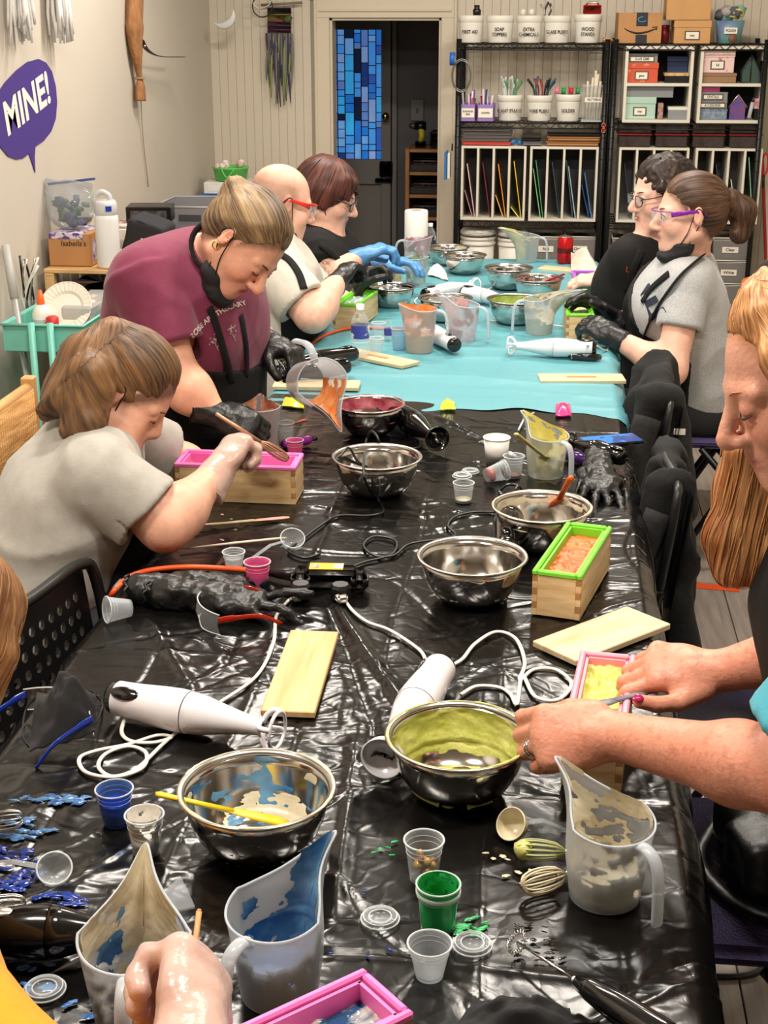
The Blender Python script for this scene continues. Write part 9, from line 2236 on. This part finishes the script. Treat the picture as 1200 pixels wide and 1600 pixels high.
# ================================================================ chairs
m_rush = M('rush_weave',(178,128,70),.8,col2=(206,160,100),vscale=40,stretch=(1,.15,1),bump=.5,bscale=90); m_birch = M('birch',(206,158,100),.5,var=.1,vscale=10)
t = thing('rush_chair','birch chair with woven rush back and seat behind the grey-shirted woman','chair',(-1.33,3.3,0))
ck = [QX(42,572,-1.28),]
for (x,y,h) in ((-.02,-.2,.84),(-.02,.2,.84)): obj('back_post',MB().box((x,y,h / 2),(.034,.034,h),bev=.004),m_birch,t,smooth=False)
for (x,y) in ((.36,-.2),(.36,.2)): obj('front_leg',MB().box((x,y,.22),(.034,.034,.44),bev=.004),m_birch,t,smooth=False)
for z in (.16,.3):
 for y in (-.2,.2): obj('stretcher',MB().tube([(0,y,z),(.34,y,z)],.01,8),m_birch,t)
for z in (.5,.81): obj('back_rail',MB().tube([(-.02,-.2,z),(-.02,.2,z)],.016,8),m_birch,t)
for i in range(26): obj('rush_strand',MB().tube([(-.008,-.182 + i * .0145,.5),(-.006,-.182 + i * .0145,.65),(-.008,-.182 + i * .0145,.81)],.0078,6),m_rush,t)
for i in range(24): obj('seat_strand',MB().tube([(.0 + i * .0145,-.19,.442),(.0 + i * .0145,0,.448),(.0 + i * .0145,.19,.442)],.0078,6),m_rush,t)
def holed(w,h,nx,ny,r,bend=.02,th=.008):
 """perforated moulded panel, width along y, height along z"""
 mb = MB(); cw,ch = w / nx,h / ny
 def pt(y,z,d): cy = abs(2 * y / w); return (bend * cy * cy + d,y,z)
 for d,flip in ((0,0),(th,1)):
  for i in range(nx):
   for j in range(ny):
    cy,cz_ = -w / 2 + (i + .5) * cw,(j + .5) * ch; o = []
    sqp = [(-1,-1),(0,-1),(1,-1),(1,0),(1,1),(0,1),(-1,1),(-1,0)]
    hole = 0 < i < nx - 1 and 0 < j < ny - 1
    ov = [pt(cy + a * cw / 2,cz_ + b * ch / 2,d) for a,b in sqp]
    if hole:
     iv = [pt(cy + a / math.hypot(a,b) * r,cz_ + b / math.hypot(a,b) * r,d) for a,b in sqp]
     f = [(k,(k + 1) % 8,(k + 1) % 8 + 8,k + 8) for k in range(8)]
     if not flip: iv2 = [pt(cy + a / math.hypot(a,b) * r,cz_ + b / math.hypot(a,b) * r,th) for a,b in sqp]; mb.add(iv + iv2,[(k,(k + 1) % 8,(k + 1) % 8 + 8,k + 8) for k in range(8)])
     mb.add(ov + iv,f if not flip else [q[::-1] for q in f])
    else: mb.add(ov,[tuple(range(8)) if not flip else tuple(range(7,-1,-1))])
 return mb
m_chb = M('chair_black_plastic',(22,22,23),.38,bump=.05,bscale=200); m_chf = M('chair_frame',(18,18,19),.35,.5); m_purple = M('purple_upholstery',(80,68,112),.9,bump=.25,bscale=260,var=.1)
def stack_chair(loc,rz,label,seatm=None,hb=.8,legs_=True,w=.42):
 """back panel faces +x (the sitter looks along -x); perforated back, round tube frame"""
 t = thing('folding_chair',label,'chair',loc,rz=rz,group='folding chairs')
 pan = holed(w,.27,14,8,.0098); obj('backrest',xf(pan,TR((.2,0,hb - .29),RY(.12))),m_chb,t,smooth=False)
 ed = [(.195,-w / 2,hb - .29),(.222,-w / 2,hb - .06),(.226,-w / 2 + .05,hb - .008),(.21,0,hb + .0),(.226,w / 2 - .05,hb - .008),(.222,w / 2,hb - .06),(.195,w / 2,hb - .29)]
 obj('back_rim',MB().tube(spline(ed,6),.011,8),m_chb,t)
 obj('seat',MB().box((-.03,0,.445),(.4,w - .02,.035),bev=.014),seatm or m_chb,t)
 for s_ in (-1,1):
  obj('front_leg',MB().tube(spline([(.21,s_ * (w / 2 + .004),hb - .25),(.1,s_ * (w / 2 + .006),.5),(-.2,s_ * (w / 2 + .004),.02)],6),.011,8),m_chf,t); obj('rear_leg',MB().tube([(-.12,s_ * (w / 2 - .012),.43),(.24,s_ * (w / 2 - .006),.02)],.011,8),m_chf,t)
  obj('foot',MB().lathe([(0,0),(.017,0),(.017,.025),(.012,.035)],12,c=(-.205,s_ * (w / 2 + .004),0)),m_blk,t)
 obj('cross_bar',MB().tube([(.15,-w / 2 + .01,.13),(.15,w / 2 - .01,.13)],.008,8),m_chf,t)
 return t
# chair back standing against the table edge at the left
stack_chair((-.65,2.10,0),math.pi - .22,'black folding chair with a perforated back pushed in at the left table edge',hb=.80,w=.46)
# right-hand chairs pushed in, jackets over them
stack_chair((.065,3.14,0),0,'black folding chair draped with a jacket, beside the black gloves',m_purple,hb=.79)
stack_chair((.10,3.86,0),0,'black folding chair under the jacket next to the ponytailed woman',m_purple,hb=.79)
stack_chair((.62,4.62,0),0.0,'purple-seated chair of the ponytailed woman',m_purple,hb=.82)
stack_chair((.62,5.12,0),0.0,'purple-seated chair of the curly-haired woman',m_purple,hb=.82)
stack_chair((.47,1.99,0),0.0,'purple-seated chair in the near corner with a black bag on it',m_purple,hb=.8,w=.46)
stack_chair((.47,2.50,0),0.0,'purple-seated chair behind the arms of the red-haired woman',m_purple,hb=.8,w=.44)
stack_chair((-1.12,2.62,0),math.pi,'chair the grey-shirted woman sits on',m_purple,hb=.78); stack_chair((-1.0,4.62,0),math.pi,'chair the bald man sits on',m_purple,hb=.76); stack_chair((-.98,5.15,0),math.pi,'chair the woman with the auburn bob sits on',m_purple,hb=.76)
stack_chair((-.92,3.98,0),math.pi,'purple-seated chair left empty behind the standing woman',m_purple,hb=.8)
# jackets
m_jack = M('black_jacket',(12,12,13),.85,bump=.2,bscale=80); m_jack2 = M('charcoal_jacket',(17,16,16),.9,bump=.2,bscale=90)
def jacket(label,prims,seed,mat,vox=.008):
 a = _aabb(prims[0])[0]; t = thing('jacket',label,'jacket',(float(prims[0][1][0]),float(prims[0][1][1]),0)); obj('cloth_body',sculpt('cloth_body',prims,vox,post=fold(.016,(11,11,4),seed),off=t.location),mat,t); return t
t = jacket('black jacket hanging over the folding chair beside the black gloves',[RC((0.283,2.98,.775),(0.283,3.2,.785),.022,.022),RC((0.255,2.98,.77),(0.235,2.96,.45),.02,.035,k=.02),RC((0.255,3.12,.78),(0.235,3.1,.42),.02,.035,k=.02),RC((0.310,3.0,.77),(0.335,2.98,.34),.02,.03,k=.02),RC((0.310,3.12,.77),(0.335,3.1,.34),.02,.03,k=.02),RC((0.305,3.2,.77),(0.325,3.2,.4),.02,.026,k=.02)],401,m_jack)
wobj('sleeve',MB().tube(spline([(0.255,2.95,.72),(0.215,2.92,.6),(0.215,2.92,.48),(0.255,2.93,.40)],5),[.03] * 10 + [.026] * 6,10),m_jack,t)
wobj('zipper',MB().tube([(0.265,2.935,.62),(0.275,2.93,.48)],.003,5),m_steel2,t)
t = jacket('charcoal jacket slung over the chair next to the ponytailed woman',[RC((0.300,3.7,.785),(0.310,4.02,.80),.03,.03),RC((0.280,3.7,.775),(0.220,3.66,.46),.03,.05,k=.03),RC((0.280,3.95,.785),(0.230,3.9,.42),.03,.05,k=.03),RC((0.330,3.72,.775),(0.380,3.68,.48),.03,.035,k=.03),RC((0.330,4.0,.785),(0.370,3.95,.46),.03,.035,k=.03),RC((0.260,3.82,.75),(0.200,3.76,.5),.03,.05,k=.03)],405,m_jack2)
wobj('sleeve',MB().tube(spline([(0.270,3.64,.74),(0.240,3.6,.62),(0.250,3.58,.48)],5),.035,10),m_jack2,t); wobj('care_tag',MB().box((0.355,3.66,.70),(.03,.003,.016)),m_lab,t,smooth=False)
# black bag on the near chair
bk = Vector((.43,2.0,.465)); t = thing('crossbody_bag','black nylon crossbody bag lying on the purple seat','bag',bk); m_ny = M('black_nylon',(16,16,17),.4,bump=.25,bscale=40)
obj('bag_body',sculpt('bag_body',[BX((0,0,.055),(.085,.075,.026),np.array(RZ(.35)),.025,.02),BX((-.03,-.06,.06),(.07,.03,.025),np.array(RZ(.35)),.02,.02),RC((.06,.08,.06),(.14,.05,.05),.03,.04,k=.03)],.006,post=fold(.006,(16,16,12),7)),m_ny,t)
obj('zipper',MB().tube(spline([(-.11,-.09,.1),(-.03,-.11,.105),(.06,-.085,.1)],5),.003,6),m_blk,t); obj('strap',MB().tube(spline([(.1,-.05,.06),(.02,-.16,.02),(-.1,-.14,.012),(-.16,-.02,.012),(-.12,.1,.02)],6),.012,6,flat=.2),m_ny,t)
# tape on the floor, cable loop
a,b = P(1077,914,.001),P(1156,921,.001); t = thing('floor_tape','bright orange tape strip on the wooden floor','tape',a); d = (b - a); nn = Vector((-d.y,d.x,0)).normalized() * .022
wobj('strip',MB().add([a - nn,b - nn,b + nn,a + nn,a - nn + Vector((0,0,.001)),b - nn + Vector((0,0,.001)),b + nn + Vector((0,0,.001)),a + nn + Vector((0,0,.001))],[(4,5,6,7),(0,3,2,1),(0,1,5,4),(2,3,7,6),(1,2,6,5),(3,0,4,7)]),m_orc,t,smooth=False)
t = thing('floor_cable','black cable looping over the floor under the near chair','cable',P(1150,1530,0)); wobj('cable',MB().tube(spline([P(1080,1520,.006),P(1130,1526,.006),P(1180,1520,.006),P(1215,1490,.006)],6),.006,8),m_blackc,t)
# ================================================================ pieces of parts go one level down
SUBS = {'ear_loop': ('face_mask',),'hair_tie': ('hair',),'headband': ('hair',),'lens': ('glasses_frame',),'temple': ('glasses_frame',),'lens_edge': ('lens',),'glove_cuff': ('glove',),
  'rim_residue': ('rim',),'lettering': ('label_plate','shirt','pail_body','bubble'),'rose_print': ('shirt',),'residue': ('shell','body','cup_wall'),'batter': ('shell','wires'),
  'switch': ('motor_body',),'end_cap': ('motor_body',),'blade': ('blade_guard',),'ridge': ('cup_wall',),'barcode': ('label',),'sticker': ('label',),'iris': ('eye',),
  'fingernail': ('body',),'eyebrow': ('body',),'eyelashes': ('body',),'teeth': ('body',),'earring': ('body',),'ring': ('body',),'apron_strap': ('apron',),'zip_strip': ('film',),
  'handwriting': ('carton',),'emblem': ('can_body',),'tray_rim': ('tray',),'edge': ('sheet',),'label_plate': ('label_frame',),'latch_bar': ('latch_box',),'tape_mark': ('tape',)}
for root in [o for o in scene.objects if o.parent is None and o.children]:
 kids = list(root.children); base = lambda o: o.name.split('.')[0]
 for o in kids:
  for want in SUBS.get(base(o),()):
   c = [k for k in kids if base(k) == want and k.parent is root and k is not o]
   if c:
    same = [k for k in kids if base(k) == base(o)]
    o.parent = c[same.index(o)] if len(same) == len(c) else c[0]; break
for root in [o for o in scene.objects if o.parent is None and o.children]:      # never a fourth level
 for a in root.children:
  for b in list(a.children):
   for d in list(b.children): d.parent = a
